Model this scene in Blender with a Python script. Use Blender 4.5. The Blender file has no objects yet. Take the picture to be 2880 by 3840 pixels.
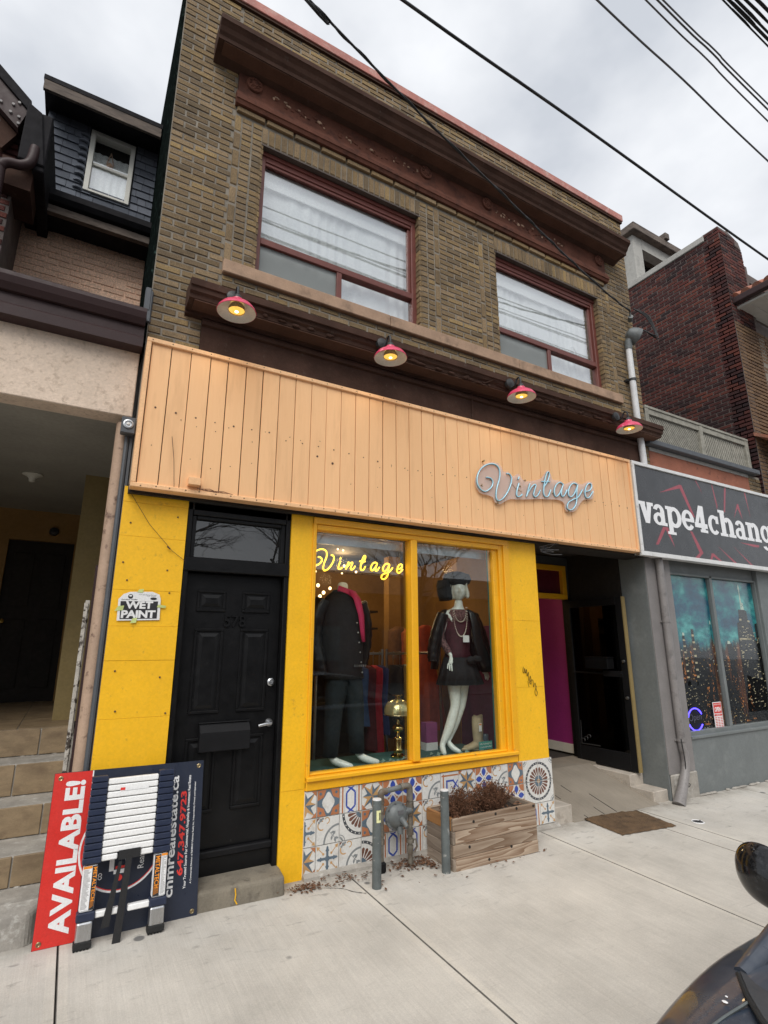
import bpy, bmesh, math, random
from mathutils import Vector, Matrix
random.seed(7)
PI = math.pi
scene = bpy.context.scene
COL = scene.collection

# ------------------------------------------------------------------ camera
cam_d = bpy.data.cameras.new('camera'); cam = bpy.data.objects.new('camera', cam_d); COL.objects.link(cam)
cam.location = (0, 0, 1.73)
cam.rotation_euler = (math.radians(90 + 13.922), 0, -math.radians(29.703))
cam_d.sensor_fit = 'VERTICAL'; cam_d.sensor_height = 24; cam_d.lens = 24 * 2007 / 3840
cam_d.clip_start = .02; cam_d.clip_end = 500
scene.camera = cam
scene.render.resolution_x, scene.render.resolution_y = 768, 1024

# ------------------------------------------------------------------ sky and sun (overcast)
SUN_EL, SUN_AZ = math.radians(48), math.radians(215)
W = bpy.data.worlds.new('World'); scene.world = W; W.use_nodes = True
nt = W.node_tree; nt.nodes.clear()
def wn(t, **k):
    n = nt.nodes.new(t)
    for a, b in k.items(): setattr(n, a, b)
    return n
sky = wn('ShaderNodeTexSky', sky_type='NISHITA', sun_disc=False, sun_elevation=SUN_EL, sun_rotation=SUN_AZ)
tc = wn('ShaderNodeTexCoord'); mp = wn('ShaderNodeMapping'); mp.inputs['Scale'].default_value = (1.1, 1.1, 1.9)
n1 = wn('ShaderNodeTexNoise'); n1.inputs['Scale'].default_value = 2.9; n1.inputs['Detail'].default_value = 5; n1.inputs['Roughness'].default_value = .5
cr = wn('ShaderNodeValToRGB')
cr.color_ramp.elements[0].position = .33; cr.color_ramp.elements[0].color = (5.9, 6.2, 6.7, 1)
cr.color_ramp.elements[1].position = .66; cr.color_ramp.elements[1].color = (9.1, 9.25, 9.5, 1)
mx = wn('ShaderNodeMix', data_type='RGBA'); mx.inputs[0].default_value = .9
bg = wn('ShaderNodeBackground'); bg.inputs['Strength'].default_value = .073
wo = wn('ShaderNodeOutputWorld')
nt.links.new(tc.outputs['Generated'], mp.inputs[0]); nt.links.new(mp.outputs[0], n1.inputs['Vector'])
nt.links.new(n1.outputs['Fac'], cr.inputs[0]); nt.links.new(sky.outputs[0], mx.inputs[6]); nt.links.new(cr.outputs[0], mx.inputs[7])
nt.links.new(mx.outputs[2], bg.inputs['Color']); nt.links.new(bg.outputs[0], wo.inputs['Surface'])
sl = bpy.data.lights.new('sun', 'SUN'); so = bpy.data.objects.new('sun', sl); COL.objects.link(so)
sl.energy = 1.5; sl.angle = math.radians(40); sl.color = (1, .97, .92)
so.rotation_euler = (math.radians(90) - SUN_EL, 0, math.radians(-35)); so.location = (-6, -12, 14)
scene.view_settings.view_transform = 'Standard'; scene.view_settings.look = 'None'
scene.view_settings.exposure = 0.68; scene.view_settings.gamma = 1
scene.render.engine = 'CYCLES'
scene.cycles.max_bounces = 8; scene.cycles.transparent_max_bounces = 12

# ------------------------------------------------------------------ node helpers and materials
class NT:
    def __init__(s, name):
        s.m = bpy.data.materials.new(name); s.m.use_nodes = True; s.t = s.m.node_tree; s.t.nodes.clear()
        s.out = s.t.nodes.new('ShaderNodeOutputMaterial')
    def n(s, t, **k):
        n = s.t.nodes.new(t)
        for a, b in k.items():
            if a[0] == '_': n.inputs[a[1:].replace('_', ' ')].default_value = b
            else: setattr(n, a, b)
        return n
    def l(s, a, b): s.t.links.new(a, b)
    def pos(s, scale=(1, 1, 1), obj=False):
        if obj: o = s.n('ShaderNodeTexCoord').outputs['Object']
        else: o = s.n('ShaderNodeNewGeometry').outputs['Position']
        m = s.n('ShaderNodeMapping'); m.inputs['Scale'].default_value = scale; s.l(o, m.inputs[0]); return m.outputs[0]
    def noise(s, vec, scale, detail=5, rough=.6):
        n = s.n('ShaderNodeTexNoise', _Scale=scale, _Detail=detail, _Roughness=rough); s.l(vec, n.inputs['Vector']); return n.outputs['Fac']
    def mr(s, v, a, b, c, d):
        n = s.n('ShaderNodeMapRange'); 
        for i, x in zip((1, 2, 3, 4), (a, b, c, d)): n.inputs[i].default_value = x
        s.l(v, n.inputs[0]); return n.outputs[0]
    def mix(s, f, a, b, bt='MIX'):
        n = s.n('ShaderNodeMix', data_type='RGBA', blend_type=bt)
        for i, x in ((0, f), (6, a), (7, b)):
            if hasattr(x, 'is_linked'): s.l(x, n.inputs[i])
            elif i == 0: n.inputs[0].default_value = x
            else: n.inputs[i].default_value = (*x[:3], 1)
        return n.outputs[2]
    def math(s, op, a, b=0.0):
        n = s.n('ShaderNodeMath', operation=op)
        for i, x in enumerate((a, b)):
            if hasattr(x, 'is_linked'): s.l(x, n.inputs[i])
            else: n.inputs[i].default_value = x
        return n.outputs[0]
    def ramp(s, v, els):
        n = s.n('ShaderNodeValToRGB'); e = n.color_ramp.elements
        e[0].position, e[0].color = els[0][0], (*els[0][1], 1); e[1].position, e[1].color = els[-1][0], (*els[-1][1], 1)
        for p, c in els[1:-1]:
            x = e.new(p); x.color = (*c, 1)
        s.l(v, n.inputs[0]); return n.outputs[0]
    def bsdf(s, col, rough=.6, metal=0, spec=.5, bump=None, bstr=.3, bdist=.01, **k):
        p = s.n('ShaderNodeBsdfPrincipled')
        for key, x in (('Base Color', col), ('Roughness', rough), ('Metallic', metal), ('Specular IOR Level', spec)):
            if hasattr(x, 'is_linked'): s.l(x, p.inputs[key])
            elif key == 'Base Color': p.inputs[key].default_value = (*x[:3], 1)
            else: p.inputs[key].default_value = x
        for a, b in k.items(): p.inputs[a.replace('_', ' ')].default_value = b
        if bump is not None:
            b = s.n('ShaderNodeBump', _Strength=bstr, _Distance=bdist); s.l(bump, b.inputs['Height']); s.l(b.outputs[0], p.inputs['Normal'])
        s.l(p.outputs[0], s.out.inputs[0]); return p

def mat(name, c, rough=.6, var=.18, vs=7, bump=0, bs=60, metal=0, spec=.5, st=(1, 1, 1), dirt=None, grain=.08, coat=0, bd=.006):
    """plain procedural surface: base colour, broad tone variation, fine grain, optional stains dirt=(colour, low, high, scale)"""
    s = NT(name); v = s.pos(st)
    a = s.mr(s.noise(v, vs), .3, .7, 1 - var, 1 + var)
    g = s.mr(s.noise(v, vs * 14, 3), .3, .7, 1 - grain, 1 + grain)
    t = s.math('MULTIPLY', a, g)
    cc = s.n('ShaderNodeCombineColor')
    for i in range(3): s.l(t, cc.inputs[i])
    col = s.mix(1.0, c, cc.outputs[0], 'MULTIPLY')
    if dirt:
        d = s.mr(s.noise(v, dirt[3], 8, .65), dirt[1], dirt[2], 0, 1); col = s.mix(d, col, dirt[0])
    r = s.mr(s.noise(v, vs * 3), .3, .7, max(0.02, rough - .08), min(1, rough + .08))
    b = s.noise(v, bs, 6, .7) if bump else None
    s.bsdf(col, r, metal, spec, b, bump, bd, Coat_Weight=coat)
    return s.m

def brickmat(name, pal, grainst=(26, 26, 5), rough=.85, bump=.5, soot=None):
    s = NT(name)
    oi = s.n('ShaderNodeObjectInfo').outputs['Random']; ri = s.n('ShaderNodeNewGeometry').outputs['Random Per Island']
    r = s.math('FRACT', s.math('ADD', oi, ri))
    n = len(pal); col = s.ramp(r, [(i / (n - 1), p) for i, p in enumerate(pal)])
    v = s.pos(grainst); g = s.noise(v, 4, 6, .7)
    cc = s.mr(g, .25, .75, .45, 1.5); k = s.n('ShaderNodeCombineColor')
    for i in range(3): s.l(cc, k.inputs[i])
    col = s.mix(1.0, col, k.outputs[0], 'MULTIPLY')
    if soot:
        d = s.mr(s.noise(s.pos(), soot[3], 6, .6), soot[1], soot[2], 0, .75); col = s.mix(d, col, soot[0])
    s.bsdf(col, rough, 0, .3, g, bump, .012); return s.m

def woodmat(name, c1, c2, axis='x', sc=1, rough=.75, tv=.16, ring=.55, dirt=None):
    s = NT(name); st = {'x': (1.2, 14, 14), 'z': (14, 14, 1.2), 'y': (14, 1.2, 14)}[axis]
    off = s.n('ShaderNodeObjectInfo').outputs['Random']
    g = s.n('ShaderNodeNewGeometry').outputs['Position']
    cv = s.n('ShaderNodeCombineXYZ'); m10 = s.math('MULTIPLY', off, 17.0)
    for i in range(3): s.l(m10, cv.inputs[i])
    ad = s.n('ShaderNodeVectorMath', operation='ADD'); s.l(g, ad.inputs[0]); s.l(cv.outputs[0], ad.inputs[1])
    mpn = s.n('ShaderNodeMapping'); mpn.inputs['Scale'].default_value = [x * sc for x in st]; s.l(ad.outputs[0], mpn.inputs[0]); v = mpn.outputs[0]
    big = s.noise(v, .55, 2, .5)
    w = s.math('FRACT', s.math('MULTIPLY', big, 11.0)); w = s.mr(w, 0, 1, 0, 1)
    fine = s.noise(v, 6, 6, .7)
    f = s.math('ADD', s.math('MULTIPLY', w, ring), s.math('MULTIPLY', fine, .6))
    col = s.mix(f, c1, c2)
    tone = s.mr(off, 0, 1, 1 - tv, 1 + tv); k = s.n('ShaderNodeCombineColor')
    for i in range(3): s.l(tone, k.inputs[i])
    col = s.mix(1.0, col, k.outputs[0], 'MULTIPLY')
    if dirt:
        dv = s.pos(dirt[4]); d = s.mr(s.noise(dv, dirt[3], 7, .65), dirt[1], dirt[2], 0, dirt[5]); col = s.mix(d, col, dirt[0])
    s.bsdf(col, rough, 0, .3, fine, .25, .004); return s.m

def glassmat(name, tint=(1, 1, 1), refl=1.0, haze=0.0, hazecol=(.5, .5, .5), rough=.0, ior=1.5):
    s = NT(name)
    tr = s.n('ShaderNodeBsdfTransparent'); tr.inputs[0].default_value = (*tint, 1)
    gl = s.n('ShaderNodeBsdfGlossy', _Roughness=rough); gl.inputs[0].default_value = (1, 1, 1, 1)
    geo = s.n('ShaderNodeNewGeometry'); dt = s.n('ShaderNodeVectorMath', operation='DOT_PRODUCT'); s.l(geo.outputs['Normal'], dt.inputs[0]); s.l(geo.outputs['Incoming'], dt.inputs[1])
    fr5 = s.math('POWER', s.math('SUBTRACT', 1.0, s.math('ABSOLUTE', dt.outputs['Value'])), 5.0); frs = s.math('ADD', s.math('MULTIPLY', fr5, .95), .045)
    nb = s.noise(s.pos(), 1.3, 2); b = s.n('ShaderNodeBump', _Strength=.012, _Distance=.05); s.l(nb, b.inputs['Height']); s.l(b.outputs[0], gl.inputs['Normal'])
    base = tr.outputs[0]
    if haze:
        df = s.n('ShaderNodeBsdfDiffuse'); df.inputs[0].default_value = (*hazecol, 1)
        m0 = s.n('ShaderNodeMixShader'); m0.inputs[0].default_value = haze; s.l(base, m0.inputs[1]); s.l(df.outputs[0], m0.inputs[2]); base = m0.outputs[0]
    m = s.n('ShaderNodeMixShader'); s.l(s.math('MINIMUM', s.math('MULTIPLY', frs, refl), 1.0), m.inputs[0]); s.l(base, m.inputs[1]); s.l(gl.outputs[0], m.inputs[2])
    s.l(m.outputs[0], s.out.inputs[0]); return s.m

def emitmat(name, c, st):
    s = NT(name); v = s.mr(s.noise(s.pos(), 30, 2), .3, .7, .85, 1.15)
    e = s.n('ShaderNodeEmission'); e.inputs[0].default_value = (*c, 1); s.l(s.math('MULTIPLY', v, st), e.inputs[1]); s.l(e.outputs[0], s.out.inputs[0]); return s.m

# ------------------------------------------------------------------ object helpers
def wloc(o):
    v = Vector((0, 0, 0))
    while o is not None: v += o.location; o = o.parent
    return v
def tag(o, label=None, cat=None, group=None, kind=None):
    if label: o['label'] = label
    if cat: o['category'] = cat
    if group: o['group'] = group
    if kind: o['kind'] = kind
    return o
def thing(name, label, cat, loc=(0, 0, 0), group=None):
    o = bpy.data.objects.new(name, None); COL.objects.link(o); o.location = loc; o.empty_display_size = .1
    return tag(o, label, cat, group)
def smoothnoise(x, y=0., z=0.):
    return (math.sin(x * 1.7 + y * 2.3 + 1.1) + math.sin(x * 3.1 - z * 2.7 + y) * .6 + math.sin(y * 4.3 + z * 3.7 + x * .7) * .4) / 2

class MB:
    def __init__(s): s.v = []; s.f = []; s.m = []
    def add(s, vs, fs, mi=0):
        o = len(s.v); s.v += [tuple(x) for x in vs]; s.f += [tuple(i + o for i in f) for f in fs]; s.m += [mi] * len(fs); return s
    def box(s, x0, x1, y0, y1, z0, z1, mi=0):
        v = [(x, y, z) for z in (z0, z1) for y in (y0, y1) for x in (x0, x1)]
        return s.add(v, [(0, 2, 3, 1), (4, 5, 7, 6), (0, 1, 5, 4), (2, 6, 7, 3), (0, 4, 6, 2), (1, 3, 7, 5)], mi)
    def hexa(s, b, t, mi=0):   # bottom quad, top quad (same winding)
        return s.add(list(b) + list(t), [(3, 2, 1, 0), (4, 5, 6, 7), (0, 1, 5, 4), (1, 2, 6, 5), (2, 3, 7, 6), (3, 0, 4, 7)], mi)
    def ext(s, pts, pl, a, b, mi=0):   # 2-D outline extruded: 'xz' along y, 'yz' along x, 'xy' along z
        def P(p, d): return {'xz': (p[0], d, p[1]), 'yz': (d, p[0], p[1]), 'xy': (p[0], p[1], d)}[pl]
        n = len(pts); v = [P(p, a) for p in pts] + [P(p, b) for p in pts]
        return s.add(v, [tuple(range(n)), tuple(range(2 * n - 1, n - 1, -1))] + [(i, n + i, n + (i + 1) % n, (i + 1) % n) for i in range(n)], mi)
    def tube(s, pts, r, n=8, mi=0, cap=True, flat=None):
        pts = [Vector(p) for p in pts]; rr = r if isinstance(r, (list, tuple)) else [r] * len(pts)
        rings = []; up = None
        for i, p in enumerate(pts):
            d = (pts[min(i + 1, len(pts) - 1)] - pts[max(i - 1, 0)]).normalized()
            if up is None: up = Vector((0, 0, 1)) if abs(d.z) < .9 else Vector((0, 1, 0))
            u = (up - d * up.dot(d)).normalized(); w = d.cross(u); up = u
            rings.append([p + (u * math.cos(2 * PI * k / n) * (flat or 1) + w * math.sin(2 * PI * k / n)) * rr[i] for k in range(n)])
        return s.loft(rings, mi, cap)
    def loft(s, rings, mi=0, cap=True, closed=True):
        n = len(rings[0]); v = [p for r in rings for p in r]; f = []
        for i in range(len(rings) - 1):
            for k in range(n if closed else n - 1):
                f.append((i * n + k, i * n + (k + 1) % n, (i + 1) * n + (k + 1) % n, (i + 1) * n + k))
        if cap and closed: f += [tuple(range(n - 1, -1, -1)), tuple(range((len(rings) - 1) * n, len(rings) * n))]
        return s.add(v, f, mi)
    def lathe(s, prof, c=(0, 0, 0), n=16, mi=0, axis='z', cap=False):
        def P(r, h, a):
            x, y = r * math.cos(a), r * math.sin(a)
            q = {'z': (x, y, h), 'y': (x, h, y), 'x': (h, x, y)}[axis]; return (q[0] + c[0], q[1] + c[1], q[2] + c[2])
        return s.loft([[P(r, h, 2 * PI * k / n) for k in range(n)] for r, h in prof], mi, cap)
    def ball(s, c, rx, ry=None, rz=None, n=12, m=8, mi=0):
        ry = ry or rx; rz = rz or rx
        return s.loft([[(c[0] + rx * math.sin(t) * math.cos(2 * PI * k / n), c[1] + ry * math.sin(t) * math.sin(2 * PI * k / n), c[2] + rz * math.cos(t)) for k in range(n)]
                       for t in [max(.02, min(PI - .02, PI * i / m)) for i in range(m + 1)]], mi)
    def build(s, name, mats, par=None, smooth=False, label=None, bevel=0, kind=None, recalc=True, seg=1):
        me = bpy.data.meshes.new(name); off = wloc(par) if par else Vector((0, 0, 0))
        me.from_pydata([(x - off.x, y - off.y, z - off.z) for x, y, z in s.v], [], s.f)
        mats = mats if isinstance(mats, (list, tuple)) else [mats]
        for m in mats: me.materials.append(m)
        me.polygons.foreach_set('material_index', s.m)
        if recalc:
            bm = bmesh.new(); bm.from_mesh(me); bmesh.ops.recalc_face_normals(bm, faces=bm.faces); bm.to_mesh(me); bm.free()
        me.polygons.foreach_set('use_smooth', [smooth] * len(me.polygons))
        o = bpy.data.objects.new(name, me); COL.objects.link(o)
        if par: o.parent = par
        if bevel:
            b = o.modifiers.new('bevel', 'BEVEL'); b.width = bevel; b.segments = seg; b.limit_method = 'ANGLE'; b.angle_limit = math.radians(40)
        if smooth:
            try: me.set_sharp_from_angle(angle=math.radians(45))
            except Exception: pass
        return tag(o, label, None, None, kind)
def top(o, label, cat, group=None): return tag(o, label, cat, group)

_dg = None
def text_tris(t, bold=0., space=1.0):
    cu = bpy.data.curves.new('t', 'FONT'); cu.body = t; cu.offset = bold; cu.space_character = space; cu.resolution_u = 3
    o = bpy.data.objects.new('t', cu); COL.objects.link(o)
    dg = bpy.context.evaluated_depsgraph_get(); me = bpy.data.meshes.new_from_object(o.evaluated_get(dg))
    vs = [(v.co.x, v.co.y) for v in me.vertices]; fs = [tuple(p.vertices) for p in me.polygons]
    bpy.data.objects.remove(o); bpy.data.curves.remove(cu); bpy.data.meshes.remove(me)
    x0 = min(v[0] for v in vs); x1 = max(v[0] for v in vs); y0 = min(v[1] for v in vs); y1 = max(v[1] for v in vs)
    return [((x - x0) / (x1 - x0), (y - y0) / (y1 - y0)) for x, y in vs], fs
def put_text(mb, t, O, U, V, mi=0, bold=0., space=1.0, th=0.0):
    """letters filling the box O, O+U, O+V; optional relief th along -(U x V) normal"""
    vs, fs = text_tris(t, bold, space); O, U, V = Vector(O), Vector(U), Vector(V)
    P = [O + U * a + V * b for a, b in vs]
    if not th: return mb.add(P, fs, mi)
    N = U.cross(V).normalized() * th
    n = len(P); mb.add([p + N for p in P], fs, mi)
    edges = {}
    for f in fs:
        for i in range(len(f)):
            a, b = f[i], f[(i + 1) % len(f)]; edges[(a, b)] = 1
    side = [(a, b) for a, b in edges if (b, a) not in edges]
    for a, b in side: mb.add([P[a], P[b], P[b] + N, P[a] + N], [(0, 1, 2, 3)], mi)
    return mb
def smooth_path(pts, k=4):
    out = []; n = len(pts)
    for i in range(n - 1):
        p0, p1, p2, p3 = [Vector(pts[max(0, min(n - 1, j))]) for j in (i - 1, i, i + 1, i + 2)]
        for q in range(k):
            t = q / k
            out.append(.5 * (2 * p1 + (p2 - p0) * t + (2 * p0 - 5 * p1 + 4 * p2 - p3) * t * t + (3 * p1 - p0 - 3 * p2 + p3) * t ** 3))
    return out + [Vector(pts[-1])]
def zg(x, y): return -.01 * x - .02 * (4.35 - y)      # the pavement falls to the right and to the street

# unit brick (chamfered front at -y), shared by every brick that is a part
def brick_vf(c=.08):
    f = [(-.5, .0, -.5), (.5, .0, -.5), (.5, .0, .5), (-.5, .0, .5)]
    a = [(-.5, -.6, -.5), (.5, -.6, -.5), (.5, -.6, .5), (-.5, -.6, .5)]
    b = [(-.5 + c * .4, -1, -.5 + c), (.5 - c * .4, -1, -.5 + c), (.5 - c * .4, -1, .5 - c), (-.5 + c * .4, -1, .5 - c)]
    v = f + a + b; fs = [(8, 9, 10, 11)]
    for i in range(4):
        j = (i + 1) % 4; fs += [(i, j, 4 + j, 4 + i), (4 + i, 4 + j, 8 + j, 8 + i)]
    return v, fs
BV, BF = brick_vf()
def brick_mesh(name, m):
    me = bpy.data.meshes.new(name); me.from_pydata(BV, [], BF); me.materials.append(m)
    bm = bmesh.new(); bm.from_mesh(me); bmesh.ops.recalc_face_normals(bm, faces=bm.faces); bm.to_mesh(me); bm.free(); return me
def lay_bricks(par, bl, m, name, limit, plane='y', p0=4.35, proud=.012, key=None, d=.03, jit=.0025, stuffname=None):
    """bl: (u, z, w, h) centres on the wall plane; nearest `limit` become parts, the rest one stuff part"""
    key = key or (lambda b: (Vector((b[0], p0, b[1])) - cam.location).length if plane == 'y' else (Vector((p0, b[0], b[1])) - cam.location).length)
    bl = sorted(bl, key=key); me = brick_mesh(name, m); off = wloc(par); rest = MB()
    for i, (u, z, w, h) in enumerate(bl):
        pr = proud + random.uniform(-jit, jit); tilt = random.uniform(-.012, .012)
        if plane == 'y': pos = Vector((u, p0 + d - pr, z)); R = Matrix.Rotation(tilt, 4, 'Y')
        else: pos = Vector((p0 + d - pr, u, z)); R = Matrix.Rotation(-PI / 2, 4, 'Z') @ Matrix.Rotation(tilt, 4, 'Y')
        if i < limit:
            o = bpy.data.objects.new(name, me); COL.objects.link(o); o.parent = par
            o.location = pos - off; o.scale = (w, d, h); o.rotation_euler = R.to_euler()
        else:
            M = Matrix.Translation(pos) @ R @ Matrix.Diagonal((w, d, h, 1))
            rest.add([M @ Vector(v) for v in BV], BF)
    if rest.v: rest.build(stuffname or name + '_field', m, par, kind='stuff')
def bond(x0, x1, z0, z1, L=.213, H=.0675, j=.011, holes=(), start=0, rnd=.004, hd=False):
    out = []; i = 0; z = z0
    while z + H * .6 < z1:
        h = min(H, z1 - z) - j; x = x0 - (L / 2 if (i + start) % 2 else 0) - (L * .25 if hd and i % 4 == 1 else 0)
        while x < x1 - .02:
            a, b = max(x, x0), min(x + L - j, x1)
            segs = [(a, b)]
            for hx0, hx1, hz0, hz1 in holes:
                if z + h > hz0 + .012 and z < hz1 - .012:
                    ns = []
                    for s0, s1 in segs:
                        if s1 <= hx0 or s0 >= hx1: ns.append((s0, s1))
                        else:
                            if s0 < hx0: ns.append((s0, hx0 - .004))
                            if s1 > hx1: ns.append((hx1 + .004, s1))
                    segs = ns
            for s0, s1 in segs:
                if s1 - s0 > .025: out.append(((s0 + s1) / 2, z + h / 2 + random.uniform(-rnd, rnd) * .4, s1 - s0 - random.uniform(0, rnd), h - random.uniform(0, rnd)))
            x += L
        z += H; i += 1
    return out
def grid_wall(mb, x0, x1, z0, z1, holes, y0, y1, mi=0, plane='y'):
    xs = sorted({x0, x1, *[min(max(h[k], x0), x1) for h in holes for k in (0, 1)]}); zs = sorted({z0, z1, *[min(max(h[k], z0), z1) for h in holes for k in (2, 3)]})
    for a, b in zip(xs, xs[1:]):
        run = None
        for c, d in zip(zs, zs[1:]):
            inside = any(h[0] <= (a + b) / 2 <= h[1] and h[2] <= (c + d) / 2 <= h[3] for h in holes)
            if inside:
                if run: (mb.box(a, b, y0, y1, run[0], run[1], mi) if plane == 'y' else mb.box(y0, y1, a, b, run[0], run[1], mi)); run = None
            else: run = (run[0] if run else c, d)
        if run: (mb.box(a, b, y0, y1, run[0], run[1], mi) if plane == 'y' else mb.box(y0, y1, a, b, run[0], run[1], mi))
    return mb
# ------------------------------------------------------------------ materials
M = {}
M['brick'] = brickmat('brick_tan', [(.135, .097, .058), (.255, .172, .084), (.19, .132, .074), (.345, .236, .108), (.155, .112, .068), (.235, .162, .086), (.30, .212, .122), (.205, .142, .078)], (40, 40, 13), soot=((.03, .026, .022), .52, .8, 1.6))
M['brick_red'] = brickmat('brick_dark_red', [(.042, .015, .015), (.11, .029, .023), (.032, .015, .016), (.15, .042, .028), (.06, .022, .021), (.026, .015, .016)], (22, 22, 22), soot=((.012, .01, .012), .48, .72, 1.1))
M['brick_peach'] = brickmat('brick_painted_peach', [(.80, .53, .38), (.76, .50, .355), (.84, .57, .41)], (18, 18, 18), .7, .35, soot=((.13, .085, .06), .5, .8, 2.2))
M['brick_brown'] = brickmat('brick_brown', [(.15, .085, .048), (.20, .12, .065), (.12, .07, .042)], (20, 20, 20))
M['mortar'] = mat('mortar', (.235, .205, .165), .9, .25, 5, .3)
M['mortar_dark'] = mat('mortar_dark', (.125, .10, .09), .9, .3, 6, .3)
M['trim_red'] = mat('frieze_paint', (.120, .048, .032), .8, .22, 5, .25, 40, spec=.15, dirt=((.045, .022, .018), .5, .75, 7))
M['trim_brown'] = mat('cornice_paint', (.068, .037, .027), .8, .25, 4, .3, 50, spec=.12, dirt=((.10, .075, .062), .62, .72, 13))
M['trim_soffit'] = mat('soffit_paint', (.11, .058, .04), .7, .18, 4, .15, 40, spec=.15)
M['lintel'] = mat('lintel_paint', (.075, .055, .045), .7)
M['cap'] = mat('parapet_flashing', (.42, .155, .12), .5, .2, 5, .1, 30, dirt=((.55, .36, .30), .5, .75, 9))
M['stone'] = mat('sill_stone', (.40, .262, .175), .85, .14, 6, .25, 80, dirt=((.18, .12, .08), .52, .75, 5))
M['winframe'] = mat('window_frame_paint', (.155, .045, .034), .45, .12)
M['yellow'] = mat('yellow_paint', (.88, .48, .008), .55, .05, 4, .12, 30, dirt=((.45, .24, .02), .62, .78, 16), grain=.06)
M['yellow_dk'] = mat('yellow_frame_paint', (.83, .41, .010), .4, .06, 5, .1, 40, dirt=((.45, .25, .05), .62, .75, 16), grain=.04)
M['black'] = mat('black_gloss_paint', (.006, .006, .0065), .38, .3, 5, .25, 35, spec=.22, dirt=((.035, .035, .035), .66, .74, 26), bd=.004)
M['black_matte'] = mat('black_metal', (.008, .008, .009), .55, spec=.2)
M['peach'] = woodmat('peach_boards', (.89, .54, .28), (.86, .50, .25), 'z', .8, .6, .035, .3, dirt=((.42, .22, .10), .52, .78, 2.2, (5, 5, .7), .26))
M['peach_trim'] = mat('peach_trim', (.85, .505, .26), .6, .1, 5, .15, 40, dirt=((.30, .15, .08), .64, .74, 18))
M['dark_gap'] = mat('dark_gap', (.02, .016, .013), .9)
M['nail'] = mat('rusty_nail', (.10, .05, .03), .7)
M['rust'] = mat('rusted_edge', (.20, .10, .06), .8, .4, 12, .4)
M['concrete'] = None
M['white_enamel'] = mat('white_enamel', (.78, .76, .72), .4, .08)
M['pink'] = mat('pink_enamel', (.70, .06, .135), .32, .12, 8, dirt=((.55, .12, .17), .6, .75, 14), coat=.2)
M['bulb'] = emitmat('lit_bulb', (1, .55, .10), .75)
M['bulb_hot'] = emitmat('lit_filament', (1, .85, .45), 3)
M['iron'] = mat('cast_iron', (.022, .022, .023), .5, .3, 10, .3)
M['steel'] = mat('galvanised_steel', (.52, .53, .54), .38, .15, 9, .1, 60, metal=1)
M['grey_paint'] = mat('grey_paint', (.155, .170, .170), .6, .08, 3, .15, 40, dirt=((.22, .235, .23), .55, .8, 4))
M['grey_trim'] = mat('warm_grey_paint', (.215, .20, .195), .6, .1, 4, .1)
M['dark_grey'] = mat('dark_grey_paint', (.06, .065, .068), .5, .1)
M['pipe_grey'] = mat('grey_downpipe', (.225, .21, .205), .5, .12, 5, .1, dirt=((.12, .11, .11), .55, .75, 9))
M['pipe_white'] = mat('white_conduit', (.68, .68, .68), .45, .1, 6, dirt=((.42, .40, .38), .55, .8, 5))
M['bollard'] = mat('bollard_paint', (.10, .115, .115), .55, .25, 9, .3, 50, dirt=((.34, .34, .32), .60, .66, 16))
M['meter'] = mat('meter_paint', (.125, .137, .138), .5, .2, 12, .25, 60, dirt=((.11, .11, .10), .55, .72, 14))
M['pipe_old'] = mat('weathered_pipe', (.145, .13, .105), .6, .35, 14, .35, 70, dirt=((.10, .065, .04), .5, .68, 20))
M['stucco'] = mat('stucco', (.70, .565, .45), .9, .10, 3, .6, 55, dirt=((.50, .39, .30), .52, .68, 24), bd=.01)
M['soffit_grey'] = mat('porch_ceiling', (.30, .285, .25), .8, .1, 2)
M['gutter_brown'] = mat('brown_gutter', (.040, .022, .022), .5, .12, 5, spec=.25)
M['tan_paint'] = mat('tan_column_paint', (.42, .29, .205), .7, .12, 5, .3, 40, dirt=((.15, .09, .065), .56, .66, 13))
M['old_yellow'] = mat('dull_yellow_wall', (.25, .185, .075), .8, .12, 3, .15)
M['steptile'] = mat('step_tile', (.27, .195, .115), .55, .22, 7, .15, 40, dirt=((.17, .115, .07), .5, .75, 6), st=(1, 1, 2))
M['cement'] = mat('rough_cement', (.33, .305, .27), .9, .25, 6, .7, 45, dirt=((.50, .48, .44), .55, .70, 14))
M['cement_dk'] = mat('dark_cement', (.20, .175, .135), .9, .3, 7, .7, 60, dirt=((.11, .095, .075), .5, .7, 14))
M['peel'] = mat('peeling_white_paint', (.50, .465, .41), .7, .2, 12, .4, 60, dirt=((.06, .045, .035), .50, .58, 22))
M['shingle'] = brickmat('slate_shingle', [(.11, .122, .15), (.15, .165, .195), (.09, .10, .122), (.18, .195, .23)], (60, 60, 60), .85, .5)
M['shingle_base'] = mat('shingle_felt', (.022, .024, .03), .9)
M['weathered'] = mat('weathered_board', (.14, .11, .09), .85, .35, 9, .4, 50, dirt=((.05, .04, .035), .5, .68, 11), st=(.4, 1, 2))
M['dark_board'] = mat('dark_fascia', (.016, .015, .017), .8, .3, 8, spec=.15)
M['green_black'] = mat('weathered_green_edge', (.008, .011, .010), 1.0, .5, 9, .6, 40, dirt=((.05, .085, .075), .58, .7, 14), spec=.0)
M['white_vinyl'] = mat('white_vinyl', (.62, .61, .55), .5, .06)
M['curtain'] = mat('sheer_curtain', (.90, .92, .91), .8, .05, 3)
M['plaster'] = mat('interior_plaster', (.32, .28, .22), .9)
M['interior_dark'] = mat('interior_dark', (.035, .03, .026), .9)
M['interior_brown'] = mat('interior_brown_wall', (.30, .17, .055), .8, .12, 2)
M['purple_dim'] = mat('purple_panel', (.12, .014, .075), .7)
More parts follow.
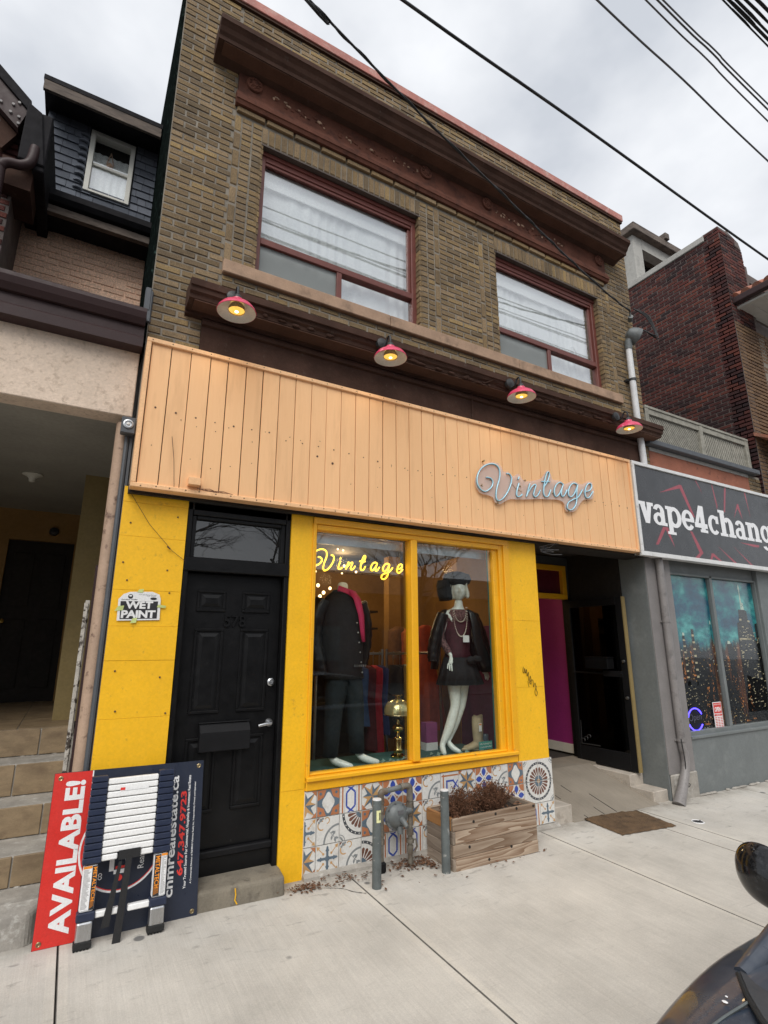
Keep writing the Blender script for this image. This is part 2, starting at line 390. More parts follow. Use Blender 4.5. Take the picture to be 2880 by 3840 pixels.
M['purple'] = mat('purple_wall', (.26, .02, .16), .6, .06, 3)
M['teal'] = mat('teal_paint', (.05, .25, .225), .6, .1)
M['teal_cloth'] = mat('teal_cloth', (.045, .12, .11), .9, .25, 7, .4, 30)
M['mannequin'] = mat('mannequin_gloss', (.82, .86, .81), .22, .06, 3, coat=.3)
M['leather'] = mat('black_leather', (.009, .009, .010), .34, .3, 9, .5, 18, spec=.35)
M['black_cloth'] = mat('black_cloth', (.010, .010, .012), .85, .3, 12, .2)
M['charcoal_cloth'] = mat('charcoal_cloth', (.011, .011, .013), .9, .3, 12, .2)
M['navy_cloth'] = mat('navy_cloth', (.010, .017, .022), .9, .25, 9, .2)
M['magenta'] = mat('magenta_shirt', (.50, .022, .095), .7, .12, 8, .2)
M['burgundy'] = mat('burgundy_velvet', (.055, .006, .014), .75, .4, 22, .3)
M['lace'] = mat('lace', (.20, .10, .10), .8, .3, 40, .5, dirt=((.03, .006, .01), .5, .55, 60))
M['pearl'] = mat('pearl', (.75, .66, .56), .25)
M['hair'] = mat('white_wig', (.70, .70, .62), .5, .1, 14, .5, 40, st=(1, 1, .2))
M['brass'] = mat('brass', (.62, .45, .17), .17, .1, 6, metal=1)
M['brass_dim'] = mat('antique_brass', (.38, .30, .17), .3, .2, 8, metal=1)
M['lampglass'] = mat('gold_lamp_shade', (.66, .58, .30), .16, .15, 5, metal=.7)
M['boot'] = mat('tan_suede', (.40, .32, .20), .8, .15, 9, .2)
M['paper'] = mat('white_paper', (.74, .74, .73), .6, .04)
M['ink'] = mat('black_ink', (.02, .02, .022), .6)
M['tape'] = mat('green_tape', (.52, .60, .22), .5, .2)
M['sign_red'] = mat('sign_red', (.62, .030, .022), .4, .06)
M['sign_redtext'] = mat('sign_red_print', (.72, .045, .035), .4)
M['sign_navy'] = mat('sign_navy', (.020, .026, .045), .35, .06)
M['sign_white'] = mat('sign_white', (.80, .80, .80), .4, .03)
M['ladder_rung'] = mat('ladder_rung_white', (.83, .83, .82), .35, .03, spec=.5)
M['ladder_navy'] = mat('ladder_navy_cap', (.018, .026, .055), .4, .1)
M['alu'] = mat('brushed_aluminium', (.55, .56, .57), .33, .1, 12, metal=1, st=(8, 8, .6))
M['rubber'] = mat('black_rubber', (.012, .012, .012), .8, .2, 20, .3)
M['strap'] = mat('black_webbing', (.012, .012, .013), .75, .1, 30, .3)
M['orange'] = mat('orange_print', (.80, .27, .02), .5)
M['wood_plank'] = woodmat('planter_plank', (.52, .42, .32), (.20, .125, .078), 'x', ring=.7)
M['wood_planky'] = woodmat('planter_side_plank', (.34, .28, .22), (.19, .145, .11), 'y')
M['wood_orange'] = woodmat('planter_orange_plank', (.47, .24, .085), (.28, .13, .05), 'y')
M['soil'] = mat('planter_soil', (.035, .025, .018), .95, .5, 20, .8, 50)
M['deadplant'] = mat('dried_flower', (.135, .062, .032), .9, .45, 30)
M['leaf_litter'] = mat('dead_leaf', (.13, .065, .035), .9, .5, 24)
M['coir'] = mat('coir_mat', (.135, .082, .042), .95, .35, 9, 1., 160, dirt=((.05, .03, .018), .6, .72, 7), grain=.4, bd=.012)
M['lattice'] = mat('weathered_lattice', (.30, .285, .24), .85, .25, 12, .2)
M['terracotta'] = mat('terracotta_paint', (.29, .105, .062), .85, .15, 4, .35, 40, dirt=((.11, .045, .03), .60, .70, 9))
M['flash_grey'] = mat('grey_flashing', (.075, .082, .092), .5, .12)
M['conc_white'] = mat('pale_render', (.40, .39, .36), .9, .25, 5, .6, 40, dirt=((.22, .21, .19), .5, .75, 5))
M['roof_clay'] = mat('clay_tile', (.36, .135, .08), .8, .25, 7, .3, dirt=((.20, .13, .10), .5, .8, 6))
M['soffit_white'] = mat('white_soffit', (.55, .54, .50), .6, .1)
M['vape_panel'] = mat('sign_charcoal', (.040, .042, .046), .3, .1, 2)
M['vape_red'] = mat('sign_dull_red', (.34, .055, .078), .35, .1)
M['vape_white'] = mat('sign_letters', (.84, .84, .85), .35, .02)
M['alu_white'] = mat('white_sign_frame', (.70, .70, .69), .4, .08, dirt=((.45, .44, .42), .6, .75, 8))
M['cable'] = mat('black_cable', (.012, .012, .013), .6)
M['cable_grey'] = mat('grey_cable', (.10, .10, .105), .6)
M['acrylic'] = glassmat('clear_acrylic', (.98, .93, .90), .8, .36, (.80, .70, .64), .05)
M['acrylic_clear'] = glassmat('thin_acrylic', (.95, .93, .92), .9, .03, (.6, .5, .45), .02)
M['neon_blue'] = mat('unlit_blue_neon', (.42, .72, .85), .25, .1, spec=.7)
M['neon_side'] = mat('neon_silicone_side', (.05, .16, .26), .4)
M['neon_yellow'] = emitmat('lit_yellow_neon', (1, .62, .04), 2.6)
M['neon_violet'] = emitmat('lit_violet_led', (.07, .05, 1), 4.0)
M['neon_off'] = mat('unlit_tube', (.10, .10, .14), .3)
M['warm_led'] = emitmat('warm_lamp_glow', (1, .68, .32), 4)
M['glass_up'] = glassmat('upstairs_glass', (.97, .98, .98), 4.6)
M['glass_screen'] = glassmat('insect_screen', (.70, .73, .72), .55, .42, (.42, .44, .43), .2)
M['glass_shop'] = glassmat('shop_glass', (.92, .94, .93), 1.3)
M['glass_print'] = glassmat('print_cover_glass', (.96, .97, .97), .35)
M['glass_dark'] = glassmat('dark_glass', (.22, .22, .23), 1.1)
M['transom_glass'] = glassmat('transom_glass', (.25, .26, .25), 1.8, .25, (.05, .05, .05))
M['car'] = mat('car_paint', (.026, .036, .056), .30, .12, 3, coat=.5, dirt=((.075, .082, .095), .30, .95, 16), spec=.5)
M['car_trim'] = mat('car_black_plastic', (.012, .012, .013), .42, .2, 9, .1, 60, spec=.35, dirt=((.05, .05, .052), .5, .8, 40))
M['mirror_gloss'] = mat('gloss_black_mirror_shell', (.010, .010, .011), .14, .2, 20, spec=.5, dirt=((.045, .045, .048), .52, .78, 60))
M['cowl'] = mat('cowl_plastic', (.045, .047, .052), .6, .2, 9, .1)
M['car_glass'] = glassmat('car_glass', (.10, .11, .12), 1.2)
M['chrome'] = mat('chrome', (.6, .6, .62), .12, .05, metal=1)
M['tyre'] = mat('tyre', (.014, .014, .015), .8)
M['asphalt'] = mat('asphalt', (.05, .05, .052), .9, .2, 3, .6, 90)
M['bark'] = mat('bark', (.06, .05, .042), .9, .3, 12)
M['t_white'] = mat('tile_white', (.66, .65, .62), .25, .06, 4, dirt=((.45, .40, .34), .58, .78, 5), spec=.5)
M['t_slate'] = mat('tile_slate', (.105, .145, .185), .3, .1)
M['t_orange'] = mat('tile_orange', (.42, .165, .075), .3, .1)
M['t_ochre'] = mat('tile_ochre', (.50, .29, .12), .3, .1)
M['t_blue'] = mat('tile_blue', (.04, .075, .35), .3, .1)
M['t_brown'] = mat('tile_brown', (.145, .062, .042), .3, .12)
M['t_grey'] = mat('tile_grey', (.22, .235, .24), .3, .1)
M['t_dark'] = mat('tile_dark', (.055, .06, .07), .3, .1)
M['grout'] = mat('grout', (.30, .28, .25), .9, .2)

def concrete_mat(name, base, streak=.07, stain=True):
    s = NT(name); v = s.pos(); vy = s.pos((30, 1.1, 10))
    a = s.mr(s.noise(v, 1.6, 8, .65), .3, .7, .82, 1.14); b = s.mr(s.noise(vy, 2.2, 5, .65), .28, .72, 1 - streak, 1 + streak)
    g = s.mr(s.noise(v, 120, 4, .7), .3, .7, .90, 1.10)
    t = s.math('MULTIPLY', s.math('MULTIPLY', a, b), g); k = s.n('ShaderNodeCombineColor')
    for i in range(3): s.l(t, k.inputs[i])
    col = s.mix(1., base, k.outputs[0], 'MULTIPLY')
    # wear: paler rubbed patches and dark drips near the shop fronts, small black gum spots anywhere
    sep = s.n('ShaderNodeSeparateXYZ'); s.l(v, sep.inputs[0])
    if stain:
        near = s.mr(sep.outputs[1], 3.2, 4.35, 0.0, 1.0)
        pale = s.math('MULTIPLY', s.mr(s.noise(v, 2.6, 7, .65), .46, .62, 0, 1), near)
        col = s.mix(s.math('MULTIPLY', pale, .55), col, (.56, .545, .51))
        vd = s.pos((5, 13, 5)); dk = s.math('MULTIPLY', s.mr(s.noise(vd, 1.5, 6, .6), .60, .70, 0, 1), s.mr(near, 0, 1, .12, 1))
        col = s.mix(s.math('MULTIPLY', dk, .6), col, (.13, .12, .11))
        vo = s.n('ShaderNodeTexVoronoi', _Scale=2.3); s.l(s.pos((1, 1, 0)), vo.inputs['Vector'])
        rnd = s.mr(vo.outputs['Color'], 0, 1, 0, 1); sp = s.mr(vo.outputs['Distance'], .060, .085, 1, 0)
        col = s.mix(s.math('MULTIPLY', sp, .85), col, (.11, .11, .11))
    if stain:
        v2 = s.n('ShaderNodeTexVoronoi', _Scale=.85); s.l(s.pos((1, 1.2, 0)), v2.inputs['Vector'])
        sp2 = s.mr(s.math('ADD', v2.outputs['Distance'], s.math('MULTIPLY', s.noise(v, 18, 4), .05)), .055, .085, 1, 0); col = s.mix(s.math('MULTIPLY', sp2, .75), col, (.15, .145, .14))
        shade_grime = s.math('MULTIPLY', s.mr(sep.outputs[1], 4.08, 4.33, 0, 1), s.mr(s.noise(v, 5, 7, .7), .36, .60, .15, 1)); col = s.mix(s.math('MULTIPLY', shade_grime, .62), col, (.15, .125, .10))  # dirt along the wall foot, also painting in contact shade there
        scr = s.mr(s.noise(s.pos((3, 60, 3)), 1.0, 6, .75), .62, .70, 0, .45); col = s.mix(scr, col, (.27, .25, .23))
    bm = s.math('ADD', s.math('MULTIPLY', s.noise(vy, 3, 4), .7), s.math('MULTIPLY', s.noise(v, 130, 4, .7), .5))
    s.bsdf(col, .88, 0, .25, bm, .35, .006); return s.m
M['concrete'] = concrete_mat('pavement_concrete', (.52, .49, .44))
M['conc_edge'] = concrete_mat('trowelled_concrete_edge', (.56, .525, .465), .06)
M['joint'] = mat('dirty_joint', (.15, .14, .125), .95, .3, 14)
M['ramp'] = concrete_mat('ramp_concrete', (.27, .235, .19), .08, False)
M['ramp_pale'] = mat('pale_cut_stone', (.46, .41, .35), .85, .15, 5, .4, 60, dirt=((.26, .22, .18), .55, .75, 7))

# night skyline print on the vape shop glass: flat print, colour only
s = NT('skyline_print'); v = s.pos(); sep = s.n('ShaderNodeSeparateXYZ'); s.l(v, sep.inputs[0])
cl = s.noise(s.pos((1.4, 1, 2.6)), 1.7, 7, .62)
skyc = s.ramp(cl, [(.30, (.004, .03, .075)), (.45, (.006, .085, .15)), (.56, (.012, .20, .22)), (.68, (.10, .46, .44))])
vv = s.n('ShaderNodeTexVoronoi', _Scale=13.0); s.l(s.pos((1.3, 1, 2.2)), vv.inputs['Vector'])
big = s.noise(s.pos((3.2, 1, .9)), 1.6, 4)
lit = s.math('MULTIPLY', s.mr(vv.outputs['Distance'], .10, .26, 1, 0), s.mr(big, .38, .54, 0, 1))
vsep = s.n('ShaderNodeSeparateColor'); s.l(vv.outputs['Color'], vsep.inputs[0])
litc = s.ramp(vsep.outputs[0], [(.0, (.75, .45, .12)), (.5, (.45, .26, .09)), (.8, (.80, .66, .40)), (1., (.70, .78, .78))])
glow = s.mr(s.noise(s.pos((4.5, 1, .8)), 1.4, 5), .52, .66, 0, .5)
base = s.mix(glow, (.006, .007, .009), (.26, .085, .03))
city = s.mix(s.math('MULTIPLY', lit, s.mr(vsep.outputs[1], .35, .5, 0, 1)), base, litc)
edge = s.math('ADD', sep.outputs[2], s.math('MULTIPLY', s.noise(s.pos((6, 1, 0)), 1.2, 3), -.5))
f = s.mr(edge, 1.42, 1.52, 0, 1)
s.bsdf(s.mix(f, city, skyc), .22, 0, .5); M['skyline'] = s.m
M['tower'] = mat('print_tower', (.008, .009, .011), .22, .3)
M['tower_lit'] = mat('print_lit_windows', (.50, .42, .26), .25, .4, 30)
M['street_print'] = mat('print_street_glow', (.60, .22, .06), .25, .6, 26)
M['spire'] = mat('print_pale_spire', (.50, .60, .50), .25, .2)

# ------------------------------------------------------------------ ground
rd = MB(); rd.box(-60, 80, -9, 1.2, -.5, -.225); road = tag(rd.build('road', M['asphalt']), kind='structure')
b = MB(); b.box(-60, 80, -60, -9, -.5, -.2); tag(b.build('far_ground', M['asphalt']), kind='structure')
kb = MB(); kb.hexa([(-60, 1.2, -.5), (80, 1.2, -.5), (80, 1.36, -.5), (-60, 1.36, -.5)], [(-60, 1.2, -.085), (80, 1.2, -.085), (80, 1.36, -.08), (-60, 1.36, -.08)])
tag(kb.build('kerb', M['cement'], bevel=.015), kind='structure')
b = MB(); b.box(-60, 80, 1.36, 40, -1.2, -.62); sidewalk = tag(b.build('sidewalk', M['cement_dk']), kind='structure')
XJ = [-9.9, -7.9, -5.9, -3.9, -1.9, .154, 2.11, 4.212, 5.43, 5.74, 7.8, 9.8, 11.8, 13.8, 16, 18.2, 20.4, 23, 26]
for x0, x1 in zip(XJ, XJ[1:]):
    m = MB(); thin = abs(x0 - 5.43) < .01
    for (ya, yb, tl) in ((1.36, 7.0 if x1 < .2 else 4.6, True),):
        g, e = .0028, .05
        zt = lambda x, y: zg(x, y) if y < 4.6 else zg(x, 4.6)
        o = [(x0 + g, ya), (x1 - g, ya), (x1 - g, yb), (x0 + g, yb)]
        c = .004; i1 = [(x0 + g + c, ya + c), (x1 - g - c, ya + c), (x1 - g - c, yb - c), (x0 + g + c, yb - c)]
        ee = 0.02 if thin else e
        i2 = [(x0 + g + ee, ya + e), (x1 - g - (0.02 if abs(x1 - 5.43) < .01 else e), ya + e), (x1 - g - (0.02 if abs(x1 - 5.43) < .01 else e), yb - e), (x0 + g + ee, yb - e)]
        vs = [(x, y, zg(x, y) - .5) for x, y in o] + [(x, y, zg(x, y) - .006) for x, y in o] + [(x, y, zg(x, y)) for x, y in i1] + [(x, y, zg(x, y)) for x, y in i2]
        fs = []; mi = []
        for k in range(4):
            j = (k + 1) % 4
            m.add([vs[k], vs[j], vs[4 + j], vs[4 + k]], [(0, 1, 2, 3)], 2); m.add([vs[4 + k], vs[4 + j], vs[8 + j], vs[8 + k]], [(0, 1, 2, 3)], 2)
            m.add([vs[8 + k], vs[8 + j], vs[12 + j], vs[12 + k]], [(0, 1, 2, 3)], 1)
        m.add(vs[12:16], [(0, 1, 2, 3)], 0)
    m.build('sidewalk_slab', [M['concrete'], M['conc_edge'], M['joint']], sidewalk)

def crack(pts, w):
    m = MB(); p = [Vector((x + random.uniform(-.008, .008), y + random.uniform(-.008, .008), 0)) for x, y in pts]; sp_ = smooth_path(p, 5)
    for a, c in zip(sp_, sp_[1:]):
        d = (c - a).normalized(); n = Vector((-d.y, d.x, 0)) * w * random.uniform(.4, 1.2)
        m.add([(q.x, q.y, zg(q.x, q.y) + .0025) for q in (a - n, a + n, c + n, c - n)], [(0, 1, 2, 3)])
    m.build('pavement_crack', M['joint'], sidewalk)
crack([(1.72, 4.22), (1.95, 4.10), (2.02, 4.00), (2.10, 3.93)], .005)
# ------------------------------------------------------------------ the yellow-fronted shop building
shop = thing('shop_building', 'two-storey tan brick shop building with yellow painted ground floor and red-brown cornices', 'building', (3.5, 4.35, 0))
W1, W2 = (1.08, 2.955), (4.10, 6.03); WZ = (5.12, 6.60)
holes = [(W1[0], W1[1], *WZ), (W2[0], W2[1], *WZ)]
b = MB(); grid_wall(b, .245, 6.80, 2.9, 8.22, holes, 4.3575, 4.60)
b.box(.245, .50, 4.60, 12, -.3, 8.15); b.box(6.55, 6.80, 4.60, 12, 3.2, 8.15); b.box(.50, 6.55, 11.8, 12, -.3, 8.15)
b.build('wall', M['mortar'], shop)
b = MB(); b.box(.5, 6.55, 4.60, 11.8, 8.0, 8.15); b.build('roof', M['dark_board'], shop)
b = MB(); b.box(.5, 6.55, 4.60, 11.8, 3.02, 3.25); b.build('upper_floor', M['interior_dark'], shop)
b = MB(); b.box(.5, 6.55, 5.6, 5.7, 3.25, 8.0); b.build('upstairs_partition', M['plaster'], shop)
# brickwork
bl = bond(.25, .797, 4.16, 8.21); bl += bond(6.292, 6.795, 4.16, 8.21, start=1)
bl += bond(.80, 6.285, 7.56, 8.21, start=1)
bl += bond(.80, 6.285, 4.66, 4.985, start=1)
bl += bond(3.238, 3.832, 5.125, 6.835)
def stack(x0, x1, z0, z1, H=.0675): return [((x0 + x1) / 2 + random.uniform(-.003, .003), z0 + H * (i + .5), x1 - x0 - .011, H - .012) for i in range(int((z1 - z0) / H))]
for x0, x1 in ((.868, .972), (.976, 1.078), (2.96, 3.06), (3.064, 3.16), (3.905, 4.0), (4.004, 4.096), (6.034, 6.126), (6.13, 6.216)): bl += stack(x0, x1, 5.125, 6.85)
for x0, x1 in ((.797, .864), (3.166, 3.232), (3.836, 3.902), (6.22, 6.286)):
    z = 5.125
    while z < 6.80: bl.append(((x0 + x1) / 2, z + .105, .060, .20)); z += .2125
for x0, x1 in (W1, W2):
    n = int((x1 - x0 + .02) / .0675); w = (x1 - x0 + .02) / n
    bl += [(x0 - .01 + w * (i + .5), 6.71, w - .012, .205) for i in range(n)]
lay_bricks(shop, [q for q in bl if not (6.83 < q[1] < 7.5 and .80 < q[0] < 6.285)], M['brick'], 'brick', 300, p0=4.35, proud=.0)
ba = [(x + .15, 6.865, .285, .055) for x in [.80 + .30 * i for i in range(18)]]
lay_bricks(shop, ba, M['brick'], 'brick', 18, p0=4.335)
# returns of the window reveals
rb = MB()
for x, s in ((W1[0], 1), (W1[1], -1), (W2[0], 1), (W2[1], -1)):
    z = WZ[0]; i = 0
    while z < WZ[1] - .03:
        d = random.uniform(.006, .016)
        rb.box(min(x - s * .03, x + s * d), max(x - s * .03, x + s * d), 4.353, 4.445, z + .006, z + .0615); z += .0675; i += 1
rb.build('reveal_bricks', M['brick'], shop, kind='stuff')
# sills, lintels
for x0, x1 in ((.795, 2.54), (2.544, 4.36), (4.364, 6.30)):
    b = MB(); b.box(x0, x1, 4.305, 4.47, 4.985, 5.118); b.build('sill_stone', M['stone'], shop, bevel=.008)
for x0, x1 in (W1, W2):
    b = MB(); b.box(x0 - .02, x1 + .02, 4.352, 4.45, 6.588, 6.602); b.box(x0, x1, 4.347, 4.353, 6.583, 6.602); b.build('lintel', M['lintel'], shop)

def upstairs_window(x0, x1):
    z0, z1 = WZ[0], WZ[1] - .015; Y = 4.425; f = .065
    m = MB(); zt = 5.545
    for a, bb, c, d in ((x0, x0 + f, z0, z1), (x1 - f, x1, z0, z1), (x0 + f, x1 - f, z1 - .10, z1), (x0 + f, x1 - f, z0, z0 + .03), (x0 + f, x1 - f, zt - .035, zt + .035)):
        m.box(a, bb, Y, Y + .09, c, d)
    m.box(x0, x1, Y - .016, Y, z1 - .045, z1); m.box(x0 + f, x1 - f, Y + .012, Y + .03, z1 - .135, z1 - .10)
    m.box(x1 - f - .035, x1 - f, Y + .03, Y + .07, zt + .035, z1 - .10)
    xm = x0 + f + (x1 - x0 - 2 * f) * .485
    m.box(xm - .028, xm + .028, Y + .004, Y + .07, z0 + .03, zt - .035)
    w = m.build('window', M['winframe'], shop, bevel=.004)
    p = MB(); p.box(x0 + f, x1 - f, Y + .05, Y + .055, zt + .035, z1 - .10); p.build('pane', M['glass_up'], w)
    p = MB(); p.box(xm + .028, x1 - f, Y + .045, Y + .05, z0 + .03, zt - .035); p.build('pane', M['glass_up'], w)
    p = MB(); p.box(x0 + f, xm - .028, Y + .03, Y + .033, z0 + .03, zt - .035); p.build('insect_screen', M['glass_screen'], w)
    # gathered sheer curtain hanging close behind the glass
    c = MB(); xs = [x0 - .02 + (x1 - x0 + .04) * i / 220 for i in range(221)]
    r = []
    for zz, k in ((z0 - .05, .62), (z0 + .7, .55), (z1 + .02, .35)):
        r.append([(x, Y + .15 + k * .016 * (math.sin(x * 46 + 3 * math.sin(x * 6 + x0)) + .7 * math.sin(x * 23 + x0 * 3)) + .012 * math.sin(x * 7), zz) for x in xs])
    c.loft(r, 0, False, False); c.build('curtain', M['curtain'], w, smooth=True)
    c = MB(); c.box(x0 + f, x1 - f, Y + .10, Y + .115, z1 - .30, z1 - .09); c.build('roller_blind', M['curtain'], w)
    return w
upstairs_window(*W1); w2 = upstairs_window(*W2)
# pale ring hung inside the second window
m = MB(); m.tube([(5.62 + .085 * math.cos(2 * PI * i / 24), 4.53, 5.66 + .115 * math.sin(2 * PI * i / 24)) for i in range(25)], .016, 6); m.build('hanging_ring', M['curtain'], w2, smooth=True)

# upper frieze and cornice (profiles run along x)
def run(mb, prof, x0, x1, mi=0): mb.ext(prof, 'yz', x0, x1, mi)
b = MB(); run(b, [(4.352, 6.90), (4.30, 6.90), (4.285, 6.935), (4.275, 6.94), (4.275, 6.985), (4.29, 7.0), (4.30, 7.03), (4.305, 7.055), (4.352, 7.06)], .785, 6.255)
b.build('frieze_moulding', M['trim_red'], shop)
b = MB(); run(b, [(4.352, 7.06), (4.322, 7.06), (4.322, 7.34), (4.352, 7.34)], .80, 6.24); b.build('frieze', M['trim_red'], shop)
b = MB(); run(b, [(4.352, 7.30), (4.23, 7.335), (4.12, 7.335), (4.115, 7.375), (4.09, 7.40), (4.07, 7.44), (4.045, 7.465), (4.03, 7.475), (4.03, 7.53), (4.05, 7.545), (4.352, 7.56)], .545, 6.49)
b.build('upper_cornice', [M['trim_brown']], shop)
b = MB(); b.box(.60, 6.43, 4.13, 4.34, 7.326, 7.334); b.build('cornice_soffit', M['trim_soffit'], shop)
for x in (.955, 3.035, 3.985, 6.10):
    r = MB(); r.lathe([(0.001, 4.288), (.03, 4.285), (.038, 4.296), (.05, 4.30), (.066, 4.292), (.082, 4.30), (.088, 4.322)], (x, 0, 7.225), 20, 0, 'y')
    for k in range(8): r.ball((x + .052 * math.cos(k * PI / 4), 4.294, 7.225 + .052 * math.sin(k * PI / 4)), .014, .010, .014, 6, 4)
    r.build('rosette', M['trim_red'], shop, smooth=True)
pm = MB()
for a, bb in ((1.12, 2.93), (4.12, 5.4)):
    for i in range(70):
        t = random.random(); x = a + (bb - a) * t; z = 7.20 + .05 * math.sin(t * PI) * -1 + random.gauss(0, .022); r = random.uniform(.006, .02)
        pm.ball((x, 4.320, z), r * random.uniform(.8, 2), .010, r * random.uniform(.6, 1.3), 5, 4, random.choice((0, 0, 1)))
pm.build('plaster_garland_remains', [M['trim_red'], M['stone']], shop, kind='stuff')
# parapet cap
b = MB(); b.box(.235, 6.82, 4.31, 4.66, 8.235, 8.35); b.build('parapet_cap', M['cap'], shop, bevel=.006)
b = MB(); b.box(.245, 6.81, 4.325, 4.40, 8.205, 8.233); b.build('cap_shadow_strip', M['trim_brown'], shop)  # dark strip painted in as the shadow edge under the cap
# lower cornice and frieze behind the board sign
b = MB(); run(b, [(4.352, 4.46), (4.31, 4.47), (4.305, 4.495), (4.255, 4.50), (4.13, 4.51), (4.125, 4.545), (4.10, 4.56), (4.095, 4.60), (4.08, 4.605), (4.08, 4.665), (4.11, 4.675), (4.352, 4.70)], .515, 6.78)
b.build('lower_cornice', M['trim_brown'], shop)
b = MB(); b.box(.56, 6.74, 4.135, 4.30, 4.497, 4.505); b.build('cornice_soffit', M['trim_soffit'], shop)
b = MB(); b.box(.66, 6.62, 4.325, 4.352, 3.9, 4.46); run(b, [(4.325, 4.39), (4.30, 4.40), (4.295, 4.43), (4.31, 4.458), (4.325, 4.458)], .66, 6.62); b.build('lower_frieze', M['trim_brown'], shop)
b = MB()
for i in range(60):
    x = random.uniform(.9, 6.4); z = 4.525 + random.gauss(0, .012); b.ball((x, 4.118, z), random.uniform(.015, .06), .012, random.uniform(.008, .018), 6, 4)
b.build('flaking_paint', M['trim_brown'], shop, kind='stuff')
b = MB(); b.tube([(.9, 4.075, 4.60), (2.25, 4.072, 4.595), (2.4, 4.07, 4.60), (3.9, 4.07, 4.592), (4.1, 4.072, 4.60), (5.75, 4.07, 4.596)], .009, 6)
b.tube([(3.75, 4.08, 4.585), (3.62, 4.12, 4.52), (3.60, 4.31, 4.50), (3.59, 4.31, 4.12)], .009, 6)
b.build('lamp_cable', M['trim_brown'], shop, smooth=True)

# ground floor: yellow piers of painted boards
def pier(x0, x1, cuts, y0=4.348, y1=4.6):
    for a, c in zip(cuts, cuts[1:]):
        m = MB(); m.box(x0, x1, y0 + random.uniform(-.0012, .0012), y1, a + .0006, c - .0006); m.build('pier_panel', M['yellow'], shop, bevel=.0008)
pier(.222, .692, [-.02, .52, .86, 1.23, 1.62, 1.86, 2.12, 2.52, 2.78, 2.9])
pier(1.556, 1.757, [-.02, .62, 2.9]); pier(4.03, 4.447, [.598, 1.30, 1.98, 2.9])
b = MB(); b.box(.245, 6.45, 4.30, 4.62, 2.84, 2.905); b.box(.245, 4.44, 4.36, 4.62, 2.78, 2.85); b.build('shopfront_head', M['dark_gap'], shop)
ng = MB()
for x, z in ((.29, 2.62), (.62, 2.70), (.27, 2.32), (.58, 2.28), (.30, 1.55), (.60, 1.50), (.33, 1.28), (.66, 1.25), (.31, 2.19), (.61, 2.11)): ng.lathe([(.001, 4.342), (.006, 4.343), (.007, 4.349)], (x, 0, z), 8, 0, 'y')
ng.build('pier_nails', M['nail'], shop, kind='stuff')
# loose thin cord across the left pier
b = MB(); b.tube([(.27, 4.335, 2.84), (.42, 4.335, 2.62), (.60, 4.335, 2.43), (.70, 4.34, 2.36)], .0018, 4); b.tube([(.56, 4.33, 2.46), (.585, 4.33, 2.44)], .005, 4); b.build('loose_cord', M['nail'], shop)
# pen scrawl on the right pier
sc = smooth_path([(4.16, 4.343, 1.505), (4.148, 4.343, 1.46), (4.165, 4.343, 1.445), (4.175, 4.343, 1.49), (4.185, 4.343, 1.44), (4.20, 4.343, 1.48), (4.205, 4.343, 1.41), (4.225, 4.343, 1.45), (4.225, 4.343, 1.36), (4.25, 4.343, 1.41), (4.255, 4.343, 1.33), (4.235, 4.343, 1.35), (4.28, 4.343, 1.37), (4.285, 4.343, 1.30), (4.31, 4.343, 1.34), (4.32, 4.343, 1.28), (4.335, 4.343, 1.24), (4.315, 4.343, 1.21), (4.30, 4.343, 1.25), (4.33, 4.343, 1.31)], 4)
b = MB(); b.tube(sc, .0028, 4); b.tube([(4.21, 4.343, 1.36), (4.222, 4.343, 1.30)], .0025, 4); b.build('scrawled_tag', M['black_matte'], shop)

# front door, number 578
dy = 4.43
b = MB()
for q in ((.694, .735, 4.36, 4.47, .10, 2.84), (1.515, 1.556, 4.36, 4.47, .10, 2.84), (.735, 1.515, 4.36, 4.47, 2.74, 2.84), (.70, 1.55, 4.345, 4.47, 2.29, 2.40)): b.box(*q)
b.box(.735, .77, 4.38, 4.45, 2.40, 2.74); b.box(1.48, 1.515, 4.38, 4.45, 2.40, 2.74); b.box(.77, 1.48, 4.38, 4.45, 2.71, 2.74)
fd = b.build('door_frame', M['black'], shop, bevel=.006)
b = MB(); b.box(.77, 1.48, 4.415, 4.42, 2.40, 2.71); b.build('transom_pane', M['transom_glass'], shop)
b = MB(); b.box(.70, 1.55, 4.47, 4.52, .1, 2.84); b.build('door_backing', M['dark_gap'], shop)
b = MB(); b.box(.737, 1.513, dy, dy + .03, .285, 2.285); door = b.build('front_door', M['black'], shop, bevel=.003)
def sunk(x0, x1, z0, z1):
    m = MB(); w = .022; Y = dy
    m.box(x0, x1, Y - .012, Y, z1 - w, z1); m.box(x0, x1, Y - .014, Y, z0, z0 + w); m.box(x0, x0 + w, Y - .012, Y, z0 + w, z1 - w); m.box(x1 - w, x1, Y - .012, Y, z0 + w, z1 - w)
    a = [(x0 + w + .012, Y, z0 + w + .012), (x1 - w - .012, Y, z0 + w + .012), (x1 - w - .012, Y, z1 - w - .012), (x0 + w + .012, Y, z1 - w - .012)]
    i = .03; t = [(a[0][0] + i, Y - .012, a[0][2] + i), (a[1][0] - i, Y - .012, a[1][2] + i), (a[2][0] - i, Y - .012, a[2][2] - i), (a[3][0] + i, Y - .012, a[3][2] - i)]
    m.hexa(a, t); return m.build('door_panel', M['black'], door, bevel=.004)
for q in ((.83, 1.055, 1.985, 2.155), (1.19, 1.42, 1.985, 2.155), (.83, 1.055, 1.22, 1.855), (1.19, 1.42, 1.22, 1.855), (.83, 1.055, .53, 1.05), (1.19, 1.42, .53, 1.05)): sunk(*q)
b = MB(); put_text(b, '578', (1.05, dy - .001, 1.868), (.175, 0, 0), (0, 0, .095), 0, .012, 1.0, .014); b.build('house_number', M['black'], door)
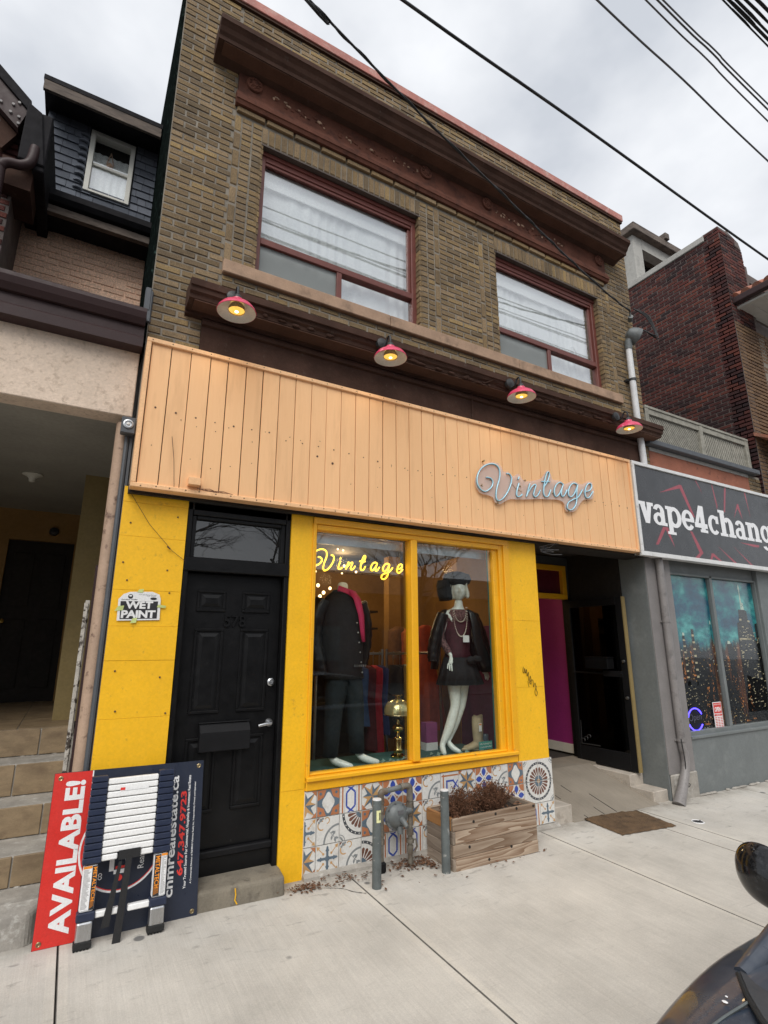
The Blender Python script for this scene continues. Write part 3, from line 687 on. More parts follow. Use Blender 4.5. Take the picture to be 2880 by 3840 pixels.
b = MB(); b.ext([(dy, 1.155), (dy - .012, 1.155), (dy - .065, 1.09), (dy - .065, .955), (dy, .945)], 'yz', .92, 1.30); b.box(.915, 1.305, dy - .03, dy, 1.15, 1.158); b.build('mail_box', M['black_matte'], door, bevel=.004)
b = MB(); b.lathe([(.001, dy - .022), (.018, dy - .022), (.022, dy - .016), (.03, dy - .012), (.03, dy)], (1.46, 0, 1.435), 16, 0, 'y'); b.build('lock', M['steel'], door, smooth=True)
b = MB(); b.lathe([(.001, dy - .012), (.028, dy - .012), (.032, dy)], (1.462, 0, 1.125), 16, 0, 'y'); b.tube([(1.462, dy - .01, 1.125), (1.462, dy - .05, 1.125), (1.42, dy - .055, 1.122), (1.365, dy - .05, 1.112)], [.013, .012, .013, .011], 8); b.build('door_handle', M['alu'], door, smooth=True)
b = MB(); b.box(.735, 1.52, 4.385, 4.46, .235, .283); b.build('threshold', M['black_matte'], shop, bevel=.008)
b = MB(); b.box(.735, 1.54, 4.405, 4.46, .12, .235); b.build('kick_board', M['black'], shop)
b = MB(); b.hexa([(.69, 4.175, -.2), (1.56, 4.15, -.2), (1.60, 4.47, -.2), (.69, 4.47, -.2)], [(.69, 4.20, .105), (1.56, 4.185, .10), (1.58, 4.47, .125), (.69, 4.47, .125)])
b.build('door_step', M['cement_dk'], shop, bevel=.025, seg=3)
b = MB(); b.tube([(1.20, 4.186, .09), (1.205, 4.18, .05), (1.20, 4.178, .02), (1.215, 4.172, -.005)], .004, 4); b.build('yellow_paint_drip', M['yellow'], shop)

# big shop window: yellow frame with stepped mouldings
b = MB(); GX = [(1.79, 2.765), (2.852, 3.835)]; GZ = (.722, 2.72)
for q in ((1.757, 1.79, 4.33, 4.44, .62, 2.83), (3.835, 3.90, 4.37, 4.46, .70, 2.76), (1.79, 3.90, 4.34, 4.44, 2.725, 2.775), (1.757, 4.03, 4.32, 4.44, 2.775, 2.835), (2.772, 2.845, 4.325, 4.44, .72, 2.725),
          (3.90, 3.955, 4.345, 4.46, .70, 2.775), (3.955, 4.03, 4.325, 4.46, .70, 2.79), (1.757, 4.005, 4.30, 4.44, .672, .705), (1.757, 4.005, 4.325, 4.45, .602, .672), (1.79, 3.90, 4.355, 4.44, .705, .722)): b.box(*q)
sw = b.build('shop_window', M['yellow_dk'], shop, bevel=.006)
for x0, x1 in GX:
    p = MB(); p.box(x0 - .01, x1 + .01, 4.40, 4.406, GZ[0] - .01, GZ[1] + .01); p.build('pane', M['glass_shop'], sw)
b = MB(); b.box(1.79, 2.77, 4.48, 4.50, 2.63, 2.72); b.box(2.85, 3.83, 4.48, 4.50, 2.63, 2.72); b.build('blind_box', M['steel'], sw)
b = MB(); b.box(3.895, 3.915, 4.46, 4.545, .66, 2.8); b.build('teal_jamb', M['teal'], sw)

# patterned wall tiles, each tile its own piece; the pattern is a thin inlay of the glaze
S_ = .1955
def P(a, r, c=(.5, .5)): return (c[0] + r * math.cos(a), c[1] + r * math.sin(a))
def circ(c, r, n=20, a0=0, a1=2 * PI): return [P(a0 + (a1 - a0) * i / n, r, c) for i in range(n + (0 if abs(a1 - a0 - 2 * PI) < 1e-6 else 1))]
def arcband(c, r0, r1, a0, a1, n=10): return [P(a0 + (a1 - a0) * i / n, r1, c) for i in range(n + 1)] + [P(a1 - (a1 - a0) * i / n, r0, c) for i in range(n + 1)]
def bar(p, q, w): 
    dx, dy = q[0] - p[0], q[1] - p[1]; L = math.hypot(dx, dy); nx, ny = -dy / L * w / 2, dx / L * w / 2
    return [(p[0] + nx, p[1] + ny), (q[0] + nx, q[1] + ny), (q[0] - nx, q[1] - ny), (p[0] - nx, p[1] - ny)]
def leaf(c, a, L, w, n=6):
    up = [(t, w * math.sin(PI * t)) for t in [i / n for i in range(n + 1)]]; pts = up + [(t, -y) for t, y in up[-2:0:-1]]
    return [(c[0] + L * t * math.cos(a) - y * math.sin(a), c[1] + L * t * math.sin(a) + y * math.cos(a)) for t, y in pts]
TM = ['t_white', 't_slate', 't_orange', 't_ochre', 't_blue', 't_brown', 't_grey', 't_dark']; W_, SL, OR, OC, BL, BR, GR, DK = range(8)
def pat(kind):
    o = []
    if kind == 'star':
        for k in range(8):
            a = k * PI / 4 + PI / 8; tip = P(a - PI / 8, .62 if k % 2 else .47); l1 = P(a - PI / 4, .27); o.append((OC if k % 2 else SL, [(.5, .5), l1, tip])); l2 = P(a, .27); o.append((SL if k % 2 else OC, [(.5, .5), tip, l2]))
        for c in ((0, 0), (1, 0), (1, 1), (0, 1)):
            s1 = 1 - 2 * c[0]; s2 = 1 - 2 * c[1]; o.append((OR, [c, (c[0] + .22 * s1, c[1]), (c[0] + .0 * s1, c[1] + .22 * s2)]))
    elif kind == 'diamond':
        o.append((SL, [(0.01, .01), (.99, .01), (.99, .99), (.01, .99)]))
        for k in range(4):
            a = k * PI / 2 + PI / 4; c = P(a, .5); o.append((OR, [P(a - .62, .60), P(a, .68), P(a + .62, .60), P(a, .30)])); o.append((SL, circ(P(a, .50), .06, 8)))
        o.append((W_, [(.5 + .25 * math.cos(t) * (1 + .12 * math.cos(4 * t)), .5 + .36 * math.sin(t) * (1 + .12 * math.cos(4 * t))) for t in [2 * PI * i / 24 for i in range(24)]]))
    elif kind == 'knot':
        for x in (.12, .88): o.append((OR, bar((x, 0), (x, 1), .07)))
        for x in (.22, .78): o.append((GR, bar((x, 0), (x, 1), .012)))
        h = [(.5, .08), (.70, .24), (.70, .76), (.5, .92), (.30, .76), (.30, .24)]
        for p, q in zip(h, h[1:] + h[:1]): o.append((BL, bar(p, q, .075)))
        for p, q in (((.5, .92), (.36, 1)), ((.5, .92), (.64, 1)), ((.5, .08), (.36, 0)), ((.5, .08), (.64, 0))): o.append((BL, bar(p, q, .07)))
    elif kind == 'petal':
        for c, a in (((0, 0), 0), ((1, 0), PI / 2), ((1, 1), PI), ((0, 1), 3 * PI / 2)): o.append((OR, [c] + circ(c, .33, 8, a, a + PI / 2)))
        for k in range(4): o.append((BL, leaf(P(k * PI / 2, .10), k * PI / 2, .40, .13)))
        for k in range(4): a = k * PI / 2 + PI / 4; o.append((OR, bar(P(a, .12), P(a, .30), .03))); o.append((OR, circ(P(a, .30), .045, 8)))
    elif kind == 'scroll':
        o.append((GR, arcband((1, 0), .62, .70, PI / 2, PI)));  o.append((OC, arcband((.22, .70), .14, .19, 1.2, 5.2, 12))); o.append((OC, arcband((.45, .86), .09, .13, -1.6, 2.6, 10)))
        o.append((GR, circ((.18, .90), .07, 10))); o.append((GR, circ((.10, .82), .05, 8))); o.append((GR, circ((.27, .95), .045, 8)))
        o.append((GR, bar((.50, .50), (.80, .20), .022)))
        for c, a in (((.62, .38), .2), ((.70, .30), -1.8), ((.80, .20), -.3), ((.80, .20), -1.3), ((.72, .28), .9)): o.append((GR, leaf(c, a, .20, .045, 4)))
        o.append((BR, [(0, 1), (.14, 1), (0, .86)]))
    elif kind[:5] == 'wheel':
        c = {'TL': (1, 0), 'TR': (0, 0), 'BL': (1, 1), 'BR': (0, 1)}[kind[5:]]; a0 = {'TL': PI / 2, 'TR': 0, 'BL': PI, 'BR': 3 * PI / 2}[kind[5:]]
        o.append((DK, arcband(c, .78, .89, a0, a0 + PI / 2, 14)))
        for k in range(7): o.append((W_, circ(P(a0 + PI / 2 * (k + .5) / 7, .835, c), .026, 8)))
        for k in range(5):
            a = a0 + PI / 2 * (k + .5) / 5; o.append((BR, [P(a - .04, .22, c), P(a - .125, .55, c), P(a - .09, .61, c), P(a, .64, c), P(a + .09, .61, c), P(a + .125, .55, c), P(a + .04, .22, c)]))
        o.append((SL, [c] + circ(c, .25, 8, a0, a0 + PI / 2))); o.append((OC, [c] + circ(c, .09, 6, a0, a0 + PI / 2)))
        q = (1 - c[0], 1 - c[1]); sx, sy = (1 if q[0] == 0 else -1), (1 if q[1] == 0 else -1)
        o.append((GR, arcband((q[0], q[1]), .22, .25, a0 + PI, a0 + 1.5 * PI))); o.append((GR, circ((q[0] + .09 * sx, q[1] + .09 * sy), .05, 8))); o.append((GR, circ((q[0] + .03 * sx, q[1] + .14 * sy), .04, 8))); o.append((GR, circ((q[0] + .14 * sx, q[1] + .03 * sy), .04, 8)))
    elif kind == 'cross':
        for k in range(4):
            a = k * PI / 2; o.append((SL, bar((.5, .5), P(a, .36), .10))); o.append((SL, [P(a, .40), P(a - .30, .30), P(a - .1, .22), P(a + .1, .22), P(a + .30, .30)])); o.append((SL, leaf(P(a, .30), a, .16, .05, 4)))
            d = a + PI / 4; o.append((OC, bar(P(d, .26), P(d, .60), .035))); o.append((OC, circ(P(d, .25), .05, 8))); o.append((OC, [P(d, .68), P(d - .16, .54), P(d + .16, .54)]))
        o.append((SL, circ((.5, .5), .11, 10)))
    elif kind == 'frame':
        o.append((OR, bar((.05, .85), (1, .85), .07))); o.append((OR, bar((.15, 0), (.15, .92), .07))); o.append((BL, bar((.30, .62), (.75, .62), .08))); o.append((BL, bar((.34, 0), (.34, .66), .08))); o.append((BL, bar((.70, .62), (1, .30), .08))); o.append((BL, bar((.72, .30), (1, .62), .08)))
    return o
_tm = {}
def tile_mesh(kind, crop=0.):
    if (kind, crop) in _tm: return _tm[(kind, crop)]
    m = MB(); c = .004; s = S_
    m.hexa([(crop * s, 0, 0), (s, 0, 0), (s, 0, s), (crop * s, 0, s)], [(crop * s + c * .4, -.012, c * .4), (s - c * .4, -.012, c * .4), (s - c * .4, -.012, s - c * .4), (crop * s + c * .4, -.012, s - c * .4)], 0)
    for i, (col, pts) in enumerate(pat(kind)):
        cl = [(min(.99, max(.01 + crop, x)), min(.99, max(.01, y))) for x, y in pts]
        h = -.0122 - .00004 * (i + 1)
        m.add([(x * s, h, y * s) for x, y in cl], [tuple(range(len(cl)))], col)
    me = bpy.data.meshes.new('tile'); me.from_pydata(m.v, [], m.f)
    for t in TM: me.materials.append(M[t])
    me.polygons.foreach_set('material_index', m.m)
    _tm[(kind, crop)] = me; return me
rows = [['star', 'diamond', 'knot', 'star', 'petal', 'petal', 'scroll', 'frame', 'star', 'petal', 'scroll', 'diamond', 'wheelTL', 'wheelTR'],
        ['cross', 'scroll', 'wheelBL', 'diamond', 'petal', 'star', 'scroll', 'knot', 'cross', 'scroll', 'star', 'petal', 'wheelBL', 'wheelBR'],
        ['star', 'cross', 'scroll', 'wheelTR', 'knot', 'knot', 'scroll', 'star', 'diamond', 'petal', 'cross', 'star', 'knot', 'cross']]
b = MB(); b.box(1.757, 4.475, 4.348, 4.6, -.25, .6); b.build('tile_bed', M['grout'], shop)
for ri, row in enumerate(rows):
    for ci, kd in enumerate(row):
        x = 1.862 + .2005 * (ci - 1) if ci else 1.862 - .2005
        o = bpy.data.objects.new('tile', tile_mesh(kd, .48 if ci == 0 else 0.)); COL.objects.link(o); o.parent = shop
        o.location = Vector((x + random.uniform(-.0006, .0006), 4.349, .4015 - .2 * ri)) - shop.location
b = MB(); b.hexa([(1.757, 4.27, -.2), (4.5, 4.27, -.2), (4.5, 4.35, -.2), (1.757, 4.35, -.2)], [(1.757, 4.30, .004), (4.5, 4.30, -.032), (4.5, 4.345, -.005), (1.757, 4.345, .03)]); b.build('mortar_fillet', M['cement'], shop)

# recessed entrance on the right
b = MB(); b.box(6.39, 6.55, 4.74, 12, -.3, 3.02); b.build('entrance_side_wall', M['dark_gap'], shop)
b = MB(); b.box(4.30, 4.447, 4.6, 5.62, -.3, 2.9); b.build('entrance_left_wall', M['yellow'], shop)
b = MB(); grid_wall(b, 4.447, 6.39, 0, 3.0, [(5.32, 6.345, .12, 2.39), (5.45, 6.30, 2.42, 2.86)], 5.62, 5.72); b.build('entrance_back_wall', M['dark_grey'], shop)
b = MB()
for q in ((5.42, 6.33, 5.60, 5.70, 2.38, 2.455), (5.42, 6.33, 5.60, 5.70, 2.80, 2.875), (5.42, 5.49, 5.60, 5.70, 2.455, 2.80), (6.25, 6.33, 5.60, 5.70, 2.455, 2.80)): b.box(*q)
tf = b.build('transom_window', M['yellow_dk'], shop, bevel=.004)
p = MB(); p.box(5.49, 6.25, 5.66, 5.67, 2.455, 2.80); p.build('pane', mat('maroon_board', (.10, .008, .02), .5), tf)
b = MB(); b.box(5.30, 5.36, 5.58, 5.72, .12, 2.40); b.box(6.335, 6.39, 5.58, 5.72, .12, 2.40); b.build('entrance_door_frame', M['black_matte'], shop)
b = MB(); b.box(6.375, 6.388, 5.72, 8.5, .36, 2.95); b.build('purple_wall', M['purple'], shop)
b = MB(); b.box(6.36, 6.388, 5.72, 8.5, .24, .36); b.build('baseboard', M['white_vinyl'], shop)
b = MB(); b.hexa([(4.46, 4.33, -.2), (6.14, 4.33, -.2), (6.14, 5.3, -.2), (4.46, 5.3, -.2)], [(4.74, 4.34, -.042), (6.14, 4.34, -.058), (6.14, 5.3, .215), (4.74, 5.3, .215)])
b.build('entrance_ramp', M['ramp'], shop)
b = MB(); b.box(4.447, 6.39, 5.3, 5.75, -.2, .215); b.build('entrance_landing', M['ramp'], shop)
b = MB()
for x, y0, y1 in ((4.96, 4.36, 4.80), (5.22, 4.36, 4.95), (5.42, 4.36, 4.72)): b.hexa([(x - .006, y0, zg(x, 4.35) + (y0 - 4.34) * .27 + .003), (x + .006, y0, zg(x, 4.35) + (y0 - 4.34) * .27 + .003), (x + .006, y1, -.05 + (y1 - 4.34) * .275), (x - .006, y1, -.05 + (y1 - 4.34) * .275)], [(x - .006, y0, zg(x, 4.35) + (y0 - 4.34) * .27 + .006), (x + .006, y0, zg(x, 4.35) + (y0 - 4.34) * .27 + .006), (x + .006, y1, -.045 + (y1 - 4.34) * .275), (x - .006, y1, -.045 + (y1 - 4.34) * .275)])
b.build('ramp_crack', M['dark_gap'], shop)
for q in ((6.14, 6.39, 4.70, 5.62, -.1, .185), (6.12, 6.388, 4.385, 4.698, -.15, .062)):
    b = MB(); b.box(*q); b.build('side_step', M['ramp_pale'], shop, bevel=.008)
for q in ((4.47, 4.745, 4.37, 4.60, -.15, .115), (4.47, 4.545, 4.40, 5.3, -.15, .33)):
    b = MB(); b.box(*q); b.build('corner_stone', M['ramp_pale'], shop, bevel=.006)
# open glass door against the right-hand wall
gd = MB(); DX = 6.29
for y0, y1, z0, z1 in ((4.66, 4.76, .20, 2.35), (5.53, 5.60, .20, 2.35), (4.76, 5.53, 2.25, 2.35), (4.76, 5.53, .20, .40)): gd.box(DX - .025, DX + .02, y0, y1, z0, z1)
gdo = gd.build('glass_door', M['black_matte'], shop, bevel=.004)
p = MB(); p.box(DX - .004, DX + .004, 4.76, 5.53, .40, 2.25); p.build('pane', M['glass_dark'], gdo)
p = MB(); p.box(DX + .02, DX + .034, 4.645, 4.672, .2, 2.35); p.box(DX - .028, DX + .02, 4.643, 4.659, .2, 2.35); p.build('worn_edge_strip', M['old_yellow'], gdo)
p = MB(); p.tube([(DX - .07, 5.52, 1.36), (DX - .07, 4.72, 1.36)], .011, 8); p.box(DX - .085, DX - .02, 4.74, 5.0, 1.325, 1.395); p.build('push_bar', M['black_matte'], gdo)
p = MB(); p.box(DX - .16, DX - .03, 4.86, 5.22, 1.42, 1.56); p.box(DX - .165, DX - .03, 4.85, 5.23, 1.56, 1.572); p.build('mail_box', M['black'], gdo, bevel=.004)
for z in (1.52, 1.07):
    p = MB(); p.lathe([(.001, DX - .045), (.017, DX - .045), (.02, DX - .025)], (0, 4.71, z), 12, 0, 'x'); p.build('lock', M['steel'], gdo, smooth=True)
p = MB()
for k in range(3): 
    c = (DX - .028, 5.46 - .05 * k, .46 + .03 * k); p.tube([(c[0], c[1] + .04 * math.cos(t / 6) * (1 - t / 30), c[2] + .04 * math.sin(t / 6) * (1 - t / 30)) for t in range(0, 26, 2)], .006, 5)
p.tube([(DX - .028, 5.5, .42), (DX - .028, 5.2, .43)], .008, 5); p.tube([(DX - .028, 5.5, .42), (DX - .028, 5.49, .72)], .006, 5)
p.build('scroll_ornament', M['iron'], gdo, smooth=True)
# dead twigs caught under the sign
b = MB()
for i in range(9):
    a = Vector((4.45 + random.uniform(0, .08), 4.30, 2.80 - random.uniform(0, .06))); e = a + Vector((random.uniform(.1, .40), random.uniform(-.06, .02), random.uniform(-.05, .09))); b.tube([a, (a + e) / 2 + Vector((0, 0, random.uniform(-.03, .03))), e], .004, 4)
b.build('dry_twigs', M['cable_grey'], shop)

# interior of the shop
b = MB(); b.box(.5, 4.30, 4.62, 5.75, .0, .21); b.box(.5, 6.39, 5.75, 11.8, .0, .21); b.build('shop_floor', M['interior_dark'], shop)
b = MB(); b.box(1.60, 3.93, 4.46, 5.15, .22, .66); b.build('display_platform', M['teal_cloth'], shop)
b = MB(); b.box(1.52, 1.60, 4.6, 9, .2, 3.0); b.box(1.6, 5.2, 8.2, 8.3, .2, 3.02); b.build('shop_inner_wall', M['interior_brown'], shop)
b = MB(); b.box(5.0, 5.1, 6.4, 8.2, .2, 3.02); b.build('shop_inner_wall', M['interior_brown'], shop)
b = MB(); b.box(4.02, 4.22, 6.9, 7.05, .22, 3.02); b.build("interior_post", M["interior_brown"], shop)
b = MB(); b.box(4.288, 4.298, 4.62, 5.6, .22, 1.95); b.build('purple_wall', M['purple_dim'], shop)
b = MB(); b.box(4.286, 4.298, 4.62, 5.6, 1.952, 3.0); b.build('brown_wall', M['interior_brown'], shop)
# ------------------------------------------------------------------ peach board sign over the shop front
sg = thing('fascia_sign', 'long peach painted fascia of upright boards above the yellow shop front', 'shop fascia', (3.2, 4.21, 2.85))
SZ0, SZ1, SX0, SX1 = 2.862, 4.095, .248, 6.12
b = MB(); b.box(SX0 + .005, SX1 - .005, 4.232, 4.32, SZ0 + .01, SZ1 - .005); b.build('backing', M['dark_gap'], sg)
x = SX0 + .038; i = 0
while x < SX1 - .05:
    w = random.choice((.148, .150, .152, .153)) if x < 3.4 else random.choice((.142, .150, .158)); x1 = min(x + w, SX1 - .034)
    if SX1 - .034 - x1 < .05: x1 = SX1 - .034
    gap = random.choice((.004, .005, .007, .011)); dz = random.uniform(-.002, .003)
    m = MB(); m.box(x + gap / 2, x1 - gap / 2, 4.216 + random.uniform(-.0015, .0025), 4.236, SZ0 + .03 + dz, SZ1 - .03)
    m.build('board', M['peach'], sg, bevel=.0022); x = x1; i += 1
for q in ((SX0, SX1, 4.195, 4.24, SZ1 - .038, SZ1), (SX0, SX1, 4.195, 4.32, SZ0, SZ0 + .036), (SX0, SX0 + .034, 4.195, 4.32, SZ0 + .036, SZ1 - .038), (SX1 - .034, SX1, 4.195, 4.32, SZ0 + .036, SZ1 - .038)):
    m = MB(); m.box(*q); m.build('trim_strip', M['peach_trim'], sg, bevel=.004)
ng = MB()
def nail(x, z, r=.006, y=4.2145): ng.lathe([(.001, y - .001), (r, y), (r, y + .003)], (x, 0, z), 7, 0, 'y')
for k in range(52): nail(SX0 + .05 + k * .114 + random.uniform(-.02, .02), SZ0 + .018 + random.uniform(-.006, .006), .0055, 4.194)
for k in range(40): nail(SX0 + .04 + k * .15, SZ1 - .018, .005, 4.194)
for k in range(38):
    xx = .36 + k * .152; nail(xx, 3.52 - .018 * math.sin(k * .5) - (.05 if k > 6 else 0) - .012 * min(k, 14) * .3, random.choice((.005, .006, .008)))
    if random.random() < .7: nail(xx + random.uniform(-.04, .05), 3.46 + random.uniform(-.1, .05), .004)
    if random.random() < .5: nail(xx + random.uniform(-.04, .04), 3.12 + random.uniform(-.1, .1), .0035)
for x, z, r in ((1.72, 3.36, .010), (1.87, 3.32, .011)): nail(x, z, r)
ng.build('nails', M['nail'], sg, kind='stuff')
m = MB(); m.box(.645, .735, 4.15, 4.215, 2.925, 2.985); m.build('block', M['peach_trim'], sg, bevel=.003)
m = MB(); m.tube([(.50, 4.2, 3.30), (.53, 4.205, 3.12), (.55, 4.2, 2.90)], .002, 4); m.build('loose_thread', M['nail'], sg)
m = MB()
for k in range(5): m.tube([(.72 + k * .03, 4.205, 2.915 - k * .002), (.78 + k * .035, 4.195, 2.905 + random.uniform(-.01, .02)), (.84 + k * .04, 4.205, 2.90)], .003, 4)
m.build('torn_edge', M['rust'], sg)

# ------------------------------------------------------------------ script neon signs
V1 = [(3.631, 3.454), (3.689, 3.453), (3.719, 3.416), (3.7, 3.362), (3.646, 3.313), (3.594, 3.293), (3.544, 3.312), (3.508, 3.361), (3.506, 3.434), (3.544, 3.514), (3.61, 3.576), (3.687, 3.613), (3.757, 3.62), (3.809, 3.595), (3.825, 3.541), (3.812, 3.463), (3.776, 3.373), (3.756, 3.296), (3.756, 3.241), (3.783, 3.217), (3.838, 3.243), (3.901, 3.307), (3.955, 3.39), (3.988, 3.471), (3.983, 3.523), (3.955, 3.545), (3.921, 3.542)]
I1 = [(4.095, 3.459), (4.064, 3.387), (4.05, 3.328), (4.063, 3.3), (4.101, 3.312), (4.134, 3.34)]; I2 = [(4.103, 3.533), (4.095, 3.52), (4.088, 3.501)]
N1 = [(4.259, 3.479), (4.219, 3.381), (4.195, 3.32), (4.224, 3.372), (4.288, 3.449), (4.336, 3.481), (4.35, 3.468), (4.322, 3.405), (4.305, 3.354), (4.328, 3.335), (4.369, 3.359), (4.414, 3.424)]
T1 = [(4.478, 3.477), (4.538, 3.546), (4.575, 3.622), (4.576, 3.658), (4.549, 3.659), (4.517, 3.603), (4.484, 3.508), (4.465, 3.416), (4.474, 3.368), (4.506, 3.36), (4.541, 3.382), (4.581, 3.453)]; T2 = [(4.444, 3.532), (4.51, 3.541), (4.578, 3.55)]
A1 = [(4.789, 3.554), (4.742, 3.567), (4.684, 3.533), (4.644, 3.472), (4.637, 3.411), (4.661, 3.384), (4.713, 3.421), (4.769, 3.5), (4.796, 3.555), (4.763, 3.479), (4.75, 3.417), (4.771, 3.4), (4.809, 3.43), (4.851, 3.492)]
G1 = [(5.039, 3.581), (4.976, 3.593), (4.914, 3.552), (4.874, 3.485), (4.875, 3.424), (4.912, 3.416), (4.966, 3.457), (5.019, 3.537), (5.042, 3.582), (5.011, 3.474), (5.003, 3.391), (4.97, 3.315), (4.907, 3.261), (4.851, 3.254), (4.831, 3.287), (4.861, 3.341), (4.944, 3.388), (5.034, 3.431), (5.119, 3.531)]
E1 = [(5.161, 3.516), (5.237, 3.537), (5.285, 3.586), (5.279, 3.628), (5.234, 3.626), (5.183, 3.571), (5.158, 3.495), (5.173, 3.445), (5.225, 3.452), (5.304, 3.536)]
OUTL = [(3.487, 3.39), (3.507, 3.458), (3.563, 3.551), (3.634, 3.61), (3.729, 3.645), (3.824, 3.642), (3.869, 3.602), (3.89, 3.562), (3.963, 3.574), (4.021, 3.53), (4.11, 3.574), (4.168, 3.514), (4.217, 3.502), (4.295, 3.519), (4.428, 3.56), (4.485, 3.604), (4.538, 3.668), (4.587, 3.691), (4.621, 3.635), (4.644, 3.588), (4.767, 3.592), (4.833, 3.566), (4.921, 3.6), (4.996, 3.627), (5.123, 3.604), (5.248, 3.66), (5.322, 3.656), (5.33, 3.586), (5.344, 3.547), (5.293, 3.445), (5.142, 3.414), (5.044, 3.329), (4.979, 3.26), (4.877, 3.227), (4.811, 3.249), (4.799, 3.327), (4.7, 3.354), (4.537, 3.337), (4.407, 3.324), (4.2, 3.291), (4.075, 3.274), (3.978, 3.265), (3.903, 3.237), (3.817, 3.188), (3.75, 3.199), (3.718, 3.25), (3.651, 3.263), (3.559, 3.272), (3.506, 3.319)]
GL = [('V', [V1]), ('i', [I1, I2]), ('n', [N1]), ('t', [T1, T2]), ('a', [A1]), ('g', [G1]), ('e', [E1])]
ns = thing('neon_sign', 'unlit pale blue script neon sign reading Vintage on clear acrylic, fixed to the peach boards', 'neon sign', (4.4, 4.19, 3.25))
ol = [(p.x, p.y) for p in smooth_path([Vector((x, z, 0)) for x, z in OUTL + OUTL[:1]], 3)[:-1]]
m = MB(); m.ext(ol, 'xz', 4.186, 4.192); m.build('acrylic_backing', M['acrylic'], ns)
for nm, paths in GL:
    m = MB()
    for p in paths:
        sp = smooth_path([Vector((x, 4.172, z)) for x, z in p], 4); m.tube(sp, .0068, 8, 0); m.tube([q + Vector((0.001, .008, -.001)) for q in sp], .0075, 6, 1)
    m.build('neon_letter', [M['neon_blue'], M['neon_side']], ns, smooth=True)
m = MB()
for x, z in ((3.62, 3.64), (3.78, 3.195), (4.86, 3.235), (4.20, 3.51), (4.62, 3.42), (4.12, 3.43), (5.12, 3.50), (3.57, 3.36)): m.lathe([(.001, 4.176), (.009, 4.177), (.009, 4.21)], (x, 0, z), 8, 0, 'y')
m.tube([(4.0, 4.18, 3.44), (4.05, 4.182, 3.39), (4.14, 4.182, 3.37)], .003, 4)
m.build('stand_off', M['brass_dim'], ns)
# lit yellow sign hanging inside the window, letters wider apart
ny = thing('neon_sign', 'lit yellow script neon sign reading Vintage hanging inside the shop window', 'neon sign', (2.3, 4.46, 2.4))
ADV = {'V': 0.0, 'i': .045, 'n': .075, 't': .155, 'a': .235, 'g': .30, 'e': .38}
def yx(x, z, nm): u = (x - 3.506 + ADV[nm]) ; return (1.815 + (u - .03) * .437, 4.455, 2.385 + (z - 3.217 - .115 * (x - 3.7) * 1.0) * .47)
for nm, paths in GL:
    m = MB()
    for p in paths: m.tube(smooth_path([Vector(yx(x, z, nm)) for x, z in p], 4), .0068, 7)
    m.build('neon_letter', M['neon_yellow'], ny, smooth=True)
m = MB(); m.box(1.80, 2.77, 4.466, 4.469, 2.365, 2.50); m.build('acrylic_backing', M['acrylic_clear'], ny)
m = MB(); m.tube([(1.84, 4.46, 2.50), (1.84, 4.46, 2.72)], .0015, 4); m.tube([(2.72, 4.46, 2.49), (2.72, 4.46, 2.72)], .0015, 4); m.tube([(1.80, 4.462, 2.385), (2.1, 4.462, 2.377), (2.75, 4.462, 2.37)], .003, 5); m.build('hanging_wire', M['brass_dim'], ny)

# ------------------------------------------------------------------ four pink barn lamps
def barn_lamp(x, label):
    t = thing('wall_lamp', label, 'wall lamp', (x, 3.90, 4.34), 'pink barn lamps along the lower cornice')
    c = (x, 3.90, 0)
    m = MB(); m.lathe([(.155, 4.335), (.157, 4.339), (.150, 4.358), (.128, 4.388), (.092, 4.412), (.055, 4.424), (.046, 4.432), (.044, 4.455), (.030, 4.462)], c, 28); m.build('lamp_shade', M['pink'], t, smooth=True, recalc=True)
    m = MB(); m.lathe([(.153, 4.336), (.146, 4.356), (.124, 4.384), (.088, 4.406), (.05, 4.416), (.001, 4.418)], c, 28); m.build('shade_lining', M['white_enamel'], t, smooth=True)
    m = MB(); m.lathe([(.036, 4.455), (.034, 4.475), (.022, 4.497), (.013, 4.502)], c, 14)
    m.tube(smooth_path([(x, 3.90, 4.495), (x, 3.902, 4.56), (x, 3.925, 4.585), (x, 3.955, 4.575), (x, 3.975, 4.54), (x, 4.0, 4.515), (x, 4.04, 4.515), (x, 4.085, 4.55)], 4), .0105, 8)
    m.lathe([(.001, 4.035), (.03, 4.04), (.055, 4.05), (.058, 4.06), (.058, 4.085)], (x, 0, 4.575), 16, 0, 'y'); m.build('gooseneck_arm', M['iron'], t, smooth=True)
    m = MB(); m.lathe([(.066, 4.348), (.067, 4.372), (.05, 4.405)], c, 18); m.build('socket_cup', M['brass_dim'], t, smooth=True)
    m = MB(); m.lathe([(.064, 4.356), (.05, 4.349), (.03, 4.346), (.001, 4.345)], c, 18); m.build('bulb', M['bulb'], t, smooth=True)
    m = MB(); m.ball((x, 3.90, 4.342), .016, .016, .008, 10, 6); m.build('filament', M['bulb_hot'], t, smooth=True)
    l = bpy.data.lights.new('lamp_light', 'SPOT'); l.spot_size = math.radians(150); l.spot_blend = .6; l.energy = 1.6; l.color = (1, .66, .30); l.shadow_soft_size = .05
    lo = bpy.data.objects.new('lamp_light', l); COL.objects.link(lo); lo.parent = t; lo.location = (0, 0, -.045)
barn_lamp(.853, 'pink enamel barn lamp, leftmost of the four under the first upstairs window')
barn_lamp(2.295, 'pink enamel barn lamp, second from the left, near the right edge of the first window')
barn_lamp(3.945, 'pink enamel barn lamp, third from the left, just above the script neon sign')
barn_lamp(5.75, 'pink enamel barn lamp, rightmost, beside the white service pipe')

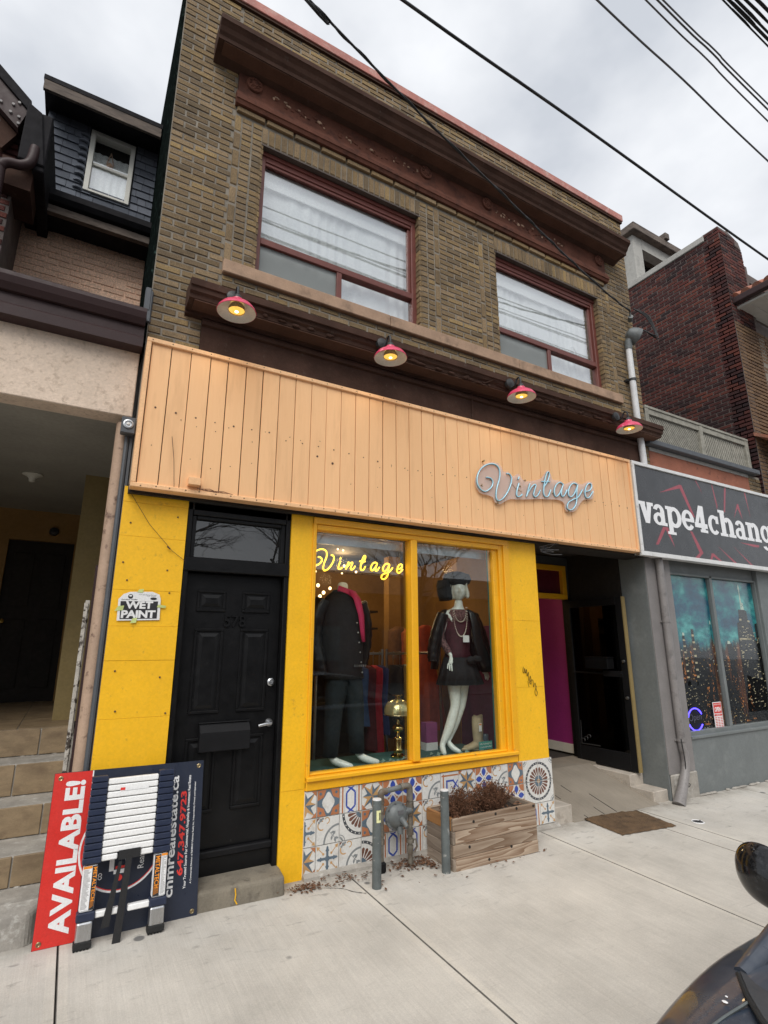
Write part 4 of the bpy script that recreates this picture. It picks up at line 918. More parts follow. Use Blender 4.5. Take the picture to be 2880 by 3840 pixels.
# ------------------------------------------------------------------ WET PAINT notice
t = thing('paper_notice', 'WET PAINT paper notice taped to the left yellow pier', 'notice', (.41, 4.345, 1.9))
Y = 4.339
m = MB(); out = [(.272, 1.897), (.558, 1.908), (.553, 2.06), (.540, 2.094), (.49, 2.112), (.34, 2.105), (.298, 2.087), (.268, 2.05)]
m.ext(out, 'xz', Y, Y + .0012); m.build('paper', M['paper'], t)
m = MB(); m.add([(x, Y - .0006, z) for x, z in ((.290, 1.908), (.538, 1.917), (.536, 2.043), (.284, 2.036))], [(0, 1, 2, 3)])
put_text(m, 'Goodbye Graffiti', (.288, Y - .0006, 2.042), (.105, 0, .003), (0, 0, .010), 0, .02); put_text(m, 'www.goodbyegraffiti.com', (.40, Y - .0006, 2.084), (.12, 0, -.002), (0, 0, .008)); put_text(m, 'call today', (.455, Y - .0006, 2.075), (.065, 0, -.001), (0, 0, .007))
m.add([(.346 + .017 * math.cos(a), Y - .0006, 2.072 + .017 * math.sin(a)) for a in [i * PI / 8 for i in range(16)]], [tuple(range(16))])
m.add([(.503 + .023 * math.cos(a), Y - .0006, 2.061 + .010 * math.sin(a)) for a in [i * PI / 8 for i in range(16)]], [tuple(range(16))])
m.build('print', M['ink'], t)
m = MB(); put_text(m, 'WET', (.318, Y - .0012, 1.983), (.185, 0, .004), (0, 0, .054), 0, .045, .94); put_text(m, 'PAINT', (.296, Y - .0012, 1.916), (.230, 0, .005), (0, 0, .056), 0, .045, .94)
m.add([(.346 + .010 * math.cos(a), Y - .0012, 2.072 + .005 + .006 * math.sin(a)) for a in [i * PI / 8 for i in range(16)]], [tuple(range(16))]); m.build('lettering', M['paper'], t)
for q in (((.25, 1.965), (.305, 1.972), (.31, 2.005), (.27, 2.0)), ((.53, 2.0), (.59, 1.995), (.595, 2.012), (.54, 2.02)), ((.385, 2.105), (.425, 2.102), (.43, 2.13), (.40, 2.126)), ((.36, 1.88), (.40, 1.885), (.405, 1.92), (.375, 1.916))):
    m = MB(); m.ext(q, 'xz', Y - .003, Y - .0018); m.build('tape_strip', M['tape'], t)

# ------------------------------------------------------------------ AVAILABLE! sign board leaning on its short side
av = thing('sign_board', 'red and navy AVAILABLE! property sign stood on its side against the yellow pier', 'sign', (.48, 4.2, 0))
A0, A1 = Vector((.018, 4.172, -.004)), Vector((.948, 4.172, -.013)); UP = Vector((0, .135, .928))
U = A1 - A0; Nn = Vector((0, -1, .145)).normalized()
def sp(u, v, d=0.): return A0 + U * u + UP * v + Nn * d
def srect(mb, u0, u1, v0, v1, d, mi=0): mb.add([sp(u0, v0, d), sp(u1, v0, d), sp(u1, v1, d), sp(u0, v1, d)], [(0, 1, 2, 3)], mi)
m = MB(); m.hexa([sp(0, 0, -.006), sp(1, 0, -.006), sp(1, 1, -.006), sp(0, 1, -.006)], [sp(0, 0), sp(1, 0), sp(1, 1), sp(0, 1)]); m.build('board', M['sign_navy'], av)
m = MB(); srect(m, .002, .235, .002, .998, .0006); m.build('red_band', M['sign_red'], av)
def vtext(mb, s, u0, u1, v0, v1, d, mi=0, bold=.03, space=1.): put_text(mb, s, sp(u1, v0, d), UP * (v1 - v0), U * -(u1 - u0), mi, bold, space)
m = MB(); sh = .0
vtext(m, 'AVAILABLE!', .075, .198, .055, .945, .0014, 0, .042, 1.04); m.build('lettering', M['sign_white'], av)
m = MB(); srect(m, .235, .243, .80, .998, .0006); m.build('white_edge', M['sign_white'], av)
m = MB(); vtext(m, 'cnmrealestate.ca', .765, .825, .14, .91, .0008, 0, .022, 1.); m.build('web_address', M['sign_white'], av)
m = MB(); vtext(m, 'Your Trusted Source For Commercial, Hospitality & Investment Real Estate', .893, .917, .175, .905, .0008, 0, .018); m.build('tagline', M['sign_white'], av)
m = MB(); vtext(m, 'A Commercial Division of RE/MAX Ultimate Realty Inc. Independently Owned and Operated', .938, .953, .20, .855, .0008, 0, .01); m.build('small_print', M['sign_white'], av)
RC = (.47, .50); rw = lambda r, a: (RC[0] + r * math.cos(a), RC[1] + r * math.sin(a))
for nm, k0, k1, mm in (('white_ring', .258, .270, 'sign_white'), ('red_ring', .252, .258, 'sign_redtext')):
    m = MB(); m.loft([[sp(*rw(k, 2 * PI * i / 48), .0008) for i in range(48)] for k in (k0, k1)], 0, False); m.build(nm, M[mm], av)
m = MB(); srect(m, .40, .43, .36, .48, .0008); srect(m, .43, .50, .34, .365, .0008); srect(m, .50, .53, .36, .46, .0008); m.build('logo_mark', M['sign_white'], av)
m = MB(); vtext(m, 'Real', .58, .62, .35, .43, .0008, 0, .01); m.build('ring_lettering', M['sign_white'], av)
m = MB(); vtext(m, 'CO', .335, .36, .32, .36, .0008); m.build('ring_lettering', M['sign_white'], av)
m = MB(); vtext(m, '647.347.9723', .845, .887, .26, .80, .001, 0, .03, 1.0); m.build('phone_number', M['sign_redtext'], av)
m = MB(); m.add([sp(.47 + .018 * math.cos(a), .315 + .018 * math.sin(a), .0009) for a in [2 * PI * i / 14 for i in range(14)]], [tuple(range(14))]); m.build('red_dot', M['sign_redtext'], av)
m = MB(); srect(m, .44, .50, .37, .385, .0012); m.build('red_bar', M['sign_redtext'], av)
for u, v in ((.035, .03), (.04, .965), (.965, .03), (.965, .965)):
    m = MB(); c = sp(u, v, .001); m.tube([c + Vector((.011 * math.cos(a), 0, .011 * math.sin(a))) for a in [2 * PI * i / 12 for i in range(13)]], .004, 6); m.ball(c, .007, .001, .007, 8, 4); m.build('eyelet', M['brass_dim'], av, smooth=True)

# ------------------------------------------------------------------ collapsed telescopic ladder leaning on the sign
ld = thing('telescopic_ladder', 'collapsed telescopic ladder with white rungs leaning on the AVAILABLE! sign', 'ladder', (.48, 4.09, 0))
B0 = Vector((0, 4.085, -.006)); LU = Vector((0, .105, .925)); LN = Vector((0, -1, .113)).normalized()
def lp(x, v, d=0.): return Vector((x, 0, 0)) + B0 + LU * v + LN * d
def lbox(mb, x0, x1, v0, v1, d0, d1, mi=0): mb.hexa([lp(x0, v0, d0), lp(x1, v0, d0), lp(x1, v0, d1), lp(x0, v0, d1)], [lp(x0, v1, d0), lp(x1, v1, d0), lp(x1, v1, d1), lp(x0, v1, d1)], mi)
RX = [(.232, .318), (.634, .722)]
for x0, x1 in RX:
    c = (x0 + x1) / 2; hw = (x1 - x0) / 2
    m = MB(); lbox(m, x0, x1, .03, .145, -.03, .035); m.build('foot_tube', M['alu'], ld, bevel=.012, seg=2)
    m = MB(); lbox(m, x0 - .006, x1 + .004, 0, .036, -.034, .04)
    for k in range(5): lbox(m, x0 - .004 + k * .018, x0 + .006 + k * .018, -.008, .002, -.034, .04)
    m.build('rubber_foot', M['rubber'], ld, bevel=.003)
    m = MB(); lbox(m, x0 - .006, x1 + .008, .145, .195, -.036, .042); m.build('collar', M['ladder_navy'], ld, bevel=.006)
    m = MB(); lbox(m, x0 + .004, x1 - .002, .195, .455, -.026, .03); m.build('outer_tube', M['sign_white'], ld, bevel=.012, seg=2)
    fl = x0 < .4
    lab = MB(); lx0, lx1 = ((c + .012, x1 - .004) if fl else (x0 + .008, c + .002)); lbox(lab, lx0, lx1, .205, .45, .0302, .0312); lab.build('label_panel', M['ink'], ld)
    m = MB(); put_text(m, 'METALTECH', lp(lx0 + .006, .442, .0318), LU * -.19, Vector(((lx1 - lx0) * .72, 0, 0)), 0, .02, 1.)
    for k in range(9): m.add([lp(lx0 + .003, .215 + k * .006, .0318), lp(lx1 - .004, .225 + k * .006, .0318), lp(lx1 - .004, .227 + k * .006, .0318), lp(lx0 + .003, .217 + k * .006, .0318)], [(0, 1, 2, 3)])
    m.build('label_print', M['orange'], ld)
    m = MB()
    for k in range(34):
        a, e = (x0 + .008, c + .008) if fl else (c + .006, x1 - .006); lbox(m, a + .002, e - random.uniform(.002, .018), .215 + k * .0065, .2175 + k * .0065, .0302, .0306)
    m.build('small_print', M['pipe_grey'], ld, kind='stuff')
    m = MB(); lbox(m, (x0 + .006) if fl else (c + .004), (c + .01) if fl else (x1 - .004), .438, .452, .0302, .0310); m.build('warning_strip', M['orange'], ld)
    for k in range(13):
        m = MB(); w = .004 * (k / 12); lbox(m, x0 + w - .006, x1 - w + .010, .462 + k * .0405, .462 + k * .0405 + .037, -.034 + w, .04 - w); m.build('collar', M['ladder_navy'], ld, bevel=.005)
for k in range(12):
    m = MB(); z = .466 + k * .0418 + (.0 if k else 0)
    if k == 0:
        for a, e in ((.33, .42), (.555, .628)): lbox(m, a, e, z, z + .035, -.02, .028)
    else: lbox(m, .326, .628, z, z + .036, -.02, .03)
    m.build('rung', M['ladder_rung'], ld, bevel=.005)
m = MB(); lbox(m, .326, .455, .150, .185, -.02, .026); lbox(m, .505, .63, .150, .185, -.02, .026); m.build('rung', M['ladder_rung'], ld, bevel=.005)
m = MB(); lbox(m, .425, .55, .46, .515, .03, .036)
for a, e, w0, w1 in (((.49, .50), (.455, -.01), .034, .046), ((.44, .45), (.385, .09), .018, .046)): m.hexa([lp(e[0] - w1 / 2, e[1], .034), lp(e[0] + w1 / 2, e[1], .034), lp(e[0] + w1 / 2, e[1], .037), lp(e[0] - w1 / 2, e[1], .037)], [lp(a[0] - w0 / 2, a[1], .034), lp(a[0] + w0 / 2, a[1], .034), lp(a[0] + w0 / 2, a[1], .037), lp(a[0] - w0 / 2, a[1], .037)])
m.build('webbing_strap', M['strap'], ld)
m = MB(); lbox(m, .40, .57, .91 - .032, .91 - .012, .0302, .0306); m.build('rung_sticker', M['sign_white'], ld)
m = MB(); lbox(m, .40, .428, .882, .899, .031, .0316); m.build('rung_sticker', M['sign_redtext'], ld)

# ------------------------------------------------------------------ planter box
pl = thing('planter_box', 'weathered wooden planter box of four plank courses under the shop window', 'planter', (3.34, 4.12, -.04))
PX0, PX1, PY0, PY1, PB = 2.885, 3.815, 3.93, 4.335, -.042
for r in range(4):
    z0 = PB + r * .0975 + (0 if r else .0); z1 = z0 + .0955; e = .014 if r % 2 == 0 else 0
    xa, xb = (PX0 + (.022 if r in (0, 2) and False else 0), PX1)
    m = MB(); m.box(PX0 + (.026 if r in (0, 2) else .002), PX1 - (.0 if r in (0, 2) else .004) - (0 if r in (0, 2) else 0), PY0 - random.uniform(0, .003), PY0 + .027, z0, z1); m.build('plank', M['wood_plank'], pl, bevel=.004)
    m = MB(); m.box(PX0 + .026, PX1, PY1 - .027, PY1, z0, z1); m.build('plank', M['wood_plank'], pl, bevel=.004)
    for k, x in enumerate((PX0, PX1 - .027)):
        m = MB(); m.box(x + (-.004 if r in (1, 3) else 0), x + .027, PY0 + (.0 if r in (0, 2) else .028), PY1 - .028, z0, z1 - .0005); m.build('plank', M['wood_orange'] if (r == 3 and k == 0) else M['wood_planky'], pl, bevel=.004)
for x in (PX0 + .028, PX1 - .07):
    for y in (PY0 + .028, PY1 - .07): m = MB(); m.box(x, x + .04, y, y + .04, PB, PB + .36); m.build('corner_post', M['wood_planky'], pl)
for x, z in ((3.10, .30), (3.34, .325), (3.58, .335), (3.78, .33), (3.50, .05), (3.05, .12), (3.25, -.005)): m = MB(); m.lathe([(.001, PY0 - .006), (.011, PY0 - .005), (.012, PY0 + .002)], (x, 0, z), 8, 0, 'y'); m.build('knot', M['dark_gap'], pl)
m = MB(); n = 16
g = [[(PX0 + .03 + (PX1 - PX0 - .06) * i / n, PY0 + .03 + (PY1 - PY0 - .06) * j / 8, PB + .325 + .012 * smoothnoise(i * 1.3, j * 1.7) + .02 * math.sin(PI * i / n)) for i in range(n + 1)] for j in range(9)]
m.loft(g, 0, False, False); m.build('soil', M['soil'], pl, smooth=True)
m = MB()
for k in range(170):
    x, y = random.uniform(PX0 + .05, PX1 - .05), random.uniform(PY0 + .04, PY1 - .04); z = PB + .345 + random.uniform(-.005, .02); a = random.uniform(0, 6); L = random.uniform(.012, .03)
    m.add([(x - L * math.cos(a), y - L * math.sin(a), z), (x + .4 * L * math.sin(a), y - .4 * L * math.cos(a), z + .006), (x + L * math.cos(a), y + L * math.sin(a), z + random.uniform(-.004, .01)), (x - .4 * L * math.sin(a), y + .4 * L * math.cos(a), z)], [(0, 1, 2, 3)])
m.build('bark_mulch', M['leaf_litter'], pl, kind='stuff')
def dead_shrub(cx, cy, sx, sy, h, n, label):
    t = thing('dead_shrub', label, 'dried plant', (cx, cy, .28), 'dried plants in the planter')
    s_ = MB(); fl = MB()
    for k in range(n):
        a = random.uniform(0, 2 * PI); r = random.random() ** .6; bx, by = cx + .45 * sx * r * math.cos(a), cy + .4 * sy * r * math.sin(a)
        hh = h * (1 - .55 * r * r) * random.uniform(.7, 1.1); tx, ty = cx + sx * r * math.cos(a), cy + sy * r * math.sin(a)
        p = [(bx, by, .29), ((bx + tx) / 2 + random.uniform(-.015, .015), (by + ty) / 2, .29 + hh * .55), (tx, ty, .29 + hh)]
        s_.tube(p, [.0022, .0018, .001], 4, 0, False)
        for q in range(5):
            u = random.uniform(.45, 1.05); c = Vector(p[1]).lerp(Vector(p[2]), min(1, (u - .45) * 1.8)) + Vector([random.gauss(0, .010) for _ in range(3)]); R = random.uniform(.004, .0095)
            for z in range(3):
                d = Vector([random.gauss(0, 1) for _ in range(3)]).normalized() * R; e = d.cross(Vector([random.gauss(0, 1) for _ in range(3)])).normalized() * R * .7
                fl.add([c - d, c + e, c + d * 1.3, c - e], [(0, 1, 2, 3)])
    s_.build('stems', M['deadplant'], t); fl.build('dry_flower_heads', M['deadplant'], t, kind='stuff')
dead_shrub(3.08, 4.10, .19, .14, .24, 190, 'dried brown plant at the left end of the planter')
dead_shrub(3.47, 4.14, .27, .13, .25, 290, 'wider dried brown plant in the middle of the planter')
dead_shrub(2.945, 4.00, .05, .06, .13, 26, 'small grey dried sprig in the front left corner of the planter')

# ------------------------------------------------------------------ bollards, gas meter, mat
def bollard(x, y, h, label):
    t = thing('steel_bollard', label, 'bollard', (x, y, zg(x, y)), 'thin steel bollards beside the gas meter'); z = zg(x, y)
    m = MB(); m.lathe([(.036, z - .02), (.035, z + .1), (.035, z + h - .006)], (x, y, 0), 18); m.build('post', M['bollard'], t, smooth=True)
    m = MB(); m.lathe([(.0355, z + h - .008), (.033, z + h), (.001, z + h + .002)], (x, y, 0), 18); m.build('concrete_cap', M['pipe_white'], t, smooth=True)
    return t, z
bo, z = bollard(2.205, 3.975, .605, 'left grey bollard with a yellow sticker in front of the gas pipes')
m = MB(); rr = .0358
for a0, a1, mi, k0, k1 in ((-2.15, -1.05, 0, .445, .53), (-1.55, -1.22, 1, .462, .515)):
    pts = [a0 + (a1 - a0) * i / 8 for i in range(9)]; q = rr + .0006 * mi
    m.loft([[(2.205 + q * math.cos(a), 3.975 + q * math.sin(a), z + kk) for a in pts] for kk in (k0, k1)], mi, False, False)
m.build('sticker', [mat('pale_yellow_sticker', (.72, .72, .38), .5), M['ink']], bo)
bollard(2.832, 3.96, .605, 'right scuffed grey bollard standing at the corner of the planter')
gm = thing('gas_meter', 'old grey gas regulator on bent pipes in front of the tiled wall', 'gas meter', (2.49, 4.18, -.03))
Y = 4.20
m = MB(); m.tube([(2.37, Y, -.03), (2.37, Y, .50)], .021, 12)
for z0 in (.17, .23, .40): m.tube([(2.37, Y, z0), (2.37, Y, z0 + .035)], .028, 8)
m.tube(smooth_path([(2.37, Y, .47), (2.365, Y, .535), (2.38, Y, .553), (2.42, Y, .556)], 4), .027, 12); m.build('inlet_pipe', M['pipe_old'], gm, smooth=True)
m = MB(); m.tube([(2.39, Y, .555), (2.60, Y, .572)], .021, 12); m.build('cross_pipe', M['meter'], gm, smooth=True)
m = MB(); m.tube(smooth_path([(2.56, Y, .570), (2.62, Y, .572), (2.643, Y, .555), (2.646, Y, .51), (2.646, Y, .48)], 4), .027, 12); m.tube([(2.553, Y, .569), (2.572, Y, .57)], .031, 10); m.tube([(2.646, Y, .50), (2.646, Y, -.03)], .019, 12)
for z0, h, r in ((.455, .03, .03), (.40, .05, .033), (.345, .03, .029), (.20, .045, .03), (.06, .06, .026), (.14, .03, .032)): m.tube([(2.646, Y, z0), (2.646, Y, z0 + h)], r, 8)
m.tube([(2.646, Y, .155), (2.69, Y - .02, .165), (2.70, Y - .02, .11), (2.67, Y - .02, .07)], .009, 6); m.build('outlet_pipe', M['pipe_old'], gm, smooth=True)
m = MB(); cy = 4.19; m.lathe([(.001, cy - .06), (.045, cy - .058), (.075, cy - .045), (.09, cy - .02), (.105, cy - .018), (.108, cy), (.105, cy + .012), (.09, cy + .014), (.075, cy + .035), (.001, cy + .05)], (2.505, 0, .365), 28, 0, 'y')
m.tube([(2.52, cy, .365), (2.646, cy, .39)], .028, 10)
m.build('regulator_body', M['meter'], gm, smooth=True)
m = MB(); m.tube([(2.525, cy - .055, .345), (2.53, cy - .10, .325), (2.532, cy - .125, .305)], [.026, .02, .016], 10); m.tube([(2.52, cy - .03, .29), (2.518, cy - .04, .235)], [.024, .022], 10); m.build('vent_spout', M['meter'], gm, smooth=True)
m = MB()
for k in range(8): a = k * PI / 4 + .2; m.ball((2.505 + .098 * math.cos(a), cy - .022, .365 + .098 * math.sin(a)), .009, .008, .009, 6, 4)
m.build('flange_bolts', M['cable_grey'], gm)
m = MB(); m.box(2.488, 2.54, cy - .064, cy - .054, .385, .415); m.build('name_plate', M['cable_grey'], gm)
m = MB(); m.box(2.34, 2.40, Y - .04, Y + .02, -.03, .05); m.build('pipe_wrap', M['black_matte'], gm, bevel=.012)
mt = MB()
n = 24; q = [(4.885, 4.345), (5.675, 4.30), (5.59, 3.785), (4.85, 3.86)]
def bil(u, v): a = Vector(q[0]).lerp(Vector(q[1]), u); c = Vector(q[3]).lerp(Vector(q[2]), u); return a.lerp(c, v)
g = []
for j in range(n + 1):
    r = []
    for i in range(n + 1):
        p = bil(i / n, j / n); e = min(i, j, n - i, n - j); p = p + Vector((.008 * smoothnoise(i, j * 2.), .008 * smoothnoise(j, i * 2.))) * (1 if e == 0 else 0)
        r.append((p.x, p.y, zg(p.x, p.y) + (.006 if e == 0 else .020 + .004 * smoothnoise(i * .9, j * .8) + random.uniform(-.0015, .0015)) + (.012 * max(0, 1 - j / 7) * (i < 18) if j < 7 else 0)))
    g.append(r)
mt.loft(g, 0, False, False); mt = mt.build('door_mat', M['coir'], None, smooth=True); top(mt, 'worn brown coir door mat on the pavement before the ramp', 'door mat')
m = MB(); m.lathe([(.001, .0045), (.05, .0045), (.06, .003)], (5.93, 3.77, zg(5.93, 3.77)), 20, 1); m.tube([(5.93 + .058 * math.cos(a), 3.77 + .058 * math.sin(a), zg(5.93, 3.77) + .003) for a in [2 * PI * i / 20 for i in range(21)]], .006, 5, 0)
m.tube([(5.90, 3.76, zg(5.9, 3.77) + .006), (5.98, 3.775, zg(5.9, 3.77) + .006)], .007, 5, 1); m = m.build('valve_cover', [M['sign_white'], M['iron']]); top(m, 'small round water valve cover set in the pavement right of the mat', 'valve cover')
# leaf litter
m = MB()
def litter(cx, cy, sx, sy, n):
    for k in range(n):
        x, y = random.gauss(cx, sx), min(4.30, random.gauss(cy, sy)); z = zg(x, y) + random.uniform(.003, .022); a = random.uniform(0, 6); L = random.uniform(.008, .022); t1, t2 = random.uniform(-.008, .010), random.uniform(-.006, .01)
        m.add([(x - L * math.cos(a), y - L * math.sin(a), z + t1), (x + .5 * L * math.sin(a), y - .5 * L * math.cos(a), z), (x + L * math.cos(a), y + L * math.sin(a), z + t2), (x - .5 * L * math.sin(a), y + .5 * L * math.cos(a), z + .003)], [(0, 1, 2, 3)])
litter(2.66, 4.21, .09, .06, 190); litter(2.05, 4.20, .10, .05, 70); litter(1.72, 4.20, .07, .03, 110); litter(2.80, 4.17, .03, .07, 90); litter(2.4, 4.1, .3, .15, 22); litter(3.3, 3.88, .3, .03, 16)
m = m.build('leaf_litter', M['leaf_litter']); tag(m, 'scattered dead leaves below the tiled wall', 'leaf litter', kind='stuff')

# ------------------------------------------------------------------ service mast and street wires
sm = thing('service_mast', 'white electrical conduit with grey weatherhead at the right corner of the brick shop', 'service mast', (6.5, 4.28, 2.9))
m = MB(); m.tube(smooth_path([(6.53, 4.27, 2.95), (6.53, 4.27, 4.2), (6.52, 4.28, 4.7), (6.50, 4.27, 5.4), (6.50, 4.27, 5.95)], 3), .043, 14); m.build('conduit', M['pipe_white'], sm, smooth=True)
m = MB(); m.tube([(6.505, 4.27, 5.36), (6.505, 4.27, 5.40)], .050, 14); m.box(6.43, 6.58, 4.30, 4.352, 5.365, 5.395); m.build('strap', M['iron'], sm)
ax = Vector((.80, -.42, -.42)).normalized(); sd_ = ax.cross(Vector((0, 0, 1))).normalized(); u_ = sd_.cross(ax); hc = Vector((6.57, 4.20, 6.07))
def disc(c, r, n=20, k=1.): return [c + sd_ * r * math.cos(2 * PI * i / n) + u_ * r * k * math.sin(2 * PI * i / n) for i in range(n)]
m = MB(); m.loft([disc(hc - ax * .13 + Vector((0, 0, -.03)), .02), disc(hc - ax * .115, .06), disc(hc - ax * .07, .095), disc(hc, .118), disc(hc + ax * .055, .122), disc(hc + ax * .06, .105)], 0, True)
m.tube([(6.50, 4.27, 5.86), (6.505, 4.265, 5.98), (6.53, 4.24, 6.04)], [.05, .052, .06], 14); m.build('weatherhead', M['meter'], sm, smooth=True)
m = MB(); m.loft([disc(hc + ax * .058, .10), disc(hc + ax * .068, .088)], 0, True); m.build('cable_plate', M['iron'], sm)
for k in range(4): m = MB(); c_ = hc + ax * .07 + sd_ * .045 * math.cos(k * PI / 2 + .4) + u_ * .045 * math.sin(k * PI / 2 + .4); m.loft([disc(c_, .024, 12), disc(c_ + ax * .008, .020, 12)], 0, True); m.build('cable_gland', M['meter'], sm)
m = MB()
for k in range(3): m.tube(smooth_path([(6.64 + k * .02, 4.10, 6.13), (6.72 + k * .03, 4.0, 6.02 - k * .02), (6.78 + .02 * k, 4.02, 6.10), (6.74 + .03 * k, 4.10, 6.38 + .02 * k), (6.62, 4.2, 6.53)], 5), .009, 6)
m.build('service_loop', M['cable'], sm, smooth=True)
m = MB(); m.tube([(6.66, 4.3, 6.40), (6.60, 4.24, 6.42)], .035, 10); m.tube([(6.60, 4.25, 6.42), (6.58, 4.23, 6.50)], .012, 8); m.build('insulator', M['meter'], sm, smooth=True)
SD = [(.5, 3.09, 7.10), (1.103, 3.2, 6.982), (1.751, 3.321, 6.875), (2.64, 3.488, 6.755), (3.755, 3.697, 6.645), (4.468, 3.83, 6.566), (5.185, 3.964, 6.505), (6.019, 4.121, 6.47), (6.58, 4.225, 6.49)]
sdp = smooth_path([(-8, 1.55, 9.3)] + SD, 4)
m = MB(); m.tube(sdp, .0105, 6); tw = [p + Vector((0, .011 * math.cos(i * .8), .011 * math.sin(i * .8))) for i, p in enumerate(smooth_path(sdp, 3))]; m.tube(tw, .0075, 5)
o = m.build('service_wire', M['cable'], None, smooth=True); top(o, 'twisted black service wire running from the upper left to the weatherhead', 'overhead wire', 'overhead wires')
def wire(pts, r, label, mm='cable', extra=None):
    (x0, y0), (xm, ym), (x1, y1) = pts; z = 8.0; k = (y1 - y0) / (x1 - x0)
    P_ = [(x0 - 14, y0 - 14 * k, z + .5), (x0 - 5, y0 - 5 * k, z + .12), (x0, y0, z), (xm, ym, z), (x1, y1, z), (x1 + 8, y1 + 8 * k, z + .10), (x1 + 20, y1 + 20 * k, z + .4)]
    m = MB(); sp_ = smooth_path(P_, 6); m.tube(sp_, r, 6)
    if extra: m.tube([p + Vector((0, extra * math.cos(i * .7), extra * math.sin(i * .7))) for i, p in enumerate(smooth_path(sp_, 2))], r * .6, 5)
    o = m.build('overhead_wire', M[mm], None, smooth=True); top(o, label, 'overhead wire', 'overhead wires')
wire([(2.131, 3.356), (4.835, 3.393), (9.399, 3.488)], .016, 'thick black cable crossing the sky above the roof line', 'cable', .008)
wire([(3.823, 2.391), (5.314, 2.431), (7.335, 2.506)], .010, 'thin single wire next above the thick cable', 'cable_grey')
wire([(4.246, 2.149), (5.34, 2.169), (6.719, 2.213)], .008, 'thin grey wire below the pair of bundled wires', 'cable_grey')
wire([(4.347, 2.092), (5.335, 2.104), (6.557, 2.136)], .009, 'lower wire of the close pair in the upper right sky', 'cable_grey')
wire([(4.395, 2.064), (5.332, 2.073), (6.482, 2.10)], .008, 'upper wire of the close pair in the upper right sky', 'cable_grey')
for i, (p, r) in enumerate((([(4.919, 1.766), (5.32, 1.759), (5.78, 1.766)], .008), ([(4.971, 1.736), (5.313, 1.726), (5.705, 1.731)], .014), ([(5.032, 1.701), (5.311, 1.692), (5.632, 1.696)], .011), ([(5.112, 1.655), (5.303, 1.644), (5.527, 1.646)], .010), ([(5.213, 1.598), (5.301, 1.589), (5.416, 1.593)], .012))):
    wire(p, r, ['thin lowest wire of the bundle in the top right corner', 'thickest black wire in the top right corner bundle', 'middle wire of the top right corner bundle', 'second wire from the corner of the top right bundle', 'wire nearest the top right corner of the sky'][i])
# ------------------------------------------------------------------ row house on the left: open porch, painted brick, shingled dormer
lh = thing('row_house', 'left row house with open stucco porch, painted brick and a slate-shingled dormer', 'house', (-1, 5.8, 0))
b = MB(); b.box(-3.2, .215, 4.36, 4.56, 3.46, 4.10); b.build('porch_beam', M['stucco'], lh, bevel=.006)
b = MB(); b.ext([(4.36, 4.33), (4.20, 4.335), (4.195, 4.30), (4.21, 4.25), (4.24, 4.205), (4.36, 4.20)], 'yz', -3.2, .222); b.build('gutter', M['gutter_brown'], lh)
b = MB(); b.ext([(4.36, 4.20), (4.27, 4.20), (4.27, 4.12), (4.25, 4.10), (4.25, 4.02), (4.36, 4.01)], 'yz', -3.2, .222); b.build('fascia', M['gutter_brown'], lh)
b = MB(); b.hexa([(-3.2, 4.30, 4.30), (.22, 4.30, 4.30), (.22, 5.8, 4.75), (-3.2, 5.8, 4.75)], [(-3.2, 4.30, 4.34), (.22, 4.30, 4.34), (.22, 5.8, 4.80), (-3.2, 5.8, 4.80)]); b.build('porch_roof', M['shingle_base'], lh)
b = MB(); b.box(-3.2, .22, 4.56, 8.3, 3.462, 3.5); b.build('porch_ceiling', M['soffit_grey'], lh)
b = MB(); b.box(-.06, .22, 6.2, 8.3, 1.02, 3.46); b.build('porch_side_wall', M['old_yellow'], lh)
b = MB(); grid_wall(b, -3.2, .22, .9, 3.46, [(-.84, -.10, 1.0, 3.06)], 8.3, 8.5); b.build('porch_back_wall', M['interior_brown'], lh)
b = MB(); b.box(-.84, -.10, 8.36, 8.42, 1.03, 3.06)
dd = b.build('front_door', M['dark_gap'], lh)
for q in ((-.76, -.53, 2.2, 2.9), (-.41, -.18, 2.2, 2.9), (-.76, -.53, 1.2, 2.05), (-.41, -.18, 1.2, 2.05)): m = MB(); m.box(q[0], q[1], 8.34, 8.36, q[2], q[3]); m.build('door_panel', M['dark_gap'], dd, bevel=.01)
m = MB(); m.lathe([(.001, 8.28), (.03, 8.29), (.03, 8.36)], (-.78, 0, 2.02), 12, 0, 'y'); m.build('door_knob', M['brass'], dd)
b = MB(); b.box(-3.3, -3.2, 4.36, 8.5, -.2, 3.5); b.box(-3.2, .22, 8.5, 8.6, -.2, 4.5); b.build('wall', M['old_yellow'], lh)
b = MB(); b.lathe([(.09, 3.461), (.095, 3.45), (.05, 3.43), (.03, 3.41), (.028, 3.38), (.001, 3.37)], (-.545, 6.45, 0), 18); b.build('ceiling_lamp', M['white_vinyl'], lh, smooth=True)
b = MB(); b.lathe([(.001, 8.24), (.05, 8.25), (.06, 8.3)], (-.36, 0, 3.2), 12, 0, 'y'); b.build('wall_lamp', M['iron'], lh, smooth=True)
ST = [(5.70, 1.035), (5.36, .824), (5.03, .594), (4.63, .387), (4.36, .20)]
b = MB(); b.box(-3.2, .10, 5.70, 8.3, .2, 1.03); b.box(.10, .22, 4.60, 8.3, -.2, .95); b.build('porch_floor', M['cement'], lh)
for y0 in (5.75, 6.4, 7.05, 7.7):
    for x0 in (-1.6, -.95, -.30): m = MB(); m.box(x0 + .004, min(x0 + .646, .098), y0 + .004, y0 + .642, 1.03, 1.037); m.build('floor_tile', M['steptile'], lh)
zb = [.824, .594, .387, .20, -.1]; yb = [8.3, 5.72, 5.38, 5.05, 4.65]
